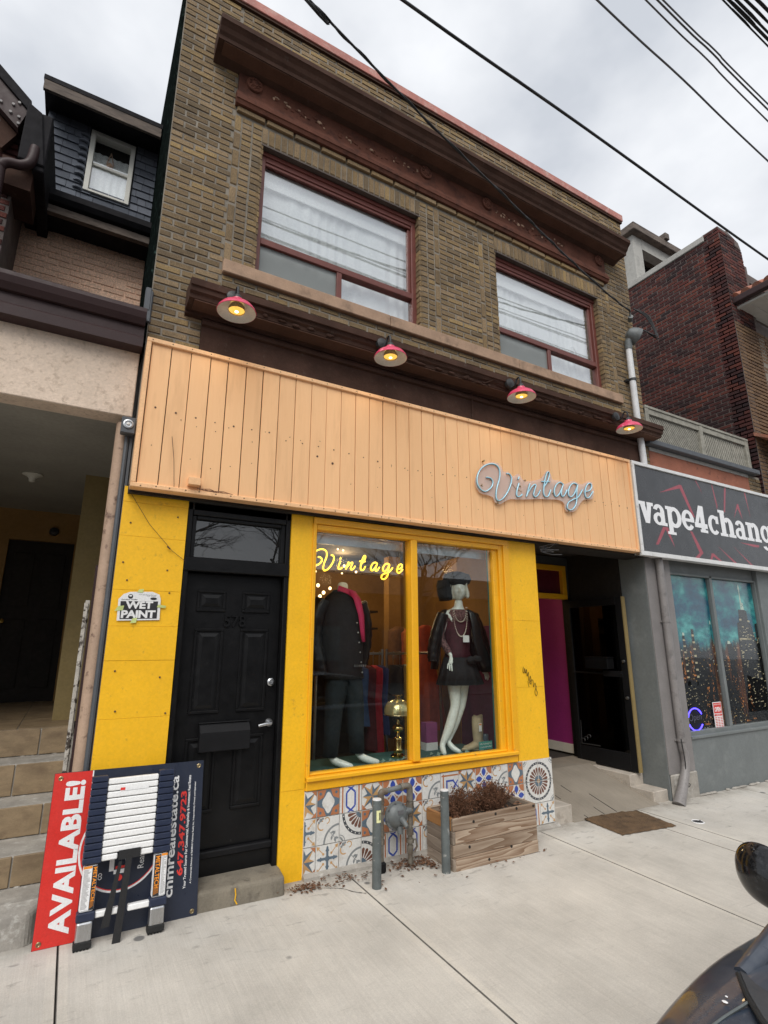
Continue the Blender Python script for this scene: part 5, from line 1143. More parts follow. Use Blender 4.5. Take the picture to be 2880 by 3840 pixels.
for k, (y, z) in enumerate(ST):
    if k: m = MB(); m.box(-3.2, .085, y, yb[k], zb[k] - .3, z); m.build('step', M['cement'], lh, bevel=.012)
    if k < 4:
        x = -1.9 - .13 * k
        while x < .08:
            m = MB(); x1 = min(x + .352, .082)
            if x1 - x > .03: m.box(x + .003, x1 - .003, y - .012, y + .01, zb[k] + .006, z - .004 if k else z); m.build('riser_tile', M['steptile'], lh, bevel=.003)
            x += .356
b = MB(); b.hexa([(-3.2, 4.15, -.2), (.0, 4.22, -.2), (.085, 4.40, -.2), (-3.2, 4.40, -.2)], [(-3.2, 4.24, .17), (-.02, 4.27, .17), (.085, 4.39, .20), (-3.2, 4.39, .20)]); b.build('rough_step', M['cement'], lh, bevel=.03, seg=3)
b = MB()
for k in range(120):
    i = random.choice((1, 2, 3, 4)); x = random.uniform(-1.5, .06); y = (ST[i][0] if random.random() < .4 else yb[i] - .03) + random.uniform(.0, .03); r = random.uniform(.004, .016); b.ball((x, y, ST[i][1] + .002), r * random.uniform(1, 2.5), r, r * .5, 6, 4)
b.build('crumbled_mortar', M['cement'], lh, kind='stuff')
b = MB(); b.tube([(.165, 4.44, .1), (.165, 4.44, 3.42)], .05, 16); b.build('column', M['tan_paint'], lh, smooth=True)
b = MB(); b.box(.218, .236, 4.352, 4.40, .2, 3.30); b.tube([(.196, 4.37, .55), (.198, 4.37, 3.3)], .018, 8); b.build('old_downpipe', M['flash_grey'], lh)
b = MB(); b.box(.10, .14, 4.45, 4.49, .2, 2.30); b.box(.20, .217, 4.41, 4.47, .0, 3.40); b.build('dark_post', M['gutter_brown'], lh)
b = MB(); b.box(.060, .084, 4.56, 4.575, .22, 2.03); b.box(.066, .094, 4.575, 4.60, .22, 2.05); b.build('handrail_post', M['peel'], lh)
cb = thing('wall_box', 'small black square box with a round lens under the stucco porch corner', 'alarm box', (.195, 4.3, 3.36))
m = MB(); m.box(.143, .243, 4.285, 4.36, 3.298, 3.43); m.build('case', M['flash_grey'], cb, bevel=.006)
m = MB(); m.lathe([(.036, 4.286), (.036, 4.276), (.026, 4.274), (.022, 4.282), (.001, 4.284)], (.190, 0, 3.37), 20, 0, 'y'); m.build('lens_ring', M['steel'], cb, smooth=True)
m = MB(); m.ball((.190, 4.276, 3.37), .012, .004, .010, 10, 6); m.build('lens', M['white_enamel'], cb, smooth=True)
# upper wall of painted brick
b = MB(); b.box(-1.25, .225, 5.802, 6.0, 4.5, 6.1); b.build('upper_wall', M['brick_peach'], lh)
blp = [q for q in bond(-1.2, .225, 4.85, 5.96, .212, .0675, .009) if not ((-.12 < q[0] < .02 and 5.52 < q[1] < 5.59) or (-.17 < q[0] < -.06 and 5.30 < q[1] < 5.40) or (-.12 < q[0] < .0 and 5.13 < q[1] < 5.20))]
lay_bricks(lh, blp, M['brick_peach'], 'brick', 300, p0=5.80, proud=.006)
b = MB(); b.ball((.06, 5.79, 5.10), .07, .03, .05, 10, 6); b.build('loose_render', M['brick_peach'], lh)
# eave under the dormer
b = MB(); b.ext([(5.85, 6.10), (5.40, 6.10), (5.38, 6.085), (5.38, 6.02), (5.42, 5.98), (5.85, 5.96)], 'yz', -.80, .23); b.build('gutter', M['dark_board'], lh)
b = MB(); b.box(-.86, .228, 5.46, 5.52, 5.88, 5.96); b.build('fascia_board', M['weathered'], lh)
b = MB(); b.box(-1.2, .228, 5.52, 5.81, 5.90, 5.935); b.build('soffit', M['dark_board'], lh)
# dormer
b = MB(); grid_wall(b, -.885, .225, 6.05, 7.38, [(-.44, -.04, 6.535, 7.30)], 5.805, 5.93); b.box(-.885, .225, 5.93, 7.5, 6.05, 7.38); b.build('dormer_wall', M['shingle_base'], lh)
sm_ = bpy.data.meshes.new('shingle'); mm = MB(); mm.hexa([(-.5, -1, -.5), (.5, -1, -.5), (.5, 0, -.5), (-.5, 0, -.5)], [(-.5, -.25, .55), (.5, -.25, .55), (.5, 0, .55), (-.5, 0, .55)]); sm_.from_pydata(mm.v, [], mm.f); sm_.materials.append(M['shingle'])
def shingles(x0, x1, z0, z1, flare=0):
    z = z0; i = 0; H = .098
    while z < z1:
        x = x0 - random.uniform(0, .1); off = flare * max(0, 1 - (z - z0) / .35) ** 2
        while x < x1 - .02:
            w = random.choice((.085, .11, .14, .17, .2)); a, e = max(x, x0), min(x + w, x1)
            if e - a > .02:
                o = bpy.data.objects.new('shingle', sm_); COL.objects.link(o); o.parent = lh; o.scale = (e - a - .004, random.uniform(.016, .024), H)
                o.location = Vector(((a + e) / 2, 5.806 - off, z + H / 2)) - lh.location; o.rotation_euler = (random.uniform(-.03, .03), random.uniform(-.01, .01), 0)
            x += w
        z += H; i += 1
shingles(-.885, -.478, 6.10, 7.34); shingles(.0, .225, 6.10, 7.34); shingles(-.478, .0, 6.10, 6.50)
for k in range(9):   # rounded shingle edge rolling in to the window
    m = MB(); z = 6.53 + k * .088; m.tube([(-.56, 5.79, z), (-.52, 5.775, z + .004), (-.485, 5.78, z - .004), (-.472, 5.80, z - .02)], .018, 6, 0, True); m.build('rolled_shingle', M['shingle'], lh, smooth=True)
f = MB()
for q in ((-.466, -.415, 6.52, 7.33), (-.062, -.014, 6.52, 7.33), (-.415, -.062, 7.27, 7.33), (-.415, -.062, 6.52, 6.55)): f.box(q[0], q[1], 5.765, 5.86, q[2], q[3])
f.box(-.415, -.062, 5.80, 5.83, 6.90, 6.935)
wd = f.build('dormer_window', M['white_vinyl'], lh, bevel=.004)
m = MB(); m.box(-.415, -.062, 5.815, 5.818, 6.935, 7.27); m.build('pane', M['glass_up'], wd); m = MB(); m.box(-.415, -.062, 5.822, 5.825, 6.55, 6.90); m.build('pane', M['glass_up'], wd)
m = MB(); xs = [-.42 + .36 * i / 60 for i in range(61)]; m.loft([[(x, 5.85 + .006 * math.sin(x * 90), z) for x in xs] for z in (6.52, 7.12)], 0, False, False); m.build('net_curtain', M['curtain'], wd, smooth=True)
m = MB(); m.tube([(-.25, 5.835, 7.17), (-.28, 5.833, 7.02), (-.27, 5.833, 6.95)], .005, 5); m.tube([(-.25, 5.835, 7.17), (-.215, 5.833, 7.02), (-.225, 5.833, 6.95)], .005, 5); m.ball((-.25, 5.832, 7.0), .025, .01, .035, 8, 6); m.build('hanging_ornament', M['brick_peach'], wd, smooth=True)
m = MB(); m.box(-.44, -.04, 5.905, 5.92, 6.5, 7.3); m.build('window_back', M['interior_dark'], wd)
b = MB(); b.box(-.925, .222, 5.45, 7.5, 7.405, 7.46); b.build('dormer_roof', M['dark_board'], lh)
b = MB(); b.box(-.917, .212, 5.455, 5.49, 7.285, 7.405); b.build('fascia_board', M['weathered'], lh)
b = MB(); b.hexa([(-.91, 5.49, 7.33), (.222, 5.49, 7.33), (.222, 5.80, 7.385), (-.91, 5.80, 7.385)], [(-.91, 5.49, 7.35), (.222, 5.49, 7.35), (.222, 5.80, 7.405), (-.91, 5.80, 7.405)]); b.build('dormer_soffit', M['dark_board'], lh)
b = MB(); b.hexa([(.02, 5.9, 7.30), (.232, 5.9, 7.30), (.232, 7.2, 8.55), (.14, 7.2, 8.55)], [(.02, 5.88, 7.33), (.232, 5.88, 7.33), (.232, 7.18, 8.58), (.14, 7.18, 8.58)]); b.build('main_roof', M['shingle'], lh)
b = MB(); b.box(-1.3, -.885, 5.9, 7.5, 5.9, 6.5); b.build('roof_flank', M['shingle_base'], lh)
# weathered boarded edge on the left flank of the brick shop
b = MB(); b.box(.226, .246, 4.372, 6.3, 4.12, 8.36); b.build('flank_boarding', M['green_black'], shop)
b = MB(); b.box(.20, .25, 4.33, 4.40, 4.40, 4.62); b.box(.222, .262, 4.335, 4.36, 4.30, 4.60); b.build('tar_patch', M['flash_grey'], shop, bevel=.01)

# gabled neighbour at the far left edge
fl = thing('gabled_house', 'dark brown gabled house at the far left with bent downpipe and gutter', 'house', (-1.6, 5.0, 0))
def slab(mb, pts, t, mi=0): mb.hexa([Vector(p) for p in pts], [Vector(p) + Vector(t) for p in pts], mi)
b = MB(); b.hexa([(-3.4, 4.9, 8.75), (-.90, 4.9, 6.42), (-.90, 6.8, 6.42), (-3.4, 6.8, 8.75)], [(-3.4, 4.9, 8.85), (-.885, 4.9, 6.52), (-.885, 6.8, 6.52), (-3.4, 6.8, 8.85)]); b.build('roof', M['dark_board'], fl)
b = MB(); b.hexa([(-3.4, 4.92, 8.45), (-.95, 4.92, 6.20), (-.95, 4.99, 6.20), (-3.4, 4.99, 8.45)], [(-3.4, 4.92, 8.74), (-.90, 4.92, 6.41), (-.90, 4.99, 6.41), (-3.4, 4.99, 8.74)]); b.build('barge_board', M['gutter_brown'], fl)
b = MB(); b.hexa([(-3.4, 5.0, 8.2), (-1.05, 5.0, 6.0), (-1.05, 5.06, 6.0), (-3.4, 5.06, 8.2)], [(-3.4, 5.0, 8.45), (-.96, 5.0, 6.2), (-.96, 5.06, 6.2), (-3.4, 5.06, 8.45)]); b.build('barge_moulding', M['trim_brown'], fl)
for k, (x, z) in enumerate(((-1.01, 6.42), (-.97, 6.46), (-1.02, 6.33), (-.955, 6.31), (-1.10, 6.40), (-1.09, 6.20), (-.95, 6.24))):
    m = MB(); m.lathe([(.001, 4.905), (.012, 4.905), (.014, 4.92)], (x, 0, z), 10, 0, 'y'); m.build('roof_bolt', M['pipe_grey'], fl)
b = MB(); b.hexa([(-.90, 4.86, 5.85), (-.70, 4.86, 5.85), (-.70, 6.5, 5.85), (-.90, 6.5, 5.85)], [(-.90, 4.86, 6.47), (-.78, 4.86, 6.40), (-.78, 6.5, 6.40), (-.90, 6.5, 6.47)]); b.box(-.79, -.70, 4.88, 6.5, 5.80, 6.42); b.build('gutter', M['dark_board'], fl, bevel=.01)
b = MB(); b.box(-1.02, -.78, 4.95, 5.4, 5.62, 5.90); b.build('eave_return', M['trim_brown'], fl)
b = MB(); b.tube(smooth_path([(-.79, 4.88, 6.02), (-.80, 4.86, 5.85), (-.86, 4.86, 5.78), (-.95, 4.86, 5.76), (-1.0, 4.86, 5.70), (-1.0, 4.87, 5.55), (-.99, 4.88, 4.3)], 4), .042, 10); b.build('downpipe', M['gutter_brown'], fl, smooth=True)
b = MB(); b.box(-3.4, -.93, 5.1, 6.8, 3.4, 6.0); b.ext([(-3.4, 6.0), (-1.0, 6.0), (-3.4, 8.3)], 'xz', 5.1, 6.8); b.build('wall', M['mortar_dark'], fl)
lay_bricks(fl, bond(-1.9, -.93, 4.3, 6.4), M['brick_red'], 'brick', 120, p0=5.10, proud=.006)

# ------------------------------------------------------------------ vape shop on the right
vs_ = thing('vape_shop', 'single-storey grey painted vape shop with city-skyline window and roof-deck lattice', 'shop building', (8.1, 4.35, 0))
b = MB(); b.box(6.392, 6.93, 4.352, 4.735, -.2, 2.9); b.build('pilaster', M['grey_paint'], vs_, bevel=.006)
b = MB(); b.box(6.394, 6.915, 4.340, 4.352, .22, 2.9); b.build('pilaster_face', M['grey_trim'], vs_, bevel=.002)
b = MB(); b.box(6.40, 6.93, 4.326, 4.352, -.2, .22); b.build('cement_patch', M['cement'], vs_, bevel=.02)
b = MB(); b.box(6.93, 9.12, 4.352, 4.6, -.2, .585); b.box(9.12, 9.62, 4.34, 4.6, -.2, 2.9); b.box(6.93, 9.12, 4.40, 4.6, 2.69, 2.9); b.build('stall_riser', M['grey_paint'], vs_, bevel=.006)
b = MB()
for k in range(40): x = random.uniform(6.9, 10); b.ball((x, 4.33, zg(x, 4.33) + .01), random.uniform(.03, .10), .025, random.uniform(.006, .016), 7, 4)
b.build('rough_mortar_foot', M['cement'], vs_, kind='stuff')
f = MB()
for q in ((6.93, 9.12, .585, .66), (6.93, 6.955, .66, 2.69), (9.095, 9.12, .66, 2.69), (7.885, 7.945, .66, 2.69), (6.955, 9.095, 2.66, 2.69)): f.box(q[0], q[1], 4.375, 4.47, q[2], q[3])
f.box(6.92, 9.13, 4.33, 4.40, .575, .61)
vw = f.build('shop_window', M['grey_paint'], vs_, bevel=.004)
for x0, x1 in ((6.955, 7.885), (7.945, 9.095)):
    m = MB(); m.box(x0, x1, 4.435, 4.441, .66, 2.66); m.build('skyline_print', M['skyline'], vw)
    m = MB(); m.box(x0, x1, 4.42, 4.426, .66, 2.66); m.build('pane', M['glass_print'], vw)
Y = 4.4335
m = MB()
def pp(pts, mi=0, d=0.): m.add([(x, Y - d, z) for x, z in pts], [tuple(range(len(pts)))], mi)
pp([(8.50, .8), (9.09, .8), (9.09, 1.75), (8.98, 1.80), (8.92, 2.02), (8.86, 2.06), (8.85, 2.22), (8.80, 2.24), (8.63, 2.24), (8.61, 2.06), (8.55, 2.04), (8.52, 1.8)])
pp([(9.0, 1.2), (9.09, 1.2), (9.09, 2.05), (9.02, 2.03)]); pp([(7.14, 1.2), (7.21, 1.2), (7.20, 1.88), (7.15, 1.89)]); pp([(7.35, 1.2), (7.43, 1.2), (7.42, 1.93), (7.36, 1.94)]); pp([(7.835, 1.2), (7.85, 1.2), (7.845, 2.03), (7.84, 2.22), (7.838, 2.03)]); pp([(8.20, 1.3), (8.34, 1.3), (8.33, 1.74), (8.24, 1.79), (8.20, 1.78)])
pp([(6.97, .70), (7.32, .70), (7.40, 1.0), (7.38, 1.25), (7.20, 1.27), (6.98, 1.20)]); pp([(7.62, .95), (7.80, .95), (7.80, 1.25), (7.72, 1.40), (7.64, 1.25)]); pp([(8.45, .67), (9.0, .67), (9.08, 1.2), (8.6, 1.3)])
m.build('tower_print', M['tower'], vw)
for pts in ([(7.70, .68), (7.76, .68), (7.72, 1.2), (7.70, 1.45), (7.69, 1.45)], [(7.42, .70), (7.52, .70), (7.60, 1.15), (7.58, 1.15)], [(8.42, .68), (8.50, .68), (8.30, 1.25), (8.18, 1.55), (8.16, 1.50), (8.26, 1.2)], [(7.02, 1.28), (7.14, 1.30), (7.08, 1.48), (7.03, 1.45)], [(8.60, .70), (8.66, .70), (8.62, 1.15), (8.59, 1.15)], [(7.30, 1.32), (7.33, 1.32), (7.30, 1.62), (7.285, 1.62)]):
    q = MB()
    for k in range(46):   # broken points of street light inside each strip
        i, j = random.randrange(len(pts)), random.randrange(len(pts)); t_ = random.random(); x = pts[i][0] * t_ + pts[j][0] * (1 - t_) + random.gauss(0, .008); z = pts[i][1] * t_ + pts[j][1] * (1 - t_); w, h = random.uniform(.004, .014), random.uniform(.003, .03)
        x = min(x, 9.07) ; z = max(z, .67); q.add([(x, Y - .0003 - .00001 * k, z), (x + w, Y - .0003 - .00001 * k, z + .003), (x + w * .8, Y - .0003 - .00001 * k, z + h), (x - w * .3, Y - .0003 - .00001 * k, z + h * .8)], [(0, 1, 2, 3)])
    q.build('street_print', M['street_print'], vw, kind='stuff')
m = MB()
for k in range(120):
    x = random.uniform(8.54, 9.05); z = random.uniform(.85, 2.0); w = random.uniform(.008, .05); pp([(x, z), (x + w, z + .004), (x + w, z + .014), (x, z + .010)], 0, .0006)
for z, x0, x1 in ((2.08, 8.62, 8.68), (2.06, 8.84, 8.90), (1.80, 8.55, 8.86), (1.61, 8.56, 8.62)): pp([(x0, z), (x1, z), (x1, z + .025), (x0, z + .025)], 0, .0006)
for k in range(26): x = random.uniform(7.0, 7.34); z = random.uniform(.95, 1.2); pp([(x, z), (x + .02, z), (x + .02, z + .008), (x, z + .008)], 0, .0006)
for k in range(7): pp([(7.15, 1.30 + k * .08), (7.20, 1.30 + k * .08), (7.20, 1.32 + k * .08), (7.15, 1.32 + k * .08)], 0, .0006); pp([(7.365, 1.30 + k * .09), (7.42, 1.30 + k * .09), (7.42, 1.325 + k * .09), (7.365, 1.325 + k * .09)], 0, .0006)
m.build('lit_window_print', M['tower_lit'], vw, kind='stuff')
m = MB(); pp([(8.70, 2.24), (8.79, 2.24), (8.78, 2.34), (8.745, 2.35), (8.735, 2.50), (8.75, 2.56), (8.725, 2.62), (8.70, 2.56), (8.715, 2.50), (8.705, 2.35)], 0, .0004); pp([(7.828, 2.01), (7.855, 2.01), (7.85, 2.06), (7.834, 2.06)], 0, .0004); pp([(7.153, 1.85), (7.2, 1.85), (7.2, 1.885), (7.155, 1.89)], 0, .0004); pp([(8.21, 1.74), (8.29, 1.74), (8.28, 1.78), (8.22, 1.785)], 0, .0004); m.build('spire_print', M['spire'], vw)
m = MB()
for x, z in ((8.72, 2.28), (8.76, 2.30), (8.725, 2.315)): pp([(x, z), (x + .018, z), (x + .018, z + .012), (x, z + .012)], 0, .0008)
m.build('spire_gap_print', M['tower'], vw)
b = MB(); b.box(6.81, 9.76, 4.42, 12, -.2, 4.42); b.build('body', M['grey_paint'], vs_) if False else None
b = MB(); b.box(6.93, 9.7, 4.60, 4.7, -.2, 4.4); b.box(6.805, 9.76, 4.47, 4.60, 2.9, 4.455); b.box(6.805, 9.76, 4.6, 12, 4.3, 4.455); b.build('wall', M['grey_paint'], vs_)
b = MB(); b.box(6.80, 9.40, 4.352, 4.47, 2.9, 4.455); b.build('terracotta_band', M['terracotta'], vs_)
b = MB(); b.box(6.80, 9.38, 4.338, 4.352, 4.40, 4.452)
b.build('flaked_edge', M['conc_white'], vs_)
b = MB(); b.box(9.40, 9.76, 4.36, 4.47, 3.9, 4.455); b.build('brick_pier', M['mortar'], vs_)
lay_bricks(vs_, bond(9.405, 9.755, 3.95, 4.45), M['brick'], 'brick', 60, p0=4.352, proud=.004)
b = MB(); b.box(6.69, 9.60, 4.25, 4.60, 4.458, 4.535); b.build('roof_flashing', M['flash_grey'], vs_, bevel=.008)
lf = thing('lattice_fence', 'weathered wooden lattice fence on the roof deck above the vape sign', 'fence', (8.3, 4.40, 4.53))
for q in ((6.86, 9.62, 4.36, 4.46, 5.085, 5.125), (6.86, 9.62, 4.375, 4.40, 5.0, 5.085)): m = MB(); m.box(*q); m.build('rail', M['lattice'], lf, bevel=.004)
for x0, x1 in ((6.86, 6.94), (8.20, 8.29), (9.53, 9.62)): m = MB(); m.box(x0, x1, 4.365, 4.445, 4.535, 5.085); m.build('fence_post', M['lattice'], lf, bevel=.005)
def lattice(x0, x1, z0, z1, s, y, name):
    m = MB(); H = z1 - z0; x = x0 - H
    while x < x1 + H:
        a, c = (x, x + H * .75) if s > 0 else (x + H * .75, x)
        # clip the slanted slat to the panel
        pts = []
        w = .039
        q = [(a, z0), (a + w, z0), (c + w, z1), (c, z1)]
        def clip(poly, f, lim, sg_):
            o = []
            for i in range(len(poly)):
                p, n = poly[i], poly[(i + 1) % len(poly)]; ip, in_ = sg_ * (p[0] - lim) >= 0, sg_ * (n[0] - lim) >= 0
                if ip: o.append(p)
                if ip != in_: t = (lim - p[0]) / (n[0] - p[0]); o.append((lim, p[1] + t * (n[1] - p[1])))
            return o
        q = clip(q, 0, x0, 1); q = clip(q, 0, x1, -1) if len(q) > 2 else q
        if len(q) > 2: m.ext(q, 'xz', y, y + .007)
        x += .057
    m.build(name, M['lattice'], lf, kind='stuff')
lattice(6.94, 8.20, 4.535, 5.0, -1, 4.405, 'lattice_slats'); lattice(8.29, 9.53, 4.535, 5.0, 1, 4.405, 'lattice_slats')
m = MB(); m.box(6.9, 9.6, 4.60, 4.615, 4.46, 5.2); m.build('dark_gap_sheet', M['dark_gap'], lf)  # added dark sheet standing in for the shade seen between the slats
# illuminated-style sign box
sb = thing('shop_sign', 'charcoal vape4change sign box with white frame and red shards', 'shop sign', (8.2, 4.2, 2.83))
b = MB(); b.box(6.15, 10.4, 4.215, 4.335, 2.84, 4.08); b.build('box', M['alu_white'], sb)
b = MB(); b.box(6.185, 10.36, 4.205, 4.216, 2.885, 4.045); b.build('panel', M['vape_panel'], sb)
f = MB()
for q in ((6.14, 10.41, 2.828, 2.885), (6.14, 10.41, 4.045, 4.092), (6.14, 6.188, 2.885, 4.045), (10.36, 10.41, 2.885, 4.045)): f.box(q[0], q[1], 4.185, 4.22, q[2], q[3])
f.build('frame', M['alu_white'], sb, bevel=.004)
Y = 4.2045
for pts in ([(6.676, 3.725), (7.171, 3.912), (7.221, 3.913), (7.448, 3.47), (7.389, 3.475), (7.169, 3.856)], [(6.469, 2.994), (6.672, 3.252), (6.783, 3.258), (6.883, 2.986), (6.721, 3.223), (6.532, 3.0)], [(7.279, 3.258), (7.337, 3.252), (7.53, 2.972), (7.402, 2.886), (7.313, 2.886), (7.437, 2.964)], [(7.676, 2.886), (7.727, 2.982), (7.78, 2.986), (7.97, 2.886), (7.908, 2.886), (7.758, 2.942), (7.717, 2.886)],
            [(7.898, 3.112), (8.36, 2.886), (8.28, 2.886)], [(8.325, 4.04), (8.372, 4.04), (8.247, 3.641), (8.216, 3.65)], [(8.466, 3.576), (8.617, 3.819), (8.654, 3.824), (8.711, 3.578), (8.609, 3.752)], [(8.523, 3.214), (9.07, 3.219), (9.059, 3.185), (8.912, 3.178)], [(8.873, 4.04), (8.911, 4.04), (8.955, 3.633)], [(7.574, 4.04), (7.605, 4.04), (7.726, 3.848)], [(7.987, 4.035), (8.009, 4.038), (8.069, 3.722), (8.04, 3.654), (8.035, 3.718)], [(8.319, 3.138), (8.795, 2.886), (8.736, 2.886)]):
    m = MB(); pp(pts); m.build('red_shard', M['vape_red'], sb)
Y = 4.202
XB, XT, XA, XD = 3.268, 3.555, 3.66, 3.165
def ell(cx, cy, rx, ry, tx, ty, a0, a1, n=16): return [(cx + rx * math.cos(a0 + (a1 - a0) * i / n), cy + ry * math.sin(a0 + (a1 - a0) * i / n)) for i in range(n + 1)] + [(cx + (rx - tx) * math.cos(a1 - (a1 - a0) * i / n), cy + (ry - ty) * math.sin(a1 - (a1 - a0) * i / n)) for i in range(n + 1)]
def rc(x0, x1, y0, y1): return [(x0, y0), (x1, y0), (x1, y1), (x0, y1)]
D_ = PI / 180
SLAB = {'v': [[(.05, 1), (.40, 1), (.62, .22), (.62, 0), (.36, 0)], [(.60, 1), (.92, 1), (.66, 0), (.42, 0)], rc(-.02, .46, .84, 1), rc(.56, 1.02, .84, 1)],
 'a': [rc(.56, .88, .0, .72), ell(.46, .66, .42, .34, .30, .17, 0, 165 * D_), ell(.42, .29, .42, .30, .28, .14, 0, 360 * D_), rc(.80, 1.02, 0, .15), rc(.30, .70, .44, .60)],
 'p': [rc(.06, .36, -.36, .98), ell(.52, .5, .50, .51, .30, .19, -150 * D_, 150 * D_), rc(-.06, .40, .84, 1), rc(-.06, .52, -.36, -.23)],
 'e': [ell(.5, .5, .5, .51, .30, .18, 15 * D_, 325 * D_, 24), rc(.22, .98, .42, .58), ell(.5, .5, .5, .51, .30, .18, 0, 60 * D_)],
 '4': [rc(.48, .80, 0, 1.36), [(.0, .34), (.26, .34), (.60, 1.10), (.60, 1.36), (.44, 1.36)], rc(.0, .98, .22, .46), rc(.38, .96, 0, .14)],
 'c': [ell(.52, .5, .5, .51, .30, .18, 52 * D_, 318 * D_, 22), rc(.70, .96, .58, .97)],
 'h': [rc(.08, .38, 0, 1.36), ell(.56, .62, .36, .40, .30, .20, 0, 150 * D_), rc(.62, .92, 0, .64), rc(-.04, .40, 1.21, 1.36), rc(-.04, .48, 0, .15), rc(.54, 1.04, 0, .15)],
 'n': [rc(.08, .38, 0, .98), ell(.56, .62, .36, .40, .30, .20, 0, 150 * D_), rc(.62, .92, 0, .64), rc(-.04, .40, .84, 1), rc(-.04, .48, 0, .15), rc(.54, 1.04, 0, .15)],
 'g': [rc(.58, .88, -.16, .92), ell(.44, .52, .44, .48, .28, .18, 0, 360 * D_, 26), ell(.46, -.14, .42, .26, .30, .15, -165 * D_, 0), rc(.70, 1.06, .82, 1)]}
def glyph(ch, x0, x1):
    m = MB(); w = x1 - x0; h = XT - XB
    for i, pts in enumerate(SLAB[ch]):
        n = len(pts); P3 = [(x0 + w * a, Y - .00025 * i, XB + h * c) for a, c in pts]
        if n > 8:
            k = n // 2; m.add(P3, [(j, j + 1, n - 2 - j, n - 1 - j) for j in range(k - 1)])
        else: m.add(P3, [tuple(range(n))])
    m.build('letter', M['vape_white'], sb)
for ch, x0, x1 in (('v', 6.205, 6.50), ('a', 6.485, 6.77), ('p', 6.785, 7.105), ('e', 7.115, 7.41), ('4', 7.415, 7.73), ('c', 7.745, 8.03), ('h', 8.05, 8.43), ('a', 8.445, 8.745), ('n', 8.775, 9.145), ('g', 9.165, 9.50), ('e', 9.54, 9.85)): glyph(ch, x0, x1)
b = MB(); b.box(6.125, 6.138, 4.20, 4.33, 2.86, 3.6); b.box(6.122, 6.137, 4.21, 4.26, 2.83, 3.0); b.build('side_trim', M['steel'], sb)
dp = thing('downpipe', 'grey downpipe with brackets in front of the grey pilaster', 'downpipe', (6.62, 4.28, 0))
m = MB(); m.tube(smooth_path([(6.62, 4.29, 2.83), (6.62, 4.29, 1.6), (6.625, 4.29, .55), (6.64, 4.285, .40), (6.615, 4.275, .25), (6.53, 4.25, .10), (6.42, 4.22, -.02), (6.38, 4.20, -.075)], 4), [.046] * 12 + [.05] * 17, 14) if False else m.tube(smooth_path([(6.62, 4.29, 2.83), (6.62, 4.29, 1.6), (6.625, 4.29, .60), (6.645, 4.285, .46), (6.635, 4.28, .34), (6.58, 4.27, .22), (6.49, 4.255, .10), (6.39, 4.235, 0.), (6.33, 4.225, -.07)], 4), [.047] * 20 + [.05, .052, .053, .054, .055, .056, .058, .060, .062, .064, .066, .07, .075], 14)
m.build('pipe', M['pipe_grey'], dp, smooth=True)
for z in (2.02, .60):
    m = MB(); m.tube([(6.62, 4.29, z - .012), (6.62, 4.29, z + .014)], .053, 14); m.box(6.56, 6.69, 4.325, 4.338, z - .012, z + .014); m.build('bracket', M['pipe_grey'], dp)
m = MB(); m.tube(smooth_path([(6.575, 4.26, .62), (6.585, 4.25, .35), (6.555, 4.25, .22), (6.50, 4.235, .10)], 4), .006, 5); m.tube([(6.54 + .055 * math.cos(a), 4.25 + .055 * math.sin(a) * .8, .11 + .02 * math.cos(a)) for a in [2 * PI * i / 14 for i in range(15)]], .005, 5); m.build('tie_wire', M['cable'], dp, smooth=True)
on = thing('led_sign', 'round blue-violet LED open sign low in the vape shop window', 'led sign', (7.17, 4.41, .79))
m = MB(); m.lathe([(.001, 4.415), (.165, 4.415), (.17, 4.418), (.17, 4.419)], (7.165, 0, .79), 32, 0, 'y'); m.build('disc', M['black_matte'], on)
for a0, a1 in ((.45, 2.9), (3.55, 5.75)):
    m = MB(); m.tube([(7.165 + .158 * math.cos(a0 + (a1 - a0) * i / 20), 4.408, .79 + .135 * math.sin(a0 + (a1 - a0) * i / 20)) for i in range(21)], .0075, 6); m.build('led_arc', M['neon_violet'], on, smooth=True)
m = MB(); put_text(m, 'Open', (7.03, 4.411, .745), (.27, 0, .01), (0, 0, .11), 0, -.012, 1., .002); m.build('lettering', M['neon_off'], on)
hs = thing('opening_hours_sign', 'red and white OPEN hours card in the vape shop window', 'notice', (7.7, 4.41, .65))
m = MB(); m.box(7.598, 7.795, 4.412, 4.416, .64, .977); m.build('card', M['sign_white'], hs)
m = MB(); m.add([(x, 4.4112, z) for x, z in ((7.606, .835), (7.787, .835), (7.787, .968), (7.606, .968))], [(0, 1, 2, 3)]); m.add([(x, 4.4112, z) for x, z in ((7.606, .80), (7.787, .80), (7.787, .825), (7.606, .825))], [(0, 1, 2, 3)])
for r in range(7):
    for x0, x1 in ((7.61, 7.66), (7.675, 7.72), (7.735, 7.785)): m.add([(x, 4.4112, z) for x, z in ((x0, .655 + r * .02), (x1, .655 + r * .02), (x1, .665 + r * .02), (x0, .665 + r * .02))], [(0, 1, 2, 3)])
m.build('red_print', M['sign_red'], hs)
m = MB(); put_text(m, 'OPEN', (7.625, 4.4108, .855), (.145, 0, 0), (0, 0, .06), 0, .04); put_text(m, 'BUSINESS HOURS', (7.62, 4.4108, .94), (.15, 0, 0), (0, 0, .014), 0, .02); put_text(m, 'HOURS', (7.65, 4.4108, .806), (.09, 0, 0), (0, 0, .013), 0, .02); m.build('lettering', M['sign_white'], hs)

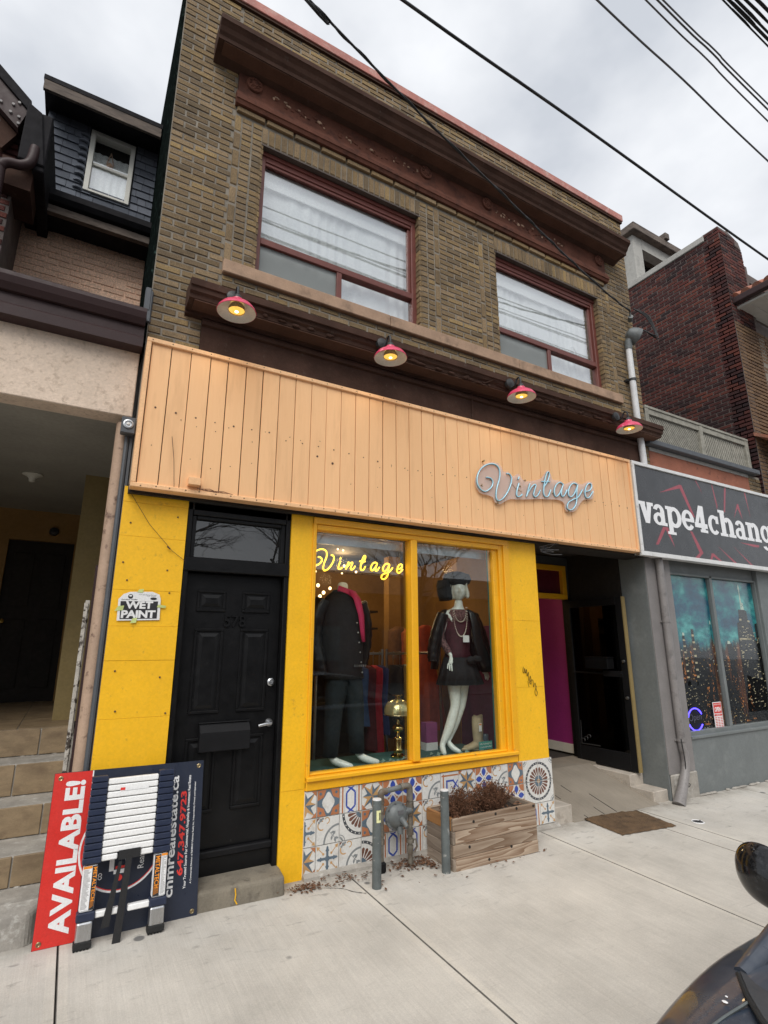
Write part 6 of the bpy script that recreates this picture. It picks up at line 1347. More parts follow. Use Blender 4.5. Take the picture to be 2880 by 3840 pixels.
# ------------------------------------------------------------------ dark red brick house at the right
rh = thing('brick_house', 'tall dark red brick house on the right with a parapet end and clay-tiled side roof', 'house', (10.2, 4.35, 0))
b = MB(); b.box(9.775, 10.0, 4.31, 14, 2.5, 9.32); b.box(9.775, 10.52, 4.312, 4.6, 2.5, 9.2); b.box(10.0, 16, 4.40, 4.6, 2.5, 7.8); b.box(10, 16, 4.6, 14, 9.0, 9.2); b.build('wall', M['mortar_dark'], rh)
lay_bricks(rh, bond(4.315, 4.62, 9.325, 9.49, .22, .071, .011), M['brick_red'], 'brick', 10, plane='x', p0=9.772, proud=.006)
lay_bricks(rh, bond(9.79, 10.3, 9.2, 9.44, .22, .071, .011), M['brick_red'], 'front_brick', 20, p0=4.306, proud=.006)
lay_bricks(rh, bond(4.315, 9.4, 4.0, 9.32, .22, .071, .011), M['brick_red'], 'brick', 300, plane='x', p0=9.772, proud=.006)
lay_bricks(rh, bond(9.775, 10.52, 7.45, 9.2, .22, .071, .011, start=1), M['brick_red'], 'front_brick', 60, p0=4.31, proud=.006, stuffname='front_brick_field')
lay_bricks(rh, bond(9.79, 11.6, 3.4, 7.45, .22, .071, .011, start=1), M['brick_brown'], 'front_brick', 100, p0=4.308, proud=.006, stuffname='front_brick_field')
b = MB(); b.box(9.775, 11.6, 4.312, 4.40, 3.2, 7.6); b.build('front_backing', M['mortar_dark'], rh)
b = MB(); b.box(9.74, 10.04, 4.58, 14, 9.32, 9.45); b.build('coping', M['conc_white'], rh, bevel=.01)
b = MB(); b.box(9.78, 10.05, 4.318, 4.62, 9.32, 9.49); b.ext([(10.05, 9.30), (10.05, 9.50), (10.45, 9.38), (10.52, 9.20)], 'xz', 4.305, 4.6); b.box(10.52, 10.62, 4.31, 4.6, 7.4, 8.9); b.build('parapet_end', M['mortar_dark'], rh, bevel=.012)
b = MB(); b.box(10.56, 10.75, 4.303, 4.33, 3.0, 7.35); b.build('render_strip', M['mortar'], rh)
# projecting clay-tiled roof with gutter along its side
b = MB(); b.hexa([(9.93, 3.45, 7.86), (11.4, 3.45, 8.68), (11.4, 4.36, 8.68), (9.93, 4.36, 7.86)], [(9.93, 3.45, 7.93), (11.4, 3.45, 8.76), (11.4, 4.36, 8.76), (9.93, 4.36, 7.93)]); b.build('side_roof', M['roof_clay'], rh)
for k in range(5):
    y = 4.30 - k * .19
    for j in range(4): m = MB(); x0 = 9.92 + j * .42; z0 = 7.96 + j * .236; m.tube([(x0, y, z0), (x0 + .44, y, z0 + .262)], [.085, .070], 10); m.build('clay_tile', M['roof_clay'], rh, smooth=True)
b = MB(); b.box(9.83, 9.95, 3.43, 4.36, 7.80, 7.93); b.build('gutter', M['gutter_brown'], rh, bevel=.02, seg=2)
for k in range(4): m = MB(); m.box(9.96, 11.3, 3.47 + k * .22, 3.47 + k * .22 + .214, 7.775, 7.79); m.build('soffit_board', M['soffit_white'], rh, bevel=.003)
b = MB(); b.box(9.95, 10.02, 3.45, 4.36, 7.74, 7.775); b.build('soffit_trim', M['soffit_white'], rh)
b = MB(); b.hexa([(9.74, 4.0, 5.03), (10.8, 4.0, 5.03), (10.8, 4.31, 5.2), (9.74, 4.31, 5.2)], [(9.74, 3.98, 5.07), (10.8, 3.98, 5.07), (10.8, 4.31, 5.26), (9.74, 4.31, 5.26)]); b.build('porch_roof', M['roof_clay'], rh)
b = MB(); b.box(9.74, 10.8, 3.98, 4.05, 4.93, 5.02); b.build('porch_gutter', M['gutter_brown'], rh)
b = MB(); b.box(9.95, 10.2, 4.10, 4.30, 4.05, 4.60); b.box(9.9, 10.25, 4.05, 4.302, 3.9, 4.05); b.build('porch_post', M['conc_white'], rh, bevel=.01)
rs = thing('roof_structure', 'grey concrete rooftop shelter behind the red brick parapet', 'rooftop structure', (10.6, 6.2, 9.2))
m = MB(); m.box(9.92, 10.24, 6.10, 6.5, 9.2, 10.72); m.build('pier', M['conc_white'], rs, bevel=.01)
m = MB(); m.box(10.24, 12.2, 6.10, 6.3, 10.45, 10.72); m.box(10.24, 12.2, 6.9, 7.0, 9.2, 10.5); m.build('beam', M['conc_white'], rs)
m = MB(); m.box(10.24, 12.2, 6.6, 6.9, 9.2, 10.7); m.build('dark_recess', M['dark_gap'], rs)
m = MB(); m.box(9.78, 12.6, 5.95, 7.0, 10.72, 10.90); m.box(10.9, 11.05, 5.9, 6.3, 10.9, 11.06); m.build('roof_slab', M['weathered'], rs, bevel=.01)
# ------------------------------------------------------------------ things in the shop window
def ring(cx, cy, cz, rx, ry, n=40, amp=0, fr=7, ph=0, tx=0, ty=0):
    out = []
    for k in range(n):
        a = 2 * PI * k / n; r = 1 + amp * (math.sin(fr * a + ph) + .5 * math.sin((fr * 2 + 1) * a + ph * 2.3))
        out.append((cx + rx * r * math.cos(a), cy + ry * r * math.sin(a), cz + tx * math.cos(a) + ty * math.sin(a)))
    return out
def garment(name, rings, m, par, n=40, smooth=True):
    b = MB(); b.loft([ring(*r[:5], n=n, **(r[5] if len(r) > 5 else {})) for r in rings], 0, False)
    o = b.build(name, m, par, smooth=smooth); s_ = o.modifiers.new('thick', 'SOLIDIFY'); s_.thickness = .006; return o
def skin_body(name, V, E, R, m, par, extra=None, label=None):
    me = bpy.data.meshes.new('sk'); me.from_pydata(V, E, []); o = bpy.data.objects.new('sk', me); COL.objects.link(o)
    md = o.modifiers.new('s', 'SKIN'); 
    sv = me.skin_vertices[0].data if me.skin_vertices else None
    if sv is None:
        bm = bmesh.new(); bm.from_mesh(me); bm.verts.layers.skin.verify(); bm.to_mesh(me); bm.free(); sv = me.skin_vertices[0].data
    for i, r in enumerate(R): sv[i].radius = (r, r) if not isinstance(r, tuple) else r
    sv[0].use_root = True
    s2 = o.modifiers.new('d', 'SUBSURF'); s2.levels = 2; s2.render_levels = 2
    dg = bpy.context.evaluated_depsgraph_get(); dg.update(); m2 = bpy.data.meshes.new_from_object(o.evaluated_get(dg))
    b = MB(); b.add([v.co[:] for v in m2.vertices], [tuple(p.vertices) for p in m2.polygons])
    bpy.data.objects.remove(o); bpy.data.meshes.remove(m2)
    if extra: b.add(extra.v, extra.f)
    return b.build(name, m, par, smooth=True, label=label)
class SK:
    def __init__(s): s.V = []; s.E = []; s.R = []
    def chain(s, pts, rad, start=None):
        idx = start
        for p, r in zip(pts, rad):
            s.V.append(tuple(p)); s.R.append(r); k = len(s.V) - 1
            if idx is not None: s.E.append((idx, k))
            idx = k
        return idx
def hand(sk, wrist_i, w, d, side, spread=.012):
    """palm along d from wrist w, five unequal fingers; side is the thumb direction"""
    w, d, side = Vector(w), Vector(d).normalized(), Vector(side).normalized()
    p = sk.chain([w + d * .04], [(.022, .014)], wrist_i); k = sk.chain([w + d * .075], [(.026, .012)], p)
    nrm = d.cross(side)
    for i, L in enumerate((.070, .082, .076, .058)):
        o = side * (.027 - .018 * i); b0 = w + d * .085 + o
        sk.chain([b0, b0 + d * L * .5 + side * (.006 - .004 * i) + nrm * .004, b0 + d * L + side * (.010 - .007 * i) + nrm * .014], [.0085, .0078, .006], k)
    t0 = w + d * .03 + side * .026; sk.chain([t0, t0 + d * .035 + side * .02, t0 + d * .062 + side * .024], [.010, .009, .007], p)
def head_mesh(c, rx, ry, rz, turn=0.):
    b = MB(); n, m = 36, 28; rings = []
    for i in range(m + 1):
        t = PI * max(.012, min(.988, i / m)); r = []
        for k in range(n):
            a = 2 * PI * k / n; x, y, z = math.sin(t) * math.sin(a), -math.sin(t) * math.cos(a), math.cos(t)
            f = 1.0; fr = max(0, -y)
            jaw = 1 - .26 * max(0, -z) ** 1.5
            g = lambda px, pz, sx, sz: math.exp(-((x - px) / sx) ** 2 - ((z - pz) / sz) ** 2) * (1 if y < 0 else 0)
            out = .34 * g(0, -.16, .10, .13) + .15 * g(0, .02, .08, .16) - .15 * (g(.30, .10, .15, .11) + g(-.30, .10, .15, .11)) + .03 * (g(.30, .08, .10, .05) + g(-.30, .08, .10, .05)) + .05 * (g(.27, .24, .2, .06) + g(-.27, .24, .2, .06)) + .11 * g(0, -.47, .18, .05) + .09 * g(0, -.57, .14, .045) + .08 * g(0, -.82, .16, .14) - .04 * g(0, -.67, .15, .05)
            X, Y_, Z = x * rx * jaw, y * ry * (1 - .12 * max(0, -z) ** 2) - out * ry, z * rz
            r.append((c[0] + X * math.cos(turn) - Y_ * math.sin(turn), c[1] + X * math.sin(turn) + Y_ * math.cos(turn), c[2] + Z))
        rings.append(r)
    b.loft(rings); return b

# headless figure in dark jacket, left pane
m1 = thing('mannequin', 'headless white mannequin in dark leather-sleeved jacket with pink shirt, behind the left pane', 'mannequin', (2.30, 4.78, .66))
Y = 4.78; sk = SK()
sk.chain([(2.28, Y, 1.48)], [.13]); hip = 0
ch = sk.chain([(2.27, Y, 1.70), (2.25, Y, 1.95), (2.25, Y, 2.10)], [.12, .15, .13], hip); sk.chain([(2.25, Y - .01, 2.20), (2.255, Y - .02, 2.33)], [.06, .055], ch)
k = sk.chain([(2.20, Y, 1.40), (2.19, Y, 1.05), (2.175, Y + .02, .76)], [.09, .06, .038], hip); sk.chain([(2.20, Y - .03, .71), (2.27, Y - .10, .685), (2.33, Y - .15, .672)], [.036, .034, .020], k)
k = sk.chain([(2.37, Y, 1.40), (2.42, Y, 1.05), (2.45, Y + .02, .77)], [.09, .06, .038], hip); sk.chain([(2.48, Y - .02, .715), (2.56, Y - .06, .685), (2.63, Y - .09, .672)], [.036, .034, .020], k)
skin_body('body', sk.V, sk.E, sk.R, M['mannequin'], m1)
def g(x, y, z, rx, ry, **k): return (x, y, z, rx, ry, k)
garment('jacket', [g(2.29, Y, 1.42, .20, .15, amp=.02, fr=9), g(2.285, Y, 1.50, .185, .14, amp=.015, fr=11), g(2.275, Y, 1.56, .205, .155, amp=.02, fr=6), g(2.26, Y, 1.80, .215, .16, amp=.02, fr=5), g(2.25, Y, 2.00, .225, .15, amp=.01), g(2.25, Y, 2.12, .215, .125), g(2.25, Y, 2.19, .15, .10), g(2.25, Y - .01, 2.245, .085, .075)], M['charcoal_cloth'], m1)
def sleeve(pts, rad, m, par, name='sleeve', fold=.08):
    b = MB(); sp_ = smooth_path(pts, 6); n = len(sp_); rr = []
    for i in range(n): t = i / (n - 1) * (len(rad) - 1); j = min(int(t), len(rad) - 2); r = rad[j] + (rad[j + 1] - rad[j]) * (t - j); rr.append(r * (1 + fold * math.sin(i * 2.1) * (.3 + .7 * i / n)))
    b.tube(sp_, rr, 16, 0, True); return b.build(name, m, par, smooth=True)
sleeve([(2.06, Y, 2.13), (1.985, Y - .01, 1.98), (1.955, Y - .02, 1.78), (1.985, Y - .06, 1.60), (2.02, Y - .08, 1.47)], [.085, .088, .082, .078, .06], M['leather'], m1)
sleeve([(2.44, Y, 2.13), (2.50, Y + .02, 1.95), (2.52, Y + .04, 1.75), (2.50, Y + .05, 1.55)], [.08, .085, .078, .06], M['leather'], m1)
b = MB()
for i, (x0, x1, z) in enumerate(()): pass
cols = [(2.275, 2.355, 2.235), (2.31, 2.385, 2.15), (2.35, 2.41, 2.0), (2.37, 2.418, 1.86), (2.39, 2.425, 1.755)]
b.loft([[(x0, Y - .075 - .095 * min(1, (2.26 - z) / .14) - .012 * j % .02, z) for j, x0 in enumerate((x0, (x0 + x1) / 2, x1))] for x0, x1, z in cols], 0, False, False)
o = b.build('shirt_front', M['magenta'], m1, smooth=True); o.modifiers.new('t', 'SOLIDIFY').thickness = .008
b = MB(); b.hexa([(2.17, Y - .085, 2.24), (2.34, Y - .115, 2.18), (2.345, Y - .10, 2.17), (2.17, Y - .07, 2.23)], [(2.185, Y - .07, 2.285), (2.345, Y - .10, 2.235), (2.345, Y - .088, 2.23), (2.19, Y - .06, 2.28)]); b.build('shirt_collar', M['magenta'], m1)
garment('trousers', [g(2.175, Y + .02, .745, .068, .075, amp=.03, fr=3), g(2.185, Y + .01, .95, .075, .08, amp=.03, fr=4), g(2.195, Y, 1.15, .085, .09, amp=.02), g(2.215, Y, 1.36, .105, .12), g(2.26, Y, 1.47, .15, .13)], M['navy_cloth'], m1)
garment('trousers', [g(2.45, Y + .02, .755, .068, .075, amp=.03, fr=3), g(2.43, Y + .01, .95, .075, .08, amp=.03, fr=4), g(2.41, Y, 1.15, .085, .09, amp=.02), g(2.37, Y, 1.36, .105, .12), g(2.31, Y, 1.47, .15, .13)], M['navy_cloth'], m1)
b = MB()
for i in range(6): b.ball((2.34 + .012 * i, Y - .165 + .0 * i, 1.93 - .09 * i), .008, .005, .008, 6, 4)
for i in range(6): b.box(2.32 + i * .022, 2.332 + i * .022, Y - .16, Y - .150, 1.53, 1.548)
b.build('jacket_buttons', M['steel'], m1)

def turn(mb, cx, cy, a):
    c_, s_ = math.cos(a), math.sin(a); mb.v = [(cx + (x - cx) * c_ - (y - cy) * s_, cy + (x - cx) * s_ + (y - cy) * c_, z) for x, y, z in mb.v]; return mb
# female figure, right pane
m2 = thing('mannequin', 'white female mannequin with black beret, pearls and draped leather jacket, behind the right pane', 'mannequin', (3.55, 4.76, .66))
Y = 4.76; sk = SK()
sk.chain([(3.62, Y, 1.50)], [.125])
k = sk.chain([(3.625, Y, 1.68), (3.63, Y, 1.88), (3.64, Y, 2.02)], [.095, .12, .11], 0); sk.chain([(3.645, Y - .01, 2.11), (3.645, Y - .02, 2.22)], [.052, .045], k)
j = sk.chain([(3.56, Y, 1.36), (3.555, Y - .03, 1.12), (3.47, Y - .02, .90), (3.385, Y - .01, .75)], [.085, .052, .052, .030], 0); sk.chain([(3.365, Y - .05, .705), (3.345, Y - .11, .68)], [.032, .020], j)
j = sk.chain([(3.70, Y + .02, 1.36), (3.66, Y + .01, 1.12), (3.57, Y + .03, .92), (3.47, Y + .01, .77)], [.082, .050, .050, .029], 0); sk.chain([(3.50, Y - .04, .71), (3.545, Y - .11, .68)], [.032, .020], j)
a = sk.chain([(3.80, Y, 2.05), (3.88, Y + .02, 1.80), (3.915, Y - .02, 1.60), (3.925, Y - .04, 1.515)], [.045, .036, .028, .020], k); hand(sk, a, (3.925, Y - .04, 1.515), (.32, -.25, -1), (-1, -.3, -.1))
a = sk.chain([(3.49, Y, 2.05), (3.43, Y + .04, 1.82), (3.475, Y - .03, 1.66), (3.49, Y - .06, 1.62)], [.045, .036, .026, .020], k); hand(sk, a, (3.49, Y - .06, 1.62), (-.22, -.2, -1), (1, -.3, 0))
hd = head_mesh((3.64, Y - .03, 2.305), .080, .092, .114, -.50)
skin_body('body', sk.V, sk.E, sk.R, M['mannequin'], m2, hd)
b = MB(); b.loft([ring(3.645, Y + .035, z, rx, ry, 30, .04, 5) for z, rx, ry in ((2.215, .085, .06), (2.24, .115, .085), (2.30, .118, .10), (2.36, .108, .105), (2.41, .08, .09))], 0, True); b.build('wig', M['hair'], m2, smooth=True)
for sx in (-1, 1): b = MB(); b.loft([ring(3.64 + sx * (.088 + .012 * (z < 2.3)), Y - .03, z, rx, .045, 16) for z, rx in ((2.225, .010), (2.245, .026), (2.29, .022), (2.35, .016), (2.40, .010))], 0, True); turn(b, 3.64, Y - .02, -.5); b.build('wig_side', M['hair'], m2, smooth=True)
b = MB(); b.loft([ring(3.645, Y + .01, z, rx, ry, 36, am, 7) for z, rx, ry, am in ((2.36, .10, .11, .02), (2.385, .135, .135, .05), (2.43, .152, .15, .07), (2.485, .13, .13, .07), (2.515, .06, .06, .03))], 0, True)
b.loft([ring(3.53, Y + .07, z, rx, .10, 24, .05, 5) for z, rx in ((2.20, .04), (2.26, .075), (2.36, .09), (2.42, .07))], 0, True); b.build('beret', M['black_cloth'], m2, smooth=True)
garment('velvet_top', [g(3.625, Y, 1.56, .165, .135, amp=.02, fr=6), g(3.625, Y, 1.66, .135, .115, amp=.02, fr=5), g(3.63, Y, 1.85, .15, .13, amp=.01), g(3.64, Y, 1.98, .165, .115)], M['burgundy'], m2)
garment('lace_yoke', [g(3.64, Y, 1.975, .167, .117), g(3.64, Y, 2.06, .165, .10), g(3.642, Y - .005, 2.10, .10, .078)], M['lace'], m2)
garment('skirt', [g(3.645, Y, 1.325, .265, .20, amp=.045, fr=13), g(3.64, Y, 1.45, .22, .175, amp=.03, fr=13), g(3.63, Y, 1.60, .168, .138, amp=.01, fr=9)], M['black_cloth'], m2, n=90)
b = MB(); b.ball((3.78, Y - .16, 1.585), .06, .025, .035, 12, 6); b.ball((3.72, Y - .165, 1.575), .05, .025, .04, 12, 6); b.ball((3.75, Y - .18, 1.58), .018, .02, .02, 8, 5); turn(b, 3.645, Y, -.35); b.build('bow', M['black_cloth'], m2, smooth=True)
# jacket over the shoulders: two open fronts and a back
b = MB()
def half(s):
    R_ = []
    for z, xo, xi, yd, w in ((2.10, .12 + .05 * (s < 0), .075 + .07 * (s < 0), -.10, .095), (2.06, .205, .10 + .07 * (s < 0), -.12, .12), (1.95, .245, .11 + .085 * (s < 0), -.135, .14), (1.75, .28, .125 + .095 * (s < 0), -.13, .14), (1.58, .30 + .05 * (s > 0), .165 + .075 * (s < 0), -.12, .13), (1.45, .31 + .09 * (s > 0), .20 + .06 * (s < 0), -.11, .12)):
        pts = []
        for t in range(15): a = -PI * .5 + PI * t / 14; pts.append((3.645 + s * (xi + (xo - xi) * math.cos(a)), Y + w * math.sin(a) + .008 * math.sin(t * 2.2 + z * 9), z + (.03 if s < 0 and z < 1.5 else 0)))
        R_.append(pts)
    return R_
for s_ in (-1, 1):
    b = MB(); b.loft(half(s_), 0, False, False); turn(b, 3.645, Y, -.42); o = b.build('leather_jacket', M['leather'], m2, smooth=True); o.modifiers.new('t', 'SOLIDIFY').thickness = .012
sleeve([(3.85, Y, 2.05), (3.93, Y, 1.88), (3.985, Y - .01, 1.70), (4.01, Y - .02, 1.52)], [.06, .068, .066, .058], M['leather'], m2)
sleeve([(3.44, Y, 2.05), (3.38, Y + .02, 1.88), (3.33, Y + .03, 1.70), (3.31, Y + .02, 1.56)], [.06, .066, .06, .05], M['leather'], m2)
sleeve([(3.475, Y, 2.05), (3.425, Y + .035, 1.83), (3.465, Y - .02, 1.69), (3.482, Y - .045, 1.645)], [.05, .044, .036, .031], M['lace'], m2, 'lace_sleeve', .05)
b = MB()
for rx, L in ((.065, .15), (.075, .30)):
    n = int(L * 130)
    for i in range(n + 1): t = PI * i / n; b.ball((3.645 + rx * math.cos(t) * -1, Y - .115 - .025 * math.sin(t), 2.115 - L * math.sin(t) ** .8), .0062, None, None, 6, 4)
turn(b, 3.645, Y, -.45); b.build('pearl_necklace', M['pearl'], m2, smooth=True)
b = MB(); b.box(3.655, 3.72, Y - .155, Y - .152, 1.755, 1.825); turn(b, 3.645, Y, -.42); b.build('price_tag', M['paper'], m2)
b = MB(); b.box(3.905, 3.935, Y - .09, Y - .088, 1.43, 1.50); b.build('price_tag', M['paper'], m2)

# brass table lamp with round shade
t = thing('table_lamp', 'brass table lamp with shiny round shade in the left pane of the shop window', 'lamp', (2.93, 4.86, .66)); c = (2.93, 4.86, 0)
m = MB(); m.lathe([(.075, .66), (.075, .675), (.05, .69), (.042, .70), (.05, .72), (.045, .735), (.038, .75), (.038, .82), (.045, .825), (.042, .84), (.02, .85), (.015, .88), (.05, .905), (.058, .925), (.05, .945), (.018, .965), (.013, 1.0), (.03, 1.01), (.001, 1.012)], c, 24); m.build('lamp_base', M['brass'], t, smooth=True)
m = MB(); m.lathe([(.035, .985), (.055, 1.0), (.06, 1.03), (.045, 1.055)], c, 20); m.build('chimney_glass', M['acrylic_clear'], t, smooth=True)
m = MB(); m.lathe([(.125, 1.05), (.138, 1.055), (.140, 1.085), (.13, 1.13), (.105, 1.17), (.06, 1.195), (.03, 1.20)], c, 32); m.build('lamp_shade', M['lampglass'], t, smooth=True)
m = MB(); m.lathe([(.03, 1.20), (.02, 1.215), (.04, 1.232), (.055, 1.237), (.055, 1.243), (.001, 1.245)], c, 20); m.build('finial', M['brass'], t, smooth=True)
m = MB(); m.lathe([(.139, 1.05), (.142, 1.055), (.139, 1.06)], c, 32)
for a in (-.9, .9, 2.4): m.tube([(c[0] + .139 * math.cos(a - 1.2), c[1] + .139 * math.sin(a - 1.2), 1.06), (c[0] + .132 * math.cos(a - 1.2), c[1] + .132 * math.sin(a - 1.2), 1.13), (c[0] + .03 * math.cos(a - 1.2), c[1] + .03 * math.sin(a - 1.2), 1.2)], .003, 5)
m.build('shade_rib', M['brass_dim'], t)
# cowboy boots
def boot(x, y, label, tg):
    t = thing('cowboy_boot', label, 'boot', (x, y, .66), 'tan suede cowboy boots in the window'); m = MB()
    sh = [(.052, .045, 0, .985), (.056, .05, 0, .93), (.052, .05, 0, .85), (.044, .046, 0, .77), (.046, .048, -.004, .73)]
    m.loft([[(x + dx + rx * math.cos(a), y + ry * math.sin(a), z + (.02 * abs(math.cos(a)) ** 3 if z > .97 else 0)) for a in [2 * PI * k / 18 for k in range(18)]] for rx, ry, dx, z in sh], 0, False)
    m.loft([[(px, y + w * math.cos(a), zc + h * math.sin(a)) for a in [2 * PI * k / 14 for k in range(14)]] for px, w, zc, h in ((x + .05, .02, .72, .03), (x + .03, .045, .725, .045), (x - .02, .046, .725, .045), (x - .08, .042, .708, .03), (x - .13, .036, .698, .022), (x - .18, .022, .695, .016), (x - .205, .006, .698, .008))]); m.build('upper', M['boot'], t, smooth=True)
    m = MB(); m.box(x + .0, x + .05, y - .032, y + .032, .66, .695); m.hexa([(x - .02, y - .036, .678), (x - .205, y - .006, .684), (x - .205, y + .006, .684), (x - .02, y + .036, .678)], [(x - .02, y - .038, .69), (x - .21, y - .008, .694), (x - .21, y + .008, .694), (x - .02, y + .038, .69)]); m.build('sole', M['boot'], t)
    if tg: m = MB(); m.box(x - .025, x + .012, y - .062, y - .059, .86, .94); m.build('price_tag', M['paper'], t); m = MB(); m.box(x - .022, x + .009, y - .0625, y - .0622, .92, .935); m.build('tag_logo', M['orange'], t)
boot(3.80, 4.70, 'front tan suede cowboy boot with a white price tag in the right pane', True); boot(3.89, 4.79, 'rear tan suede cowboy boot without a tag in the right pane', False)
t = thing('hand_lettered_card', 'small teal card with pale handwriting at the bottom right of the shop window', 'card', (3.80, 4.50, .70)); m = MB(); m.box(3.655, 3.825, 4.50, 4.503, .715, .79); m.build('card', M['teal'], t)
m = MB()
for r in range(2): m.tube(smooth_path([(3.665 + .0062 * i, 4.4985, .768 - .03 * r + .008 * math.sin(i * 2.7 + r) * (1 if i % 5 else .2)) for i in range(25)], 3), .0014, 4)
m.build('handwriting', M['t_white'], t)
t = thing('pink_gift_bag', 'pink paper bag with white foot behind the female mannequin', 'bag', (3.42, 5.0, .66)); m = MB(); m.box(3.35, 3.49, 4.98, 5.08, .735, .93); m.build('bag', mat('pink_paper', (.24, .05, .16), .6), t); m = MB(); m.box(3.348, 3.492, 4.978, 5.082, .66, .735); m.build('white_foot', M['paper'], t)
t = thing('glass_jar', 'small ribbed green glass jar beside the boots', 'jar', (3.98, 4.82, .66)); m = MB(); m.lathe([(.001, .66), (.035, .66), (.04, .68), (.04, .79), (.035, .80)], (3.98, 4.80, 0), 16); m.build('jar', M['t_slate'], t)
m = MB()
for k in range(46):
    x = random.choice((random.uniform(2.6, 3.25), random.uniform(3.2, 3.62))); y = random.uniform(4.52, 4.75); r = random.uniform(.012, .032); a = random.uniform(0, 6)
    m.add([(x - r, y, .668), (x, y - r, .672 + r * .6), (x + r, y + .2 * r, .67 + r * .3), (x + .2 * r, y + r, .67 + r * random.uniform(.2, 1.2))], [(0, 1, 2), (0, 2, 3), (0, 1, 3)])
m = m.build('paper_leaves', mat('sage_leaf', (.22, .33, .29), .7)); tag(m, 'crumpled sage green paper leaves strewn on the window platform', 'paper leaves', kind='stuff')

# clothes rails and hanging clothes further in
def rail(x0, x1, y, label):
    t = thing('clothes_rail', label, 'clothes rail', ((x0 + x1) / 2, y, .22)); m = MB()
    m.tube([(x0, y, 1.63), (x1, y, 1.63)], .014, 8); m.build('bar', M['alu'], t, smooth=True)
    for x in (x0, x1): m = MB(); m.tube([(x, y, .22), (x, y, 1.68)], .016, 8); m.build('post', M['alu'], t, smooth=True); m = MB(); m.box(x - .02, x + .02, y - .25, y + .25, .20, .235); m.build('foot', M['alu'], t)
rail(2.35, 3.17, 5.6, 'chrome clothes rail on the left behind the window display'); rail(3.24, 4.0, 5.62, 'chrome clothes rail on the right behind the window display')
CL = [((.02, .05, .09), 'dark teal blouse'), ((.05, .09, .20), 'blue denim shirt'), ((.10, .015, .02), 'dark red dress'), ((.42, .02, .035), 'bright red coat'), ((.02, .035, .12), 'navy blue jacket'), ((.015, .015, .018), 'black striped top'), ((.02, .02, .025), 'black cardigan'), ((.22, .36, .38), 'pale blue-grey shirt')]
for i, (x, y, (c_, nm)) in enumerate(zip((2.74, 2.86, 2.96, 3.05, 3.13, 3.33, 3.42, 3.52), (5.6, 5.6, 5.6, 5.6, 5.6, 5.62, 5.62, 5.62), CL)):
    t = thing('hanging_garment', nm + ' on a hanger, seen dimly through the left pane', 'clothes', (x, y, 1.6), 'clothes hanging on the rails'); L = random.uniform(.55, .95)
    b = MB(); b.loft([ring(x + .01 * math.sin(k * 1.7), y, z, rx, ry, 26, .10, 5, i) for k, (z, rx, ry) in enumerate(((1.50, .03, .06), (1.47, .035, .19), (1.40, .045, .215), (1.15, .042, .20), (1.5 - L, .055, .23)))], 0, True); b.build('garment', mat('cloth_' + nm.replace(' ', '_'), c_, .85, .25, 14, .2), t, smooth=True)
    b = MB(); b.tube([(x, y, 1.50), (x, y, 1.60), (x + .02, y, 1.64), (x, y, 1.655)], .004, 5); b.build('hanger_hook', M['steel'], t)
for x, y, z0, z1, c_, nm in ((4.00, 6.6, 1.25, 1.98, (.16, .075, .03), 'tawny brown jacket on a stand'), (4.12, 6.55, 1.2, 1.95, (.40, .09, .03), 'orange cardigan on a stand')):
    t = thing('hanging_garment', nm + ' deep in the shop', 'clothes', (x, y, z0)); b = MB(); b.loft([ring(x, y, z, rx, ry, 26, .05, 5) for z, rx, ry in ((z1, .05, .04), (z1 - .06, .15, .09), (z1 - .3, .16, .11), (z0, .17, .12))], 0, True); b.build('garment', mat('cloth_' + nm.split()[0], c_, .85, .25, 14, .2), t, smooth=True)
t = thing('hanging_garment', 'long red-orange dress on a stand behind the female mannequin', 'dress', (4.06, 6.0, .7)); b = MB(); b.loft([ring(4.05, 6.0, z, rx, ry, 40, am, 9) for z, rx, ry, am in ((1.98, .05, .05, 0), (1.93, .14, .08, 0), (1.80, .15, .11, .01), (1.55, .11, .09, .02), (1.30, .16, .13, .05), (.70, .26, .2, .09))], 0, True); b.build('garment', mat('cloth_red_orange', (.42, .065, .025), .8, .2, 10, .2), t, smooth=True)
t = thing('wall_shelf', 'dark shelving unit deep inside the shop', 'shelf', (3.4, 7.2, .22)); m = MB()
for z in (.9, 1.4, 1.95, 2.2): m.box(2.3, 4.0, 7.2, 7.5, z, z + .03)
m.box(2.3, 4.0, 7.5, 7.53, .22, 2.22); m.build('shelf', M['interior_dark'], t)
# string lights
sl_ = thing('string_light', 'warm bulbs of a string light glowing inside the shop', 'string light', (3, 6.5, 2.7))
BP = [(2.72, 6.5, 2.48, .035), (2.89, 6.5, 2.45, .03), (2.80, 6.5, 2.39, .035), (2.75, 6.5, 2.34, .035), (2.67, 6.5, 2.73, .03), (2.68, 6.5, 2.66, .02), (3.06, 6.5, 2.66, .018), (3.09, 6.5, 2.76, .03), (3.27, 6.5, 2.69, .025), (2.99, 6.5, 2.98, .02), (3.07, 6.5, 2.97, .02), (4.96, 6.0, 2.65, .05), (4.98, 6.0, 2.57, .022), (5.16, 6.0, 2.56, .022)]
for x, y, z, r in BP: m = MB(); r *= .62; m.ball((x, y, z), r, r, r * 1.1, 10, 7); m.build('bulb', M['warm_led'], sl_, smooth=True)
m = MB(); m.tube(smooth_path([(2.5, 6.5, 2.95), (2.67, 6.5, 2.76), (2.9, 6.5, 2.74), (3.09, 6.5, 2.79), (3.27, 6.5, 2.72), (3.6, 6.5, 2.95)], 4), .004, 4); m.build('flex', M['cable'], sl_)
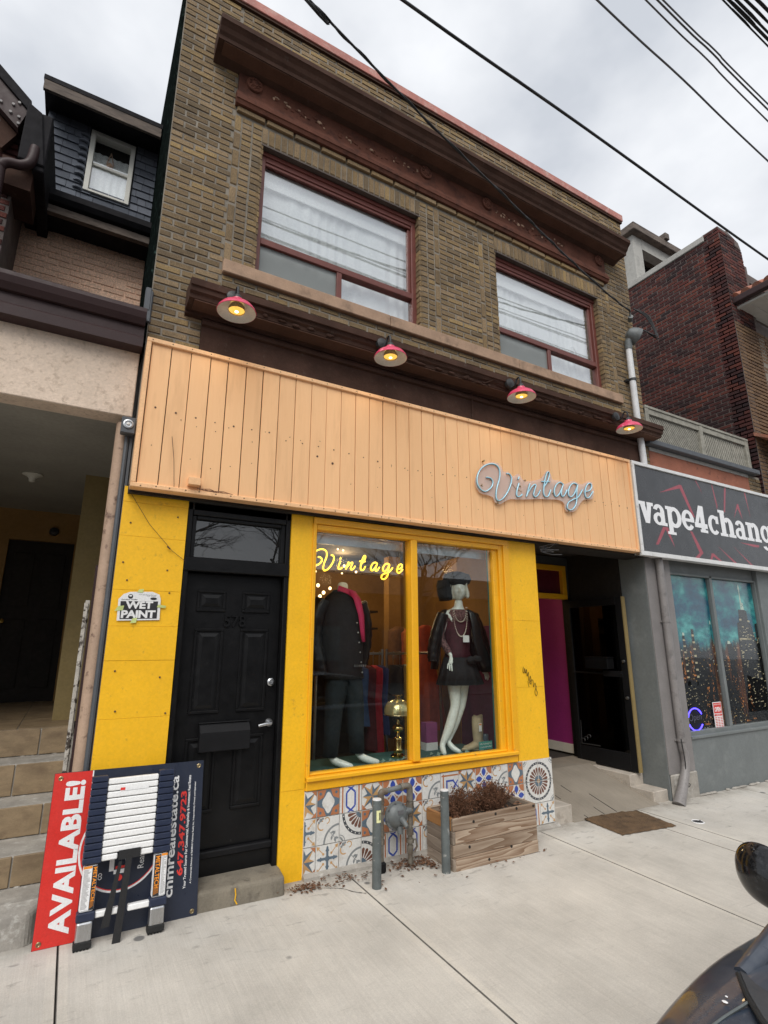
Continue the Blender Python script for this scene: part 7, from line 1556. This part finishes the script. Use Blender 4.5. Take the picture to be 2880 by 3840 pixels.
for x, y, z, e in ((2.8, 6.4, 2.55, 13), (4.6, 6.2, 2.75, 6), (3.3, 7.0, 2.9, 12), (3.0, 5.2, 2.9, 4)):  # added fill lights that lighten the brown ceiling around the glowing bulbs
    l = bpy.data.lights.new('string_fill', 'POINT'); l.energy = e; l.color = (1, .66, .32); l.shadow_soft_size = .08
    lo = bpy.data.objects.new('string_fill', l); COL.objects.link(lo); lo.parent = sl_; lo.location = Vector((x, y, z)) - sl_.location

# ------------------------------------------------------------------ parked car at the lower right
car = thing('parked_car', 'dusty dark navy car at the kerb, bonnet and mirror in the lower right corner', 'car', (2.8, .2, -.225))
CY = .2
SEC = [(.50, .50, .30, .24), (.56, .64, .44, .38), (.72, .76, .56, .51), (1.0, .86, .69, .655), (1.25, .90, .765, .745), (1.46, .925, .815, .80), (1.75, .965, .855, .83), (2.05, .975, .875, .835), (2.6, .97, .88, .84), (3.4, .965, .88, .84), (4.2, .93, .89, .85), (4.8, .88, .86, .80), (5.05, .78, .78, .70), (5.12, .66, .62, .55)]
def csec(x, w, zc, zs):
    h = [(.0, zc), (.35, zc - .004), (.62, zc - .014), (.80, zs + .028), (.90, zs + .016), (.965, zs - .006), (.995, zs - .035), (1.0, zs - .08), (.985, (zs + .1) / 2), (1.0, .25), (.97, .02), (.90, -.06), (.0, -.06)]
    h = [(a, max(z, -.06)) for a, z in h]
    return [(x, CY + a * w, z) for a, z in h] + [(x, CY - a * w, z) for a, z in h[-2:0:-1]]
b = MB(); b.loft([csec(*s_) for s_ in SEC]); o = b.build('body', M['car'], car, smooth=True); sd = o.modifiers.new('s', 'SUBSURF'); sd.levels = 1; sd.render_levels = 2
def wb(t): # windscreen base curve, t in -1..1 across the car
    return Vector((1.40 + .34 * t * t + .10 * abs(t) ** 5, CY + t * .835, .862 - .028 * t * t))
def wt(t): return Vector((2.52 + .10 * t * t, CY + t * .62, 1.265 - .035 * t * t))
b = MB(); T = [-1 + 2 * i / 24 for i in range(25)]
b.loft([[wb(t).lerp(wt(t), u) + Vector((-.05 * math.sin(PI * u), 0, .05 * math.sin(PI * u))) for t in T] for u in (0, .25, .5, .75, 1)], 0, False, False); b.build('windscreen', M['car_glass'], car, smooth=True)
b = MB(); b.loft([[wb(t) + Vector((dx, 0, dz)) for t in T] for dx, dz in ((-.115, .003), (-.105, .012), (-.03, .006), (.01, .012))], 0, False, False); b.build('cowl', M['cowl'], car, smooth=True)
for s_ in (-1, 1):
    b = MB(); b.tube([wb(s_) + Vector((-.10, 0, 0)), wb(s_) + Vector((.1, 0, .045)), wb(s_).lerp(wt(s_), .5) + Vector((-.045, 0, .055)), wt(s_)], [.022, .032, .032, .03], 8); b.build('a_pillar', M['car'], car, smooth=True)
    b = MB(); b.loft([[(x, CY + s_ * (.86 - .22 * u), .84 + u * .40) for u in (0, .5, 1)] for x in (2.0 + .0, 2.6, 3.4, 4.1)], 0, False, False); b.build('side_window', M['car_glass'], car, smooth=True)
b = MB(); b.loft([[wt(t) + Vector((dx, 0, dz)) for t in T] for dx, dz in ((0, 0), (.3, .045), (1.0, .05), (1.6, -.02), (2.1, -.30))], 0, False, False); o = b.build('roof', M['car'], car, smooth=True); o.modifiers.new('t', 'SOLIDIFY').thickness = .02
# rubber edges, bonnet seam, wiper
b = MB(); b.tube([wb(t) + Vector((-.118, 0, .008)) for t in T], .006, 6); b.build('bonnet_edge_seal', M['rubber'], car, smooth=True)
for s_ in (-1, 1):
    b = MB(); b.tube(smooth_path([wb(s_ * .90) + Vector((-.12, 0, .006)), (1.45, CY + s_ * .775, .812), (1.25, CY + s_ * .735, .772), (1.0, CY + s_ * .70, .70), (.75, CY + s_ * .62, .585)], 5), .004, 5); b.build('bonnet_seam', M['bollard'], car, smooth=True)
b = MB(); b.tube([wb(.62) + Vector((-.05, 0, .03)), wb(.45).lerp(wt(.45), .10) + Vector((-.04, 0, .05)), wb(-.05).lerp(wt(0), .16) + Vector((-.05, 0, .055))], [.012, .009, .007], 6); b.ball(wb(.62) + Vector((-.05, 0, .03)), .022, .022, .018, 10, 6); b.tube([wb(.35).lerp(wt(.4), .06) + Vector((-.04, 0, .055)), wb(-.2).lerp(wt(-.2), .14) + Vector((-.05, 0, .05))], .010, 6); b.build('wiper', M['car_trim'], car, smooth=True)
# door mirror
b = MB(); mc = Vector((2.20, 1.17, .94)); rings = []
for yy, rx, rz, dx, dz in ((1.005, .02, .022, .03, -.085), (1.035, .045, .05, .025, -.06), (1.08, .065, .085, .01, -.015), (1.14, .072, .102, 0, .006), (1.20, .068, .100, 0, .014), (1.245, .052, .082, .008, .014), (1.275, .028, .048, .018, .012), (1.283, .006, .012, .02, .012)):
    rings.append([(mc.x + dx + rx * math.cos(a) * (1.0 if math.cos(a) < 0 else .55), yy, mc.z + dz + rz * math.sin(a)) for a in [2 * PI * k / 20 for k in range(20)]])
b.loft(rings); o = b.build('door_mirror', M['mirror_gloss'], car, smooth=True); sd = o.modifiers.new('s', 'SUBSURF'); sd.levels = 1; sd.render_levels = 2
b = MB(); b.loft([[(mc.x + .045, mc.y + .075 * math.cos(a) + .0, mc.z + .01 + .062 * math.sin(a)) for a in [2 * PI * k / 18 for k in range(18)]], [(mc.x + .048, mc.y + .07 * math.cos(a), mc.z + .01 + .058 * math.sin(a)) for a in [2 * PI * k / 18 for k in range(18)]]]); b.build('mirror_glass', M['chrome'], o)
b = MB(); b.tube([(2.22, 1.10, .84), (2.20, 1.06, .87)], .03, 8); b.build('mirror_arm', M['car_trim'], car)
for x in (1.42, 4.15):
    for s_ in (-1, 1):
        b = MB(); y = CY + s_ * .80; b.lathe([(.20, -.10), (.31, -.11), (.335, -.08), (.335, .08), (.31, .11), (.20, .10)], (x, y, .11), 28, 0, 'y'); wh = b.build('wheel', M['tyre'], car, smooth=True)
        b = MB(); b.lathe([(.001, s_ * .085), (.06, s_ * .09), (.20, s_ * .07), (.205, s_ * .10)], (x, y, .11), 24, 0, 'y'); b.build('rim', M['alu'], wh, smooth=True)
for s_ in (-1, 1): b = MB(); b.ball((.66, CY + s_ * .60, .46), .13, .16, .06, 14, 8); b.build('headlight', M['acrylic_clear'], car, smooth=True); b = MB(); b.ball((5.08, CY + s_ * .62, .66), .05, .12, .08, 12, 8); b.build('tail_light', M['sign_red'], car, smooth=True)
b = MB(); b.box(.47, .53, CY - .42, CY + .42, .14, .30)
for k in range(4): b.box(.462, .474, CY - .42, CY + .42, .155 + k * .036, .167 + k * .036)
b.build('grille', M['car_trim'], car)
b = MB()
for x, y, r in ((1.60, 1.0, .003), (1.575, .99, .006), (1.5, .86, .003), (1.62, .93, .003)): b.ball((x, y, .838 if x > 1.55 else .815), r, r * 1.3, .0015, 8, 4)
b.build('bird_dropping', M['sign_white'], car, kind='stuff')

# ------------------------------------------------------------------ the other side of the street (only ever seen mirrored in the glass)
def bare_tree(x, y, h, seed, label):
    R = random.Random(seed); t = thing('bare_tree', label, 'tree', (x, y, -.2), 'bare trees across the street'); tr = MB(); cr_ = MB()
    tr.tube([(x, y, -.3), (x + .1, y, h * .2), (x, y + .1, h * .4)], [.20, .16, .13], 8); tr.build('trunk', M['bark'], t, smooth=True)
    def grow(p, d, L, r, lv):
        q = p + d * L; mid = (p + q) / 2 + Vector([R.gauss(0, L * .05) for _ in range(3)]); cr_.tube([p, mid, q], [r, r * .8, r * .6], 4, 0, False)
        if lv == 0: return
        for k in range(3):
            dd_ = (d + Vector((R.gauss(0, .55), R.gauss(0, .55), R.gauss(.12, .35)))).normalized(); grow(p.lerp(q, R.uniform(.5, 1)), dd_, L * R.uniform(.6, .85), r * .55, lv - 1)
    for k in range(4): grow(Vector((x, y + .05, h * R.uniform(.3, .4))), Vector((R.gauss(0, .5), R.gauss(0, .5), 1)).normalized(), h * .22, .075, 5)
    cr_.build('crown', M['bark'], t)
for x, y, h, s_, w_ in ((2.0, -10, 9, 3, 'nearest the left'), (7.5, -10.5, 10, 5, 'in the middle'), (12.5, -10.2, 9, 8, 'furthest right')): bare_tree(x, y, h, s_, 'bare winter tree across the street, mirrored in the glass, the one ' + w_)
t = thing('terrace_row', 'dark brick terrace across the street, mirrored in the shop window', 'terrace', (6, -16, -.2)); m = MB(); m.box(-14, 30, -22, -16, -.3, 4.3); m.build('wall', M['brick_red'], t)
m = MB(); m.hexa([(-14.3, -22, 4.3), (30.3, -22, 4.3), (30.3, -15.7, 4.3), (-14.3, -15.7, 4.3)], [(-14.3, -20, 5.7), (30.3, -20, 5.7), (30.3, -18, 5.7), (-14.3, -18, 5.7)]); m.build('roof', M['shingle_base'], t)
for k in range(11): m = MB(); m.box(-12.6 + k * 3.8, -11.2 + k * 3.8, -15.99, -15.95, 1.0, 2.6); m.build('window', M['glass_dark'], t)
